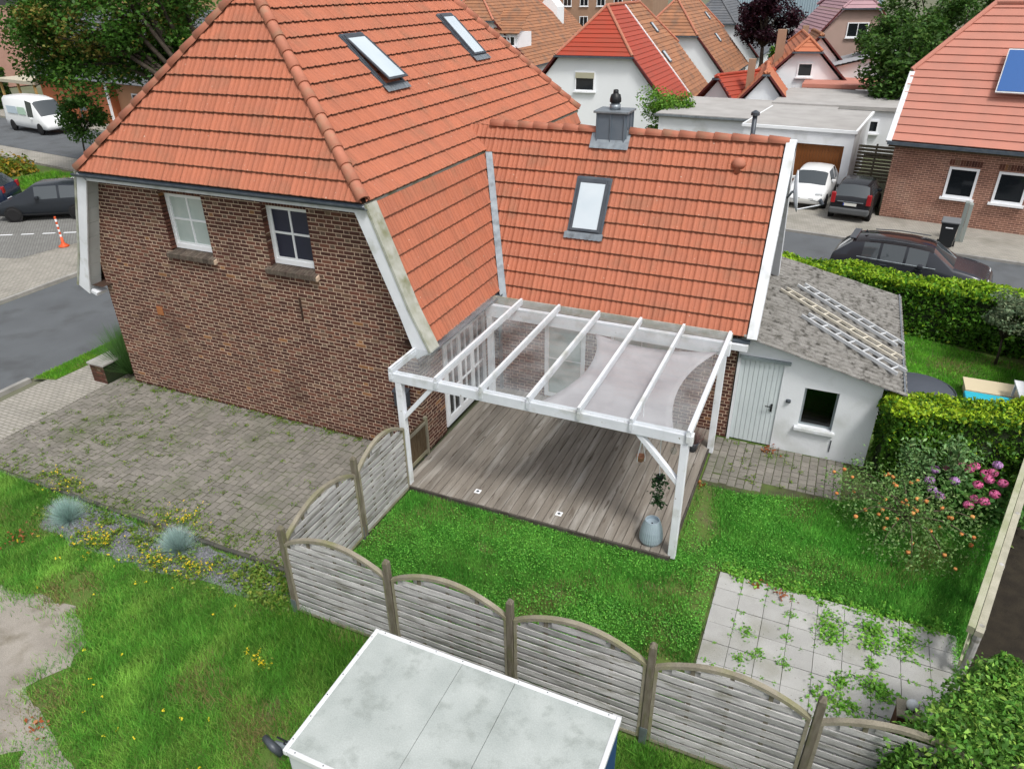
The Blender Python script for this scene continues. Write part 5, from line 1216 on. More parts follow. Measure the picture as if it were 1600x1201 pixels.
# small weeds in joints
def weeds(name, label, pts, base, alt):
    parts = []
    for (x, y, r, n, sz) in pts:
        P = np.column_stack([x+rng.normal(0, r, n), y+rng.normal(0, r, n), .015+np.abs(rng.normal(0, r*.45, n))]); parts.append(leaves(P, sz, base, .35, 1.6, .8, alt=alt, alt_p=.3))
    V, F, C = join(parts); tag(npmesh(name, V, F, LEAF, None, C), label, 'weeds', kind='stuff')
jx = lambda: 6.49+random.randint(1, 8)*.398+random.gauss(0, .015); jy = lambda: -1.14-random.randint(1, 7)*.398+random.gauss(0, .012)
pw = [(8.28, -1.75, .11, 150, .06), (8.28, -2.0, .08, 90, .06), (8.88, -1.55, .13, 190, .065), (8.9, -1.85, .10, 120, .06), (9.38, -1.5, .09, 110, .055), (9.4, -1.75, .10, 110, .055), (8.28, -1.45, .07, 60, .05), (8.9, -2.25, .06, 70, .05), (8.88, -2.65, .11, 150, .06), (8.5, -2.74, .09, 90, .055), (9.05, -2.75, .10, 110, .06),
      (8.29, -3.15, .13, 170, .06), (8.6, -3.2, .10, 110, .06), (7.68, -1.7, .05, 50, .04), (7.68, -2.2, .05, 50, .04), (7.1, -2.35, .07, 70, .045), (7.3, -2.73, .07, 70, .04), (7.08, -2.9, .06, 60, .045), (7.68, -2.75, .06, 55, .04)]
for _ in range(130): pw.append((jx(), -1.2-random.uniform(0, 2.9), .022, 10, .035)) if random.random() < .5 else pw.append((6.55+random.uniform(0, 3.3), jy(), .022, 10, .035))
for _ in range(60): pw.append((6.5+random.uniform(0, 3.4), -1.06+random.gauss(0, .07), .05, 22, .06))
weeds('patio_weeds', 'green weeds growing from the joints of the slab patio', pw, (.15, .38, .04), (.23, .48, .07))
pd = []
for _ in range(620):
    x, y = random.uniform(-9.1, .2), random.uniform(-4.0, -.05); q_ = random.random()
    if q_ < .35: y = -4.0+abs(random.gauss(0, .25))
    elif q_ < .5: y = -.05-abs(random.gauss(0, .12))
    elif q_ < .62: x = -7.3+random.gauss(0, .8); y = -2.2+random.gauss(0, .9)
    if -4.02 < y < -.03: pd.append((x, y, random.choice((.03, .04, .06)), random.choice((8, 14, 26)), .032))
for _ in range(30): pd.append((random.uniform(5.8, 8.5), random.uniform(1.6, 3.1), .04, 16, .035))
for _ in range(70):
    x = random.uniform(-6.0, .2); pd.append((x, -4.25-abs(random.gauss(0, .28)), random.choice((.05, .08, .11)), random.choice((20, 40, 60)), .05))
for _ in range(40): pd.append((random.uniform(-1.2, .25), random.uniform(-4.85, -4.2), .08, 45, .055))
weeds('paving_weeds', 'small green weeds in the joints of the old paving', pd, (.12, .22, .03), (.22, .28, .05))
dl = []
for (x, y, r, n) in ((-5.62, -5.34, .13, 40), (6.78, 2.98, .10, 50), (5.70, 1.2, .06, 20), (7.55, -1.3, .08, 25), (2.9, 2.6, .08, 25), (7.1, -1.2, .07, 18), (-1.6, -7.9, .1, 20)): dl.append((x, y, r, n, .06))
weeds('dry_leaves', 'rust brown dry leaves lying in small heaps', dl, (.30, .09, .03), (.36, .16, .07))
# hanging plants and pots under the pergola
hg = thing('hanging_pot', 'terracotta pot in white macrame hanger under the pergola', 'hanging pot', (4.8, -.5, 1.5)); MB().lathe([(.055, 0), (.075, .10), (.08, .11), (.07, .11), (.06, .09)], (4.80, -.5, 1.46), 14).build('pot', TERRAC, hg, smooth=True)
cd = MB()
for k in range(3): a = k*2.09; cd.tube([(4.80+.08*math.cos(a), -.5+.08*math.sin(a), 1.47), (4.80+.075*math.cos(a), -.5+.075*math.sin(a), 1.6), (4.80, -.5, 1.95), (4.78, -.5, 2.60)], .007, 5)
cd.build('hanger', PVC, hg)
iv = thing('hanging_ivy', 'trailing green ivy in a hanger beside the right pergola post', 'hanging plant', (5.23, -.8, 1.3)); MB().lathe([(.05, 0), (.07, .09), (.06, .09)], (5.23, -.8, 1.36), 12).build('pot', BLACK, iv); MB().tube([(5.23, -.8, 1.42), (5.2, -.8, 1.75), (5.18, -.8, 2.44)], .007, 5).build('hanger', PVC, iv)
leafy(iv, [(5.24+random.gauss(0, .05), -.8+random.gauss(0, .04), 1.45-random.random()**1.3*.62) for _ in range(60)], .03, 420, .05, (.03, .085, .03), (.05, .12, .04), .3, aspect=1.3)
bu = thing('glass_ornament', 'clear glass bulb ornament hanging under the pergola', 'ornament', (5.28, 0, 1.4)); MB().lathe([(.01, 0), (.05, .03), (.065, .08), (.05, .13), (.02, .16)], (5.28, 0, 1.40), 14).build('bulb', glassmat('bulb_glass', (.85, .88, .88)), bu, smooth=True); MB().tube([(5.28, 0, 1.56), (5.28, 0, 2.62)], .004, 4).build('string', TWIG, bu)
po = thing('potted_plant', 'dark pot with dried purple grass at back of the deck', 'potted plant', (5.3, 2.2, .12)); MB().lathe([(.09, 0), (.13, .2), (.135, .22), (.11, .22), (.10, .18)], (5.3, 2.2, .12), 16).build('pot', ANTH, po, smooth=True)
V, F, C = blades(np.column_stack([5.3+rng.normal(0, .05, 260), 2.2+rng.normal(0, .05, 260), np.full(260, .30)]), .34, .008, (.26, .17, .16), .3, .9); npmesh('dried_grass', V, F, GRASS, po, C)

# ------------------------------------------------------------------ neighbouring houses
def lbox(parent, name, m_, x0, x1, y0, y1, z0, z1, bevel=0): return MB().box(x0, x1, y0, y1, z0, z1).build(name, m_, parent, local=True, bevel=bevel)
def course_slope(mb, O, u, v, poly, pitch=.34, lift=.05):
    """tile courses: every course is a strip whose lower edge stands proud of the one below"""
    O, u, v = Vector(O), Vector(u).normalized(), Vector(v).normalized(); n = u.cross(v); vmax = max(p[1] for p in poly)
    def span(t):
        xs = []
        for i in range(len(poly)):
            (x0, y0), (x1, y1) = poly[i], poly[(i+1) % len(poly)]
            if abs(y1-y0) < 1e-6:
                if abs(y0-t) < 1e-6: xs += [x0, x1]
                continue
            f = (t-y0)/(y1-y0)
            if -1e-6 <= f <= 1+1e-6: xs.append(x0+(x1-x0)*f)
        return (min(xs), max(xs)) if xs else None
    t = min(p[1] for p in poly)+1e-4
    while t < vmax-.02:
        t1 = min(t+pitch, vmax-1e-4); a, b = span(t), span(t1)
        P = lambda x, y, c: O+u*x+v*y+n*c
        mb.add([P(a[0], t, lift), P(a[1], t, lift), P(b[1], t1, .01), P(b[0], t1, .01), P(a[0], t, -.01), P(a[1], t, -.01)], [(0, 1, 2, 3), (4, 5, 1, 0)]); t = t1
def half_hip(name, label, loc, rz_, hw, ze, hb, zb, zr, ln, wallm, roofm, hip_run=1.6, foot=None, group=None, lower=.0, seam=None, roof2=None, wall_h=None, pitch=.34, back_hip=True, capm=None):
    """gable towards local -Y; hw = half width at the eave, hb = half width at the half-hip's edge"""
    t = thing(name, label, 'house', loc, rz_, group)
    fl = foot or []
    wall = MB(); prof = [(-hw+.25, 0), (hw-.25, 0), (hw-.25, ze-.15)]+[(hb-.15, zb-.12), (-hb+.15, zb-.12)]+[(-hw+.25, ze-.15)]
    wall.prism(prof, 'y', .3, ln-.3); wo = wall.build('wall', wallm, t, local=True)
    rf_ = MB(); L = math.hypot(hw, zr-ze); vb = L*(zb-ze)/(zr-ze)
    for sg in (1, -1):
        O = (hw, 0, ze) if sg == 1 else (-hw, ln, ze); u = (0, sg, 0); v = (-sg*hw, 0, zr-ze)
        hr = hip_run
        full = [(0, 0), (ln, 0), (ln, vb), (ln-(hr if back_hip else 0), L), (hr, L), (0, vb)]
        if not back_hip: full = [(0, 0), (ln, 0), (ln, L), (hr, L), (0, vb)]
        if sg == -1: full = [(ln-p[0], p[1]) for p in reversed(full)]
        if seam and sg == 1:
            course_slope(rf_, O, u, v, [(0, 0), (seam, 0), (seam, L), (hr, L), (0, vb)], pitch)
            r2 = MB(); course_slope(r2, O, u, v, [(seam, 0), (ln, 0), (ln, vb), (ln-hr, L), (seam, L)], pitch); r2.build('second_roof_half', roof2, t, local=True)
            s2 = MB(); OO = Vector(O)+Vector((0, seam, 0)); vv = Vector(v).normalized(); s2.beam(OO+vv*.05+Vector((.05, 0, .05)), OO+vv*(L-.1)+Vector((.05, 0, .05)), .12, .06); s2.build('party_flashing', PVC, t, local=True)
        else: course_slope(rf_, O, u, v, full, pitch)
    lh = math.hypot(hip_run, zr-zb)
    course_slope(rf_, (-hb, 0, zb), (1, 0, 0), (0, hip_run, zr-zb), [(0, 0), (2*hb, 0), (hb, lh)], pitch)
    if back_hip: course_slope(rf_, (hb, ln, zb), (-1, 0, 0), (0, -hip_run, zr-zb), [(0, 0), (2*hb, 0), (hb, lh)], pitch)
    ro = rf_.build('roof', roofm, t, local=True)
    for (p, q) in [((hb, 0, zb), (0, hip_run, zr)), ((-hb, 0, zb), (0, hip_run, zr))]+([((hb, ln, zb), (0, ln-hip_run, zr)), ((-hb, ln, zb), (0, ln-hip_run, zr))] if back_hip else []):
        MB().tube([(p[0], p[1], p[2]+.06), (q[0], q[1], q[2]+.06)], .10, 8).build('hip_ridge', capm or roofm, ro, local=True)
    MB().tube([(0, hip_run, zr+.05), (0, ln-(hip_run if back_hip else 0), zr+.05)], .11, 8).build('ridge', capm or roofm, ro, local=True)
    lbox(t, 'gutter', DARKZINC, -hb-.1, hb+.1, -.12, .0, zb-.10, zb)
    for sg in (1, -1):
        mb = MB(); mb.beam((sg*hb, .06, zb-.03), (sg*hw, .06, ze-.03), .12, .16, (0, 1, 0)); mb.build('bargeboard', mat('maroon_board', (.10, .02, .02), None, .6) if 'maroon_board' not in bpy.data.materials else bpy.data.materials['maroon_board'], t, local=True)
        lbox(t, 'eave_gutter', DARKZINC, sg*hw-.08, sg*hw+.08, .1, ln-.1, ze-.08, ze+.02)
    return t, wo
def lwindow(parent, x0, x1, y, z0, z1, axis='y', fm=None, gm=None, cols=2):
    """window on a wall facing local -Y (axis y at y) or +X (axis x; x0,x1 are along y)"""
    fm = fm or PVC; gm = gm or DARKGLASS; t = .09
    def bx(a0, a1, d0, d1, c0, c1): return (a0, a1, y+d0, y+d1, c0, c1) if axis == 'y' else (y-d1, y-d0, a0, a1, c0, c1)
    f = MB(); f.box(*bx(x0, x0+t, -.05, .05, z0, z1)).box(*bx(x1-t, x1, -.05, .05, z0, z1)).box(*bx(x0+t, x1-t, -.05, .05, z0, z0+t)).box(*bx(x0+t, x1-t, -.05, .05, z1-t, z1))
    dx = (x1-x0-2*t)/cols
    for i in range(1, cols): f.box(*bx(x0+t+i*dx-.03, x0+t+i*dx+.03, -.045, .045, z0+t, z1-t))
    w = f.build('window', fm, parent, local=True)
    for i in range(cols): MB().box(*bx(x0+t+i*dx+.03*(i > 0), x0+t+(i+1)*dx-.03*(i < cols-1), -.01, .02, z0+t, z1-t)).build('pane', gm, w, local=True)
    MB().box(*bx(x0-.08, x1+.08, -.16, -.0, z0-.09, z0-.005)).build('sill', fm, w, local=True)
    return w
WHF = mat('white_house_render', (.82, .85, .88), (.78, .81, .84), .85, .6)
def roof_hatch(t, x, y, zf, w=.5, h=.9, hw=0, ze=0, zr=0, m_=None):
    s = Vector((-hw, 0, zr-ze)).normalized(); nn = Vector((zr-ze, 0, hw)).normalized(); c = Vector((x, y, zf(x)))+nn*.06
    mb = MB(); mb.beam(c-s*h/2, c+s*h/2, w, .12, nn); o = mb.build('roof_window', ANTH, t, local=True); mb = MB(); mb.beam(c-s*(h/2-.08)+nn*.07, c+s*(h/2-.08)+nn*.07, w-.14, .02, nn); mb.build('pane', SKYGLASS, o, local=True)
XA = -9.0
rowl = ['white house with bright red half-hipped roof directly behind the chimney', 'white gabled house with brown tiled roof second in the far row', 'white gabled house with dark grey roof third in the far row']
row = []
for k in range(3):
    # a lower flared eave on each side, then the half hip
    tA, wA = half_hip('row_house', rowl[k], (XA, 38.0+20.6*k, 0), 0, 5.55, 1.46, 2.62, 4.72, 7.55, 13.2, WHF, (TILE_RED, TILE_BROWN, TILE_GREY)[k], 2.6, group='row of half-hipped houses', seam=6.4 if k == 0 else None, roof2=TILE_BROWN, capm=CAP if k < 2 else TILE_GREY)
    row.append(tA); lwindow(tA, -1.3, .1, .28, 2.55, 3.75, cols=1, gm=PALEGLASS if k else DARKGLASS)
    zf = lambda x: 1.46+(5.55-x)*(7.55-1.46)/5.55
    roof_hatch(tA, 3.1, 7.3, zf, .6, 1.0, 5.55, 1.46, 7.55); roof_hatch(tA, 1.5, 9.5, zf, .5, .9, 5.55, 1.46, 7.55)
    if k == 0: lbox(tA, 'shutter_box', mat('beige_shutter', (.42, .40, .30), None, .6), -1.25, .05, .20, .29, 3.35, 3.70)
# left cluster behind the main roof
tE, wE = half_hip('corner_house', 'brown roofed house with small white dormer just behind the main roof', (-24.2, 50, 0), 0, 6.0, 2.8, 2.4, 6.2, 8.6, 14, WHF, TILE_BROWN, 2.2, capm=CAP)
dm_ = MB(); dm_.prism([(2.6, 4.0), (4.6, 4.0), (4.6, 5.3), (2.6, 5.3)], 'y', -.0, 3.0); dmo = dm_.build('dormer', WHF, tE, local=True); lwindow(tE, 3.0, 3.7, -.02, 4.3, 5.1, cols=1); lwindow(tE, 3.9, 4.4, -.02, 4.3, 5.1, cols=1)
cs2 = MB(); course_slope(cs2, (2.3, -.3, 5.28), (1, 0, 0), (0, 3.2, 2.0), [(0, 0), (2.6, 0), (2.6, 3.4), (0, 3.4)]); cs2.build('dormer_roof', TILE_BROWN, tE, local=True)
tD, wD = half_hip('gable_house', 'white gabled house with dark verge and brown roof at top centre', (-34.0, 79, 0), 0, 7.4, 1.6, 2.3, 4.9, 8.6, 14, WHF, TILE_BROWN, 2.2, capm=CAP)
d2 = MB(); d2.prism([(2.2, 4.0), (4.6, 3.5), (4.6, 6.3), (3.4, 7.6), (2.2, 6.4)], 'y', 6, 8.5); d2o = d2.build('dormer', WHF, tD, local=True)
tH, wH = half_hip('terrace_house', 'brown roofed house far behind at top centre', (-46, 98, 0), 0, 7, 3.4, 3, 6.5, 10, 30, mat('tan_brick_far', (.34, .22, .15), (.30, .19, .13), .85, 1), TILE_BROWN, 2.5)
tb = thing('apartment_house', 'tan brick building with white windows at the top centre', 'building', (-33, 112, 0)); lbox(tb, 'wall', bpy.data.materials['tan_brick_far'], -7, 9, 0, 10, 0, 9); lbox(tb, 'roof', TILE_PINK, -7.4, 9.4, -.4, 10.4, 9.02, 9.6)
for i in range(5): lwindow(tb, -5.6+i*2.8, -4.2+i*2.8, -.02, 5.6, 7.4); lwindow(tb, -5.6+i*2.8, -4.2+i*2.8, -.02, 2.4, 4.2)
# middle distance, right of the row
tF, wF = half_hip('white_cottage', 'small white gabled cottage with orange roof beyond the garage', (3.6, 46, 0), R(8), 3.4, 2.2, .9, 4.6, 5.4, 9, WHF, mat('orange_far_tile', (.46, .15, .075), (.40, .15, .08), .7, 1), .6)
lwindow(tF, -.5, .5, .28, 3.0, 3.9, cols=1); lwindow(tF, 1.0, 2.0, .28, .9, 1.9, cols=1)
lbox(tF, 'chimney', bpy.data.materials['tan_brick_far'], -2.0, -1.4, 3, 3.6, 3.0, 5.8)
ORF = bpy.data.materials['orange_far_tile']
for k, (x, y, hw_, ze_, zr_, lb) in enumerate(((-1.4, 40.5, 1.9, 1.7, 3.5, 'small red roofed outbuilding beside the bright red house roof'), (1.9, 38.6, 2.0, 1.8, 4.0, 'small white gabled outbuilding with orange roof left of the garage flue'), (3.9, 54, 2.6, 2.6, 5.2, 'white gabled house with brown roof beyond the small cottage'))):
    tg_, _w = half_hip('outbuilding', lb, (x, y, 0), R((-30, 6, 10)[k]), hw_, ze_, .14, zr_-.13, zr_, 6, WHF, (TILE_RED, ORF, TILE_BROWN)[k], .15)
    lwindow(tg_, -.4, .4, .28, 1.0, 1.8, cols=1)
    if k: lbox(tg_, 'chimney', bpy.data.materials['tan_brick_far'], -1.2, -.75, 2.5, 3.0, 2.2, zr_+.5)
tI = thing('workshop', 'long low white building with grey roof beyond the garage', 'building', (8.6, 50, 0), R(-4)); mb = MB(); mb.prism([(-4.5, 0), (4.5, 0), (4.5, 2.2), (0, 4.2), (-4.5, 3.0)], 'y', 0, 9); mb.build('wall', WHF, tI, local=True)
g_ = MB(); course_slope(g_, (4.8, -.3, 2.25), (0, 1, 0), (-4.9, 0, 2.1), [(0, 0), (9.6, 0), (9.6, 5.3), (0, 5.3)]); course_slope(g_, (-4.8, 9.3, 3.0), (0, -1, 0), (4.7, 0, 1.3), [(0, 0), (9.6, 0), (9.6, 4.9), (0, 4.9)]); g_.build('roof', mat('pale_grey_roof', (.33, .34, .36), (.28, .29, .31), .8, 1), tI, local=True)
for i in range(3): lwindow(tI, -3.4+i*2.4, -2.0+i*2.4, -.02, .8, 1.8)
tP, wP = half_hip('pink_house', 'pinkish house with faded mauve roof far behind the garage', (6.2, 66, 0), R(14), 4.6, 3.0, 1.6, 6.6, 8.0, 12, mat('pink_render', (.44, .31, .27), (.40, .29, .25), .85, 1), mat('mauve_tile', (.42, .26, .29), (.38, .24, .27), .75, 1), .9)
lwindow(tP, -.9, .9, .28, 4.3, 5.5, cols=2); lwindow(tP, -3.0, -1.6, .28, 1.0, 2.4); lwindow(tP, 1.4, 2.8, .28, 1.0, 2.4)
tK = thing('warehouse', 'pale blue corrugated hall at the top right of the row', 'building', (-1, 100, 0)); lbox(tK, 'wall', mat('grey_hall_wall', (.42, .45, .47), None, .8), -9, 9, 0, 20, 0, 4.6)
rb = MB()
for i in range(60): rb.box(-9+i*.3, -9+i*.3+.17, -.5, .3, 4.65, 7.2)
rb.box(-9, 9, -.4, 20, 4.62, 7.15); rb.build('corrugated_cladding', mat('pale_blue_metal', (.36, .46, .52), None, .5, metal=.1), tK, local=True)
tR = thing('annex', 'reddish roofed annex below the blue hall', 'building', (3.3, 88, 0)); lbox(tR, 'wall', WHF, -2.5, 2.5, 0, 6, 0, 2.6); g_ = MB(); course_slope(g_, (-2.8, -.2, 2.6), (1, 0, 0), (0, 4, 2.2), [(0, 0), (5.6, 0), (4.4, 4.5), (1.2, 4.5)]); g_.build('roof', TILE_PINK, tR, local=True)
# flat-roofed garage block
ga = thing('garage', 'white flat roofed garage with brown door behind the white car', 'garage', (6.0, 26.6, 0), R(-6))
gb = MB(); gb.box(-3.6, -1.05, 0, 6.2, 0, 2.72).box(1.05, 1.42, 0, 6.2, 0, 2.72).box(-1.05, 1.05, 0, 6.2, 2.15, 2.72).box(-1.05, 1.05, 5.9, 6.2, 0, 2.15); gb.build('wall', WHITEWALL, ga, local=True)
lbox(ga, 'roof_slab', WHF, -3.7, 1.5, -.08, 6.3, 2.725, 2.86); lbox(ga, 'roof_felt', mat('pale_roof_felt', (.40, .39, .38), (.34, .33, .32), .9, 1), -3.6, 1.4, .05, 6.2, 2.865, 2.875)
gd = lbox(ga, 'door', BROWNW, -1.05, 1.05, .16, .2, 0, 2.15)
GD = mat('brown_garage_door', (.19, .065, .015), (.165, .055, .013), .55, 1)
for i in range(16): lbox(gd, 'door_slat', GD, -1.05+i*.131+.004, -1.05+(i+1)*.131-.006, .12, .158, .02, 2.14)
g2 = thing('garage', 'long white garage block with pale flat roof left of brown garage door', 'garage', (1.2, 31, 0), R(-4)); lbox(g2, 'wall', WHITEWALL, -4, 4.6, 0, 7, 0, 2.3); lbox(g2, 'roof_slab', bpy.data.materials['pale_roof_felt'], -4.15, 4.75, -.15, 7.1, 2.305, 2.5); lbox(g2, 'roof_edge', ZINC, -4.2, 4.8, -.22, -.152, 2.36, 2.46)
g3 = thing('garage', 'second white garage block further back right of the brown garage door', 'garage', (6.2, 36.5, 0), R(-3)); lbox(g3, 'wall', WHITEWALL, -3.4, 3.6, 0, 7, 0, 2.4); lbox(g3, 'roof_slab', bpy.data.materials['pale_roof_felt'], -3.55, 3.75, -.15, 7.1, 2.405, 2.6); lwindow(g3, 1.0, 2.4, -.02, 1.2, 1.9)
g4 = thing('brick_outbuilding', 'dark brick outbuilding with low pink roof between the garages', 'outbuilding', (5.6, 44, 0)); lbox(g4, 'wall', bpy.data.materials['dark_clinker_brick'], -1.6, 1.4, 0, 4, 0, 2.6); lbox(g4, 'roof', TILE_PINK, -1.9, 3.6, -.2, 4.2, 2.605, 2.85)
# dark slatted screen beside the garage
scn = thing('slatted_screen', 'dark slatted timber screen between garage and brick house', 'fence', (8.55, 29, 0), R(-10))
for i in range(11): lbox(scn, 'slat', FENCEP, -1.0, .8, -.02, .01, .1+i*.16, .1+i*.16+.12)
for x in (-1.0, -.1, .78): lbox(scn, 'post', FENCEP, x, x+.08, .012, .08, 0, 1.9)
# brick house with faded red roof on the right
bh = thing('red_roofed_house', 'brick house with faded red roof and blue solar panel on the right', 'house', (8.95, 23.25, 0), R(-10.5))
BRICKFAR = paved('far_brickwork', mat('far_brick_base', (.29, .16, .115), (.23, .12, .085), .85, 1.2, c3=(.30, .19, .14), c3amt=.4, c3scale=.7), (1.9, 2.0, 2.1), .25, .0833, 0)
_n = BRICKFAR.node_tree.nodes
for nd in list(_n):
    if nd.type == 'MAPPING': nd.inputs['Rotation'].default_value = (R(90), 0, 0)
    if nd.type == 'TEX_BRICK': nd.inputs['Color2'].default_value = (.62, .62, .66, 1); nd.inputs['Mortar Size'].default_value = .011
wl = MB(); wl.box(0, 14, 0, 7.6, 0, 3.15); wl.prism([(0.0, 3.15), (7.6, 3.15), (5.9, 5.3), (1.7, 5.3)], 'x', .01, 13.9); wl.build('wall', BRICKFAR, bh, local=True)
rr_ = MB(); hwR, zeR, zrR, lnR = 4.15, 3.15, 7.95, 14.4; LR = math.hypot(hwR, zrR-zeR); vbR = LR*.5
course_slope(rr_, (-.25, -.35, zeR), (1, 0, 0), (0, hwR, zrR-zeR), [(0, 0), (lnR, 0), (lnR, vbR), (lnR-2.2, LR), (2.2, LR), (0, vbR)], .36)
course_slope(rr_, (lnR-.25, 7.95, zeR), (-1, 0, 0), (0, -hwR, zrR-zeR), [(0, 0), (lnR, 0), (lnR, vbR), (lnR-2.2, LR), (2.2, LR), (0, vbR)], .36)
course_slope(rr_, (-.25, 5.87, 5.55), (0, -1, 0), (2.2, 0, 2.4), [(0, 0), (4.14, 0), (2.07, 3.26)], .36)
bro = rr_.build('roof', TILE_PINK, bh, local=True)
MB().tube([(-.25, 1.72, 5.6), (1.95, 3.8, 8.0)], .1, 8).build('hip_ridge', TILE_PINK, bro, local=True); MB().tube([(-.25, 5.87, 5.6), (1.95, 3.8, 8.0)], .1, 8).build('hip_ridge', TILE_PINK, bro, local=True); MB().tube([(1.95, 3.8, 8.0), (12, 3.8, 8.0)], .11, 8).build('ridge', TILE_PINK, bro, local=True)
mb = MB(); mb.beam((-.22, -.38, zeR-.05), (-.22, 1.72, 5.5), .14, .2, (1, 0, 0)); mb.build('bargeboard', WHITE, bh, local=True)
lbox(bh, 'gutter', DARKZINC, -.25, 14, -.5, -.38, 3.0, 3.12); lbox(bh, 'eave_soffit', BROWNW, -.2, 13.9, -.36, -.01, 2.9, 3.1)
for k, x in enumerate((2.15, 3.85, 6.6, 9.0)): 
    lwindow(bh, x, x+1.05, .0, 1.12, 2.30, cols=1); so_h = MB()
    for i in range(12): so_h.box(x-.05+i*.096, x-.05+i*.096+.08, -.012, .02, 2.36, 2.58)
    tag(so_h.build('soldier_course', BRICK, bh, local=True), kind='stuff')
sp_ = thing('solar_panel', 'blue solar panel on the faded red roof', 'solar panel', (12, 25, 5), R(-10.5)); vR = Vector((0, hwR, zrR-zeR)).normalized(); nR = Vector((0, -vR.z, vR.y))
M_ = Matrix.Rotation(R(-10.5), 4, 'Z'); base = M_ @ Vector((2.9, .95, 4.9))+Vector((8.95, 23.25, 0)); sp_.location = base
q0 = nR*.14; uu = Vector((1, 0, 0)); mb = MB(); mb.beam(q0, q0+vR*1.9, 4.2, .07, nR); mb.v = [(v[0]+2.1, v[1], v[2]) for v in mb.v]; mb.build('frame', LADDERM, sp_, local=True)
for i in range(4):
    mb = MB(); mb.beam(q0+nR*.045+vR*.06, q0+nR*.045+vR*1.84, .98, .012, nR); mb.v = [(v[0]+.53+i*1.045, v[1], v[2]) for v in mb.v]; mb.build('cell_panel', mat('blue_solar_glass', (.02, .10, .32), None, .12, spec=.8) if i == 0 else bpy.data.materials['blue_solar_glass'], sp_, local=True)
# houses across the street on the left
lh_ = thing('orange_brick_house', 'orange brick house with grey tiled roof across the street on left', 'house', (-44.5, 29.2, 0), R(-10)); lbox(lh_, 'wall', mat('orange_brick', (.40, .13, .055), (.34, .115, .05), .85, 1.5), -9, 1, 0, 8, 0, 3.1); lbox(lh_, 'wing_wall', mat('peach_wall', (.48, .26, .15), None, .85), 1.01, 12, .6, 8, 0, 3.1)
g_ = MB(); course_slope(g_, (-9.5, -.5, 3.05), (1, 0, 0), (0, 4.8, 4.6), [(0, 0), (22, 0), (22, 6.6), (0, 6.6)]); course_slope(g_, (12.5, 9.1, 3.05), (-1, 0, 0), (0, -4.8, 4.6), [(0, 0), (22, 0), (22, 6.6), (0, 6.6)]); g_.build('roof', TILE_GREY, lh_, local=True)
lbox(lh_, 'downpipe', PVC, .75, .95, -.12, -.01, 0, 3.0); lwindow(lh_, 3, 4.4, .58, 1, 2.3); lwindow(lh_, 6, 7.4, .58, 1, 2.3); lwindow(lh_, 8.4, 9.8, .58, .9, 2.3)
pk = thing('pink_brick_house', 'tall pink brick house at the upper left picture edge', 'house', (-84, 44, 0), R(-12)); lbox(pk, 'wall', mat('pink_brick', (.40, .24, .19), (.36, .21, .165), .85, 1.5, fine=.15), -10, 8, 0, 9, 0, 7.5); g_ = MB(); course_slope(g_, (-10.4, -.4, 7.5), (1, 0, 0), (0, 5, 4), [(0, 0), (18.8, 0), (18.8, 6.4), (0, 6.4)]); g_.build('roof', TILE_BROWN, pk, local=True); lwindow(pk, 3, 4.5, -.02, 4.5, 6.2); lwindow(pk, -3, -1.5, -.02, 4.5, 6.2)
tn = thing('tan_building', 'tan building with pale canopy behind the big tree', 'building', (-72, 62, 0), R(-8)); lbox(tn, 'wall', mat('tan_render', (.46, .30, .17), None, .85), -12, 14, 0, 10, 0, 9); lbox(tn, 'canopy', WHF, -9, 4, -3, -.01, 3.6, 4.0); lwindow(tn, -6, -4, -.02, 5, 7); lwindow(tn, 2, 4, -.02, 5, 7)
cp_ = thing('timber_carport', 'flat roofed timber carport with slatted front across the street', 'carport', (-56.5, 31, 0), R(-10)); CW = mat('yellow_timber', (.42, .28, .11), None, .8); lbox(cp_, 'roof_slab', mat('beige_roof_edge', (.46, .42, .33), None, .8), -3.2, 3, -.3, 5, 2.35, 2.6)
for x in (-3, 0, 2.7): lbox(cp_, 'post', CW, x, x+.16, -.1, .06, 0, 2.34)
for i in range(20): lbox(cp_, 'slat', CW, -2.8+i*.28, -2.8+i*.28+.2, -.04, .0, .1, 1.1)
lbox(cp_, 'back_wall', BLACK, -3, 2.9, 4.6, 4.8, 0, 2.34)
hedge('hedge', 'dark hedge left of the timber carport at the picture edge', (-72, 33.5), (-60.5, 31.8), 2.0, 3.2, .3, 90, (.04, .10, .015), (.08, .17, .02), 71)

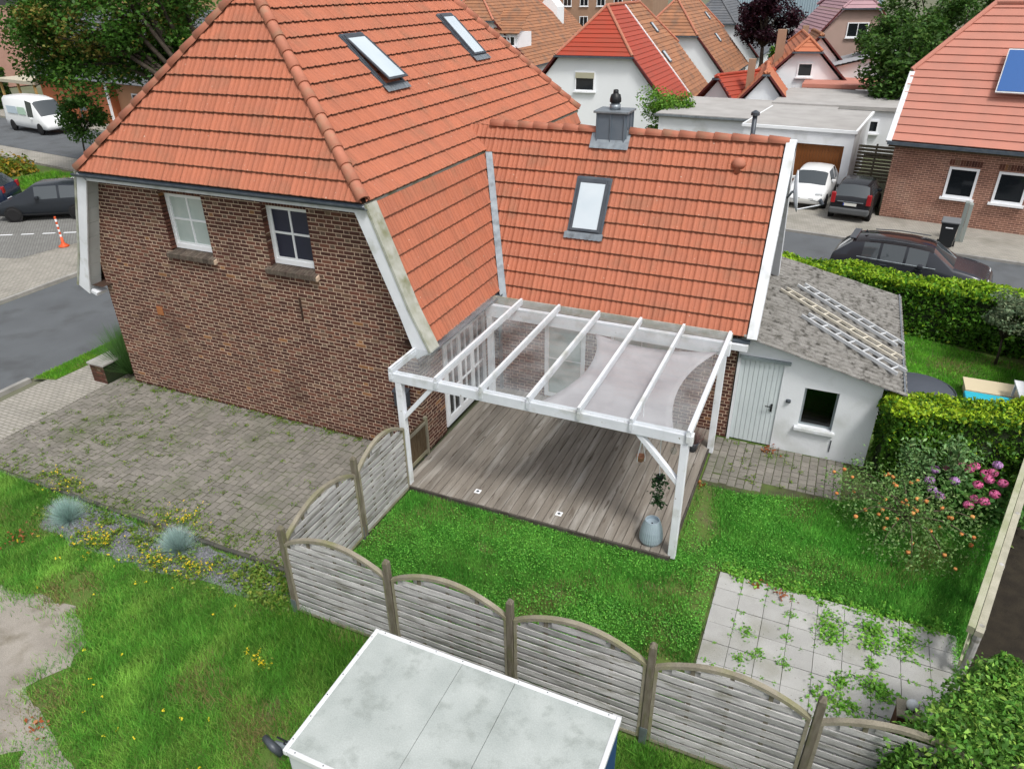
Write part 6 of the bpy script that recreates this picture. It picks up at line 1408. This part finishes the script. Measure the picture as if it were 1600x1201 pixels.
# ------------------------------------------------------------------ trees
def tree(name, label, base, trunk, centre, rad, n_cl, n_leaf, leaf, col_, alt, alt_p, seed, cl_r=.9, trunk_r=.2, squash=1.0, cat='tree', lean=None, var=.4, hollow=.55):
    q = np.random.default_rng(seed); t = thing(name, label, cat, base); c = np.array(centre); rad = np.array(rad)
    v = q.normal(size=(n_cl, 3)); v /= np.linalg.norm(v, axis=1)[:, None]; rr = hollow+(1-hollow)*q.uniform(size=n_cl)**.6; cl = c+v*rad*rr[:, None]*(.86+.28*q.uniform(size=(n_cl, 1)))
    tm = MB(); top_ = Vector(trunk); tm.tube([Vector(base), Vector(base).lerp(top_, .5)+Vector((trunk_r*.5, 0, 0)), top_], [trunk_r*1.25, trunk_r, trunk_r*.8], 10)
    for i in range(min(n_cl, 26)):
        e = Vector(cl[i]); mid = top_.lerp(e, .5)+Z*.12*(e-top_).length; tm.tube([top_, mid, e], [trunk_r*.5, trunk_r*.25, trunk_r*.07], 6)
    tm.build('trunk', BARK, t, smooth=True)
    szs = cl_r*(.6+.8*q.uniform(size=n_cl)); i = q.integers(0, n_cl, n_leaf); g = q.normal(size=(n_leaf, 3)); g /= np.linalg.norm(g, axis=1)[:, None]; P = cl[i]+g*(szs[i]*q.uniform(size=n_leaf)**.45)[:, None]*np.array([1, 1, .75])
    V, F, C = leaves(P, leaf, col_, var, 1.5, .5, alt=alt, alt_p=alt_p if not callable(alt_p) else alt_p(P, cl[i]))
    npmesh('crown', V, F, LEAF, t, C); return t
tree('maple_tree', 'large spreading maple tree with dark green crown beyond brick house', (-20.6, 17.0, 0), (-21.2, 17.0, 3.6), (-27.6, 18.0, 7.9), (6.0, 4.0, 4.0), 80, 42000, .21, (.058, .145, .02), (.21, .19, .045), lambda P, c: np.clip(.03+.5*((np.abs(c[:, 0]+27.0) < 2.0)&(c[:, 2] > 6.2)), 0, 1), 5, 1.35, .33)
tree('street_tree', 'slim young street tree by the far road on the left', (-33.3, 18.19, 0), (-33.0, 18.2, 1.6), (-32.4, 18.2, 2.75), (1.15, 1.0, 1.25), 26, 3600, .16, (.07, .17, .025), (.12, .24, .05), .3, 8, .5, .05)
tree('purple_tree', 'dark purple leaved tree at the end of the house row', (-2.4, 72, 0), (-2.4, 72, 3), (-2.4, 72, 5.6), (2.6, 2.4, 2.4), 40, 9000, .28, (.035, .012, .022), (.06, .02, .03), .3, 9, .9, .2)
for k, (x, y, h, r_, lb) in enumerate(((9.6, 42, 6.2, 2.2, 'dark green tree left of the faded red roof'), (12.2, 45, 8.0, 3.0, 'tall dark green tree behind the faded red roof'), (8.9, 56, 6.5, 2.4, 'dark green tree behind the pink house garden'), (15.5, 43, 9.0, 3.2, 'green tree at the upper right behind the red roof ridge'), (11.5, 62, 10, 3.6, 'tall green tree right of the mauve roof'))):
    tree('broadleaf_tree', lb, (x, y, 0), (x, y, h*.4), (x, y, h*.62), (r_, r_, h*.42), 40, 9000, .26, (.045, .11, .018), (.10, .20, .04), .2, 20+k, 1.0, .2)
for k, (x, y, r_, h, lb) in enumerate(((.2, 79, 2.2, 3.0, 'bright green bush below the purple tree'), (3.8, 80, 2.4, 2.8, 'bright green bush in front of the blue hall'), (-2.9, 33.5, 1.4, 3.3, 'leafy green bush behind the chimney'))):
    tree('bush', lb, (x, y, 0), (x, y, h*.3), (x, y, h*.6), (r_, r_*.8, h*.45), 18, 3600 if k < 2 else 5000, .28 if k < 2 else .16, (.09, .22, .02), (.16, .30, .04), .35, 40+k, .8, .06, cat='shrub')
tree('olive_tree', 'small grey green olive tree in front of the street hedge', (11.75, 9.4, 0), (11.7, 9.35, .75), (11.75, 9.3, 1.45), (.55, .5, .55), 26, 3200, .09, (.14, .20, .11), (.20, .26, .15), .4, 61, .22, .03)
# flower beds on the left
def groundcover(name, label, poly, dens, h, size, base, alt):
    P2 = scatter(poly, dens); P = np.column_stack([P2, np.abs(rng.normal(0, .5, len(P2)))*h*(.4+vnoise(P2, .9, 5))]); V, F, C = leaves(P, size, base, .35, 1.5, .6, alt=alt, alt_p=.4); tag(npmesh(name, V, F, LEAF, None, C), label, 'plants', kind='stuff')
groundcover('flower_bed', 'yellow and green low flower bed beside the far pavement', [(-46, 15.2), (-34.8, 13.5), (-34.2, 16.0), (-45.5, 18.0)], 160, .7, .22, (.13, .19, .02), (.34, .22, .025))
sheet('bed_lawn', [(-70, 10), (-26.5, 9.5), (-24.6, 15.6), (-70, 22)], -.03, LAWN)
grass('roadside_grass', 'bright green grass beside the far flower bed', [(-34.0, 13.2), (-25, 12.2), (-25, 15.2), (-33.5, 16.3)], 220, .16, .06, (.09, .26, .02), (.16, .34, .03), [], 91, .0)
tuft('low_green_plant', 'low green plant beside the orange delineator post', -20.0, 7.9, 500, .5, .9, (.09, .22, .03), w=.05)
groundcover('kerb_plants', 'low green planting beside the orange delineator', [(-20.6, 7.6), (-18.6, 7.2), (-18.6, 8.3), (-20.2, 8.6)], 300, .3, .13, (.08, .20, .02), (.14, .28, .03))

# ------------------------------------------------------------------ vehicles
def paint(name, c, rough=.22, metal=.0): return mat(name, c, None, rough, metal=metal, spec=.4)
CARGLASS = mat('car_glass', (.045, .055, .062), None, .03, spec=1.0); TYRE = mat('tyre_rubber', (.015, .015, .016), None, .85); RIM = mat('alloy_rim', (.35, .36, .37), None, .35, metal=.7)
REDL = mat('red_tail_light', (.30, .008, .012), None, .2, spec=.6); CLEARL = mat('clear_headlight', (.55, .58, .60), None, .15, spec=.7); PLATE = mat('number_plate', (.62, .63, .60), None, .5)
HATCH = [(.0, .36, .62, .66, .88, .82, 'B'), (.012, .27, .92, .95, .95, .84, 'B'), (.03, .24, .96, 1.02, .975, .84, 'R'), (.125, .22, .97, 1.44, .99, .70, 'P'), (.165, .22, .965, 1.48, 1, .71, 'S'), (.31, .22, .955, 1.52, 1, .73, 'P'), (.335, .22, .95, 1.525, 1, .735, 'S'), (.555, .22, .93, 1.50, 1, .725, 'P'),
         (.59, .22, .925, 1.46, .995, .715, 'W'), (.775, .22, .91, 1.0, .98, .78, 'B'), (.87, .23, .84, .89, .955, .78, 'B'), (.955, .25, .70, .74, .90, .74, 'B'), (.99, .30, .58, .60, .80, .66, 'B'), (1.0, .38, .50, .51, .70, .6, 'B')]
SUVP = [(.0, .42, .74, .78, .86, .80, 'B'), (.012, .34, .98, 1.02, .95, .84, 'B'), (.03, .30, 1.0, 1.10, .975, .82, 'R'), (.12, .29, 1.02, 1.50, .985, .70, 'P'), (.20, .28, 1.0, 1.56, 1, .72, 'S'), (.30, .28, .99, 1.60, 1, .73, 'P'), (.318, .28, .985, 1.605, 1, .735, 'S'), (.46, .28, .975, 1.61, 1, .74, 'P'), (.478, .28, .97, 1.605, 1, .74, 'S'), (.60, .28, .965, 1.54, 1, .73, 'P'),
        (.625, .28, .96, 1.50, .995, .72, 'W'), (.76, .28, .95, 1.05, .985, .80, 'B'), (.87, .29, .92, .97, .965, .80, 'B'), (.955, .30, .82, .86, .92, .76, 'B'), (.99, .36, .68, .70, .82, .68, 'B'), (1.0, .42, .58, .59, .72, .6, 'B')]
VANP = [(.0, .38, .80, 1.0, .93, .86, 'B'), (.01, .30, 1.05, 2.20, .98, .84, 'P'), (.04, .28, 1.08, 2.32, 1, .86, 'P'), (.30, .28, 1.08, 2.36, 1, .87, 'P'), (.55, .28, 1.08, 2.36, 1, .87, 'P'), (.60, .28, 1.08, 2.34, 1, .86, 'S'), (.74, .28, 1.08, 2.22, 1, .84, 'P'), (.76, .28, 1.08, 2.16, 1, .83, 'W'), (.89, .28, 1.08, 1.22, .99, .84, 'B'), (.96, .30, .92, .98, .96, .80, 'B'), (.99, .34, .70, .74, .90, .74, 'B'), (1.0, .4, .56, .58, .8, .7, 'B')]
def car(name, label, cat, loc, ang, prof, L, Wd, H, body_m, roof_m=None, wheels=(.17, .80), wr=.31, group=None, bumper=None):
    t = thing(name, label, cat, loc, ang, group); hw = Wd/2; h0 = max(p[3] for p in prof); sc = H/h0
    sec = []
    for (fx, zl, zb, zr, wb, wr_, ty) in prof:
        x = (fx-.5)*L; zl, zb, zr = zl*sc, zb*sc, zr*sc; B, Rw = wb*hw, wr_*hw
        half = [(0, zl), (B*.88, zl), (B*.985, zl+.10), (B, zl+(zb-zl)*.55), (B*.965, zb), (Rw+(B*.965-Rw)*.10, zb+(zr-zb)*.88), (Rw*.82, zr-.015), (0, zr+.012)]
        sec.append([(x, y, z) for y, z in half]+[(x, -y, z) for y, z in half[-2:0:-1]])
    n = len(sec[0]); V = [p for s_ in sec for p in s_]
    fb, fr_, fs, fw, frw = [], [], [], [], []
    sidesets = {}
    for i in range(len(sec)-1):
        ty = prof[i][6]
        for j in range(n):
            j2 = (j+1) % n; f = (i*n+j, (i+1)*n+j, (i+1)*n+j2, i*n+j2)
            side = j in (4, n-6+1) or j == 4 or j == 9; topf = j in (5, 6, 7, 8)
            if ty == 'S' and side: sidesets.setdefault((i, j), []).append(f)
            elif ty == 'W' and topf: fw.append(f)
            elif ty == 'R' and topf: frw.append(f)
            elif topf and roof_m and ty in 'SP': fr_.append(f)
            else: fb.append(f)
    fb += [tuple(range(n)), tuple(range(len(V)-1, len(V)-n-1, -1))]
    def part(nm, faces, m_, push=0, par=t):
        mb = MB(); used = sorted({k for f in faces for k in f}); mp = {k: i for i, k in enumerate(used)}
        mb.add([V[k] for k in used], [tuple(mp[k] for k in f) for f in faces]); o = mb.build(nm, m_, par, local=True, smooth=True); return o
    bo = part('body', fb, body_m)
    if fr_: part('roof_panel', fr_, roof_m)
    if fw: part('windscreen', fw, CARGLASS)
    if frw: part('rear_window', frw, CARGLASS)
    for k, fs_ in sidesets.items(): part('side_window', fs_, CARGLASS)
    for fx in wheels:
        for sg in (-1, 1):
            x = (fx-.5)*L; yo = sg*(hw-.085)
            tm = MB(); tm.lathe([(wr*.62, -.10), (wr*.93, -.105), (wr, -.06), (wr, .06), (wr*.93, .105), (wr*.62, .10)], (0, 0, 0), 22); tm.v = [(x+a, yo+c, wr+b) for a, b, c in tm.v]; w_ = tm.build('wheel', TYRE, t, local=True, smooth=True)
            rm = MB(); rm.lathe([(.02, .06), (wr*.25, .085), (wr*.60, .07), (wr*.64, .09)], (0, 0, 0), 18); rm.v = [(x+a, yo+sg*c, wr+b) for a, b, c in rm.v]; rm.build('rim', RIM, w_, local=True)
            am_ = MB(); am_.lathe([(wr*1.02, .0), (wr*1.16, .0), (wr*1.16, .03), (wr*1.02, .03)], (0, 0, 0), 22); am_.v = [(x+a, sg*(hw*.985)+sg*(c-.01), wr+b) for a, b, c in am_.v]; am_.build('wheel_arch', TYRE, t, local=True)
    for sg in (-1, 1):
        mb = MB(); xm = (prof[-6][0]-.5)*L*1.0-.25; mb.box(xm-.09, xm+.06, sg*(hw+.02)-.09, sg*(hw+.02)+.09, .95*sc, 1.08*sc); mb.build('wing_mirror', body_m, t, local=True, bevel=.03)
    return t
WHITEP = paint('white_car_paint', (.74, .76, .77)); BLACKP = paint('black_car_paint', (.012, .013, .016)); SUVPAINT = paint('dark_graphite_paint', (.035, .038, .047), .2, .2); BROWNROOF = paint('dark_brown_glass_roof', (.012, .009, .010), .12)
BLUEP = paint('dark_blue_paint', (.012, .02, .045)); GREYP = paint('dark_grey_paint', (.018, .022, .028)); SILVERP = paint('pale_silver_paint', (.5, .53, .56))
c1 = car('suv', 'dark graphite estate car parked behind the street hedge', 'car', (9.75, 14.75, 0), R(-8.5), SUVP, 4.7, 1.86, 1.56, SUVPAINT, BROWNROOF, (.19, .81), .34)
for sg in (-1, 1):
    MB().tube([(-1.3, sg*.62, 1.535), (-.6, sg*.645, 1.585), (.35, sg*.645, 1.56)], .018, 6).build('roof_rail', ANTH, c1, local=True)
    lbox(c1, 'tail_light', REDL, -2.30, -2.18, sg*.62-.2, sg*.62+.2, .88, .98, .02); lbox(c1, 'headlight', CLEARL, 2.10, 2.24, sg*.62-.17, sg*.62+.17, .66, .76, .02)
lbox(c1, 'roof_spoiler', SUVPAINT, -1.92, -1.70, -.58, .58, 1.46, 1.50, .015); MB().prism([(-1.55, 1.56), (-1.42, 1.56), (-1.5, 1.66)], 'y', -.02, .02).build('antenna_fin', SUVPAINT, c1, local=True)
c2 = car('hatchback', 'white hatchback parked facing out before the brown garage door', 'car', (6.05, 24.9, 0), R(-96), HATCH, 3.85, 1.68, 1.46, WHITEP, None, (.18, .80), .29)
for sg in (-1, 1): lbox(c2, 'headlight', CLEARL, 1.62, 1.80, sg*.56-.15, sg*.56+.15, .60, .74, .03)
lbox(c2, 'grille', BLACK, 1.86, 1.92, -.40, .40, .34, .52, .02); lbox(c2, 'number_plate', PLATE, 1.921, 1.935, -.26, .26, .38, .49)
c3 = car('hatchback', 'small black hatchback seen from behind beside the brick house', 'car', (7.95, 23.55, 0), R(82), HATCH, 3.55, 1.62, 1.52, BLACKP, None, (.17, .82), .29)
for sg in (-1, 1): lbox(c3, 'tail_light', REDL, -1.80, -1.64, sg*.69-.09, sg*.69+.09, .72, 1.16, .03)
lbox(c3, 'rear_bumper', mat('grey_bumper', (.08, .085, .09), None, .6), -1.87, -1.62, -.78, .78, .30, .56, .06); lbox(c3, 'number_plate', PLATE, -1.812, -1.80, -.26, .26, .66, .77); lbox(c3, 'plate_strip', mat('plate_blue', (.02, .05, .3), None, .5), -1.815, -1.8125, .215, .26, .66, .77); lbox(c3, 'trim_strip', ZINC, -1.80, -1.77, -.5, .5, .80, .83)
c4 = car('van', 'white delivery van parked across the street on the left', 'van', (-47.2, 25.6, 0), R(-10), VANP, 5.9, 2.0, 2.35, WHITEP, None, (.17, .83), .34)
lbox(c4, 'side_panel_green', mat('pale_green_decal', (.45, .62, .50), None, .5), -.6, .5, -1.005, -1.0, 1.2, 1.7); lbox(c4, 'side_panel_blue', mat('pale_blue_decal', (.50, .60, .68), None, .5), -2.2, -.7, -1.005, -1.0, 1.2, 1.7)
car('parked_car', 'dark car parked in the bay nearest the orange delineator post', 'car', (-25.2, 10.1, 0), R(212), HATCH, 4.3, 1.8, 1.55, GREYP, None, (.18, .8), .32, group='dark cars in the left parking bay')
car('parked_car', 'dark blue car at the left edge of the picture in parking bay', 'car', (-30.2, 9.4, 0), R(212), HATCH, 4.3, 1.8, 1.6, BLUEP, None, (.18, .8), .32, group='dark cars in the left parking bay')
car('parked_car', 'white car partly hidden behind the dark parked car', 'car', (-26.0, 13.2, 0), R(212), HATCH, 4.2, 1.75, 1.45, WHITEP, None, (.18, .8), .31)

for o_ in [x for x in COL.objects if x.name.startswith('parked_car')]:
    for sg in (-1, 1):
        lbox(o_, 'headlight', CLEARL, 1.78, 2.0, sg*.60-.17, sg*.60+.17, .62, .78, .04); lbox(o_, 'tail_light', REDL, -2.16, -2.04, sg*.72-.1, sg*.72+.1, .8, 1.1, .03)
        lbox(o_, 'door_sill', BLACK, -1.1, 1.1, sg*.90-.012, sg*.90+.012, .30, .36)
    lbox(o_, 'number_plate', PLATE, 2.12, 2.15, -.26, .26, .42, .53); lbox(o_, 'grille', BLACK, 2.06, 2.12, -.45, .45, .55, .68, .02)
for sg in (-1, 1):
    MB().tube([(-1.55, sg*.885, 1.0), (-.6, sg*.90, .985), (.75, sg*.90, .965)], .014, 6).build('window_trim', ZINC, c1, local=True)
    for x in (-.72, .30): lbox(c1, 'door_handle', ANTH, x-.1, x+.1, sg*.925-.012, sg*.925+.012, .84, .87)
# ------------------------------------------------------------------ street furniture and the neighbour's yard
dp = thing('delineator_post', 'orange and white striped flexible delineator post on the left pavement', 'bollard', (-20.7, 7.1, 0)); OR_ = mat('orange_plastic', (.62, .09, .025), None, .5)
MB().lathe([(.20, 0), (.20, .04), (.10, .10), (.06, .16), (.045, .4)], (-20.7, 7.1, 0), 14).build('base', OR_, dp, smooth=True)
for i in range(8): MB().lathe([(.04, 0), (.04, .10)], (-20.7, 7.1, .401+i*.101), 12).build('band', OR_ if i % 2 else PVC, dp)
sg_ = thing('sign_post', 'grey metal sign post beside the young street tree', 'sign post', (-36.2, 21.0, 0)); MB().tube([(-36.2, 21.0, 0), (-36.2, 21.0, 3.1)], .06, 8).build('pole', ZINC, sg_); lbox(sg_, 'sign_plate', ZINC, .1, .5, -.02, .02, 2.5, 2.9)
bn = thing('wheelie_bin', 'black wheelie bin on the pavement before the brick house', 'bin', (11.2, 19.55, 0), R(-8))
mb = MB(); mb.add([(-.22, -.26, .08), (.22, -.26, .08), (.22, .26, .08), (-.22, .26, .08), (-.28, -.34, .98), (.28, -.34, .98), (.28, .34, .98), (-.28, .34, .98)], [(3,2,1,0),(4,5,6,7),(0,1,5,4),(1,2,6,5),(2,3,7,6),(3,0,4,7)]); mb.build('body', mat('black_bin_plastic', (.02, .022, .024), None, .5), bn, local=True, bevel=.02)
lbox(bn, 'lid', mat('grey_bin_lid', (.16, .17, .18), None, .5), -.31, .31, -.38, .38, .985, 1.06, .03); lbox(bn, 'label', PVC, -.12, .12, -.335, -.325, .80, .84)
for s_ in (-1, 1):
    w_ = MB(); w_.lathe([(.02, -.03), (.10, -.03), (.10, .03), (.02, .03)], (0, 0, 0), 14); w_.v = [(s_*.27+c, .26+a, .10+b) for a, b, c in w_.v]; w_.build('wheel', TYRE, bn, local=True)
ub = thing('utility_cabinet', 'grey green utility post behind the wheelie bin', 'cabinet', (11.75, 20.6, 0), R(-8)); lbox(ub, 'body', mat('grey_green_metal', (.22, .25, .24), None, .6), -.12, .02, -.15, .15, 0, 1.5, .01); lbox(ub, 'door', mat('grey_green_metal2', (.28, .31, .29), None, .6), .03, .16, -.15, .15, 0, 1.45, .01)
# yard between the hedges
sheet('yard_paving', [(8.9, 4.3), (12.3, 4.8), (12.3, 6.9), (9.9, 7.1), (9.6, 8.6), (9.0, 8.8)], -.012, SLABM)
YL = [(9.7, 7.2), (12.2, 7.0), (12.4, 9.6), (9.5, 10.6)]
grass('yard_grass', 'green lawn of the neighbouring yard between the hedges', YL, 1800, .08, .016, (.11, .36, .03), (.17, .46, .04), [], 95, .0)
sb = thing('sandbox', 'cream wooden sandbox in the neighbouring yard', 'sandbox', (11.35, 7.35, 0)); CRM = mat('cream_wood', (.60, .52, .36), None, .8)
lbox(sb, 'lid', CRM, -.55, .55, -.35, .35, .25, .30)
for (a, b, c, d) in ((-.5, .5, -.32, -.28), (-.5, .5, .28, .32), (-.5, -.46, -.28, .28), (.46, .5, -.28, .28)): lbox(sb, 'side', CRM, a, b, c, d, 0, .245)
pb = thing('play_table', 'turquoise plastic play table in the neighbouring yard', 'table', (11.2, 6.3, 0)); TQ = mat('turquoise_plastic', (.03, .42, .55), None, .4); lbox(pb, 'basin', TQ, -.5, .5, -.35, .35, .32, .45, .03)
for x in (-.42, .42):
    for y in (-.28, .28): lbox(pb, 'leg', BLACK, x-.03, x+.03, y-.03, y+.03, 0, .318)
wt = thing('garden_table', 'white garden table in the neighbouring yard', 'table', (12.05, 6.6, 0)); lbox(wt, 'top', PVC, -.35, .35, -.5, .5, .66, .70, .01)
for x in (-.3, .3):
    for y in (-.44, .44): lbox(wt, 'leg', PVC, x-.025, x+.025, y-.025, y+.025, 0, .658)
rt = thing('round_cover', 'dark round garden cover beside the shed in the neighbouring yard', 'cover', (9.75, 6.5, 0)); MB().lathe([(.75, 0), (.78, .35), (.70, .42), (.1, .48)], (0, 0, 0), 24).build('tarpaulin', mat('slate_tarpaulin', (.07, .08, .10), None, .6), rt, local=True, smooth=True); MB().tube([(.80*math.cos(i*.2618), .80*math.sin(i*.2618), .36) for i in range(25)], .02, 6, cap=False).build('rim', ANTH, rt, local=True)
# leaves lying on the dark soil
dl2 = [(10.9+random.uniform(0, 2), random.uniform(-2.4, 2), .02, 2, .09) for _ in range(16)]
weeds('fallen_leaves', 'pale fallen leaves on the dark soil beyond the rail', dl2, (.45, .42, .28), (.2, .3, .06))
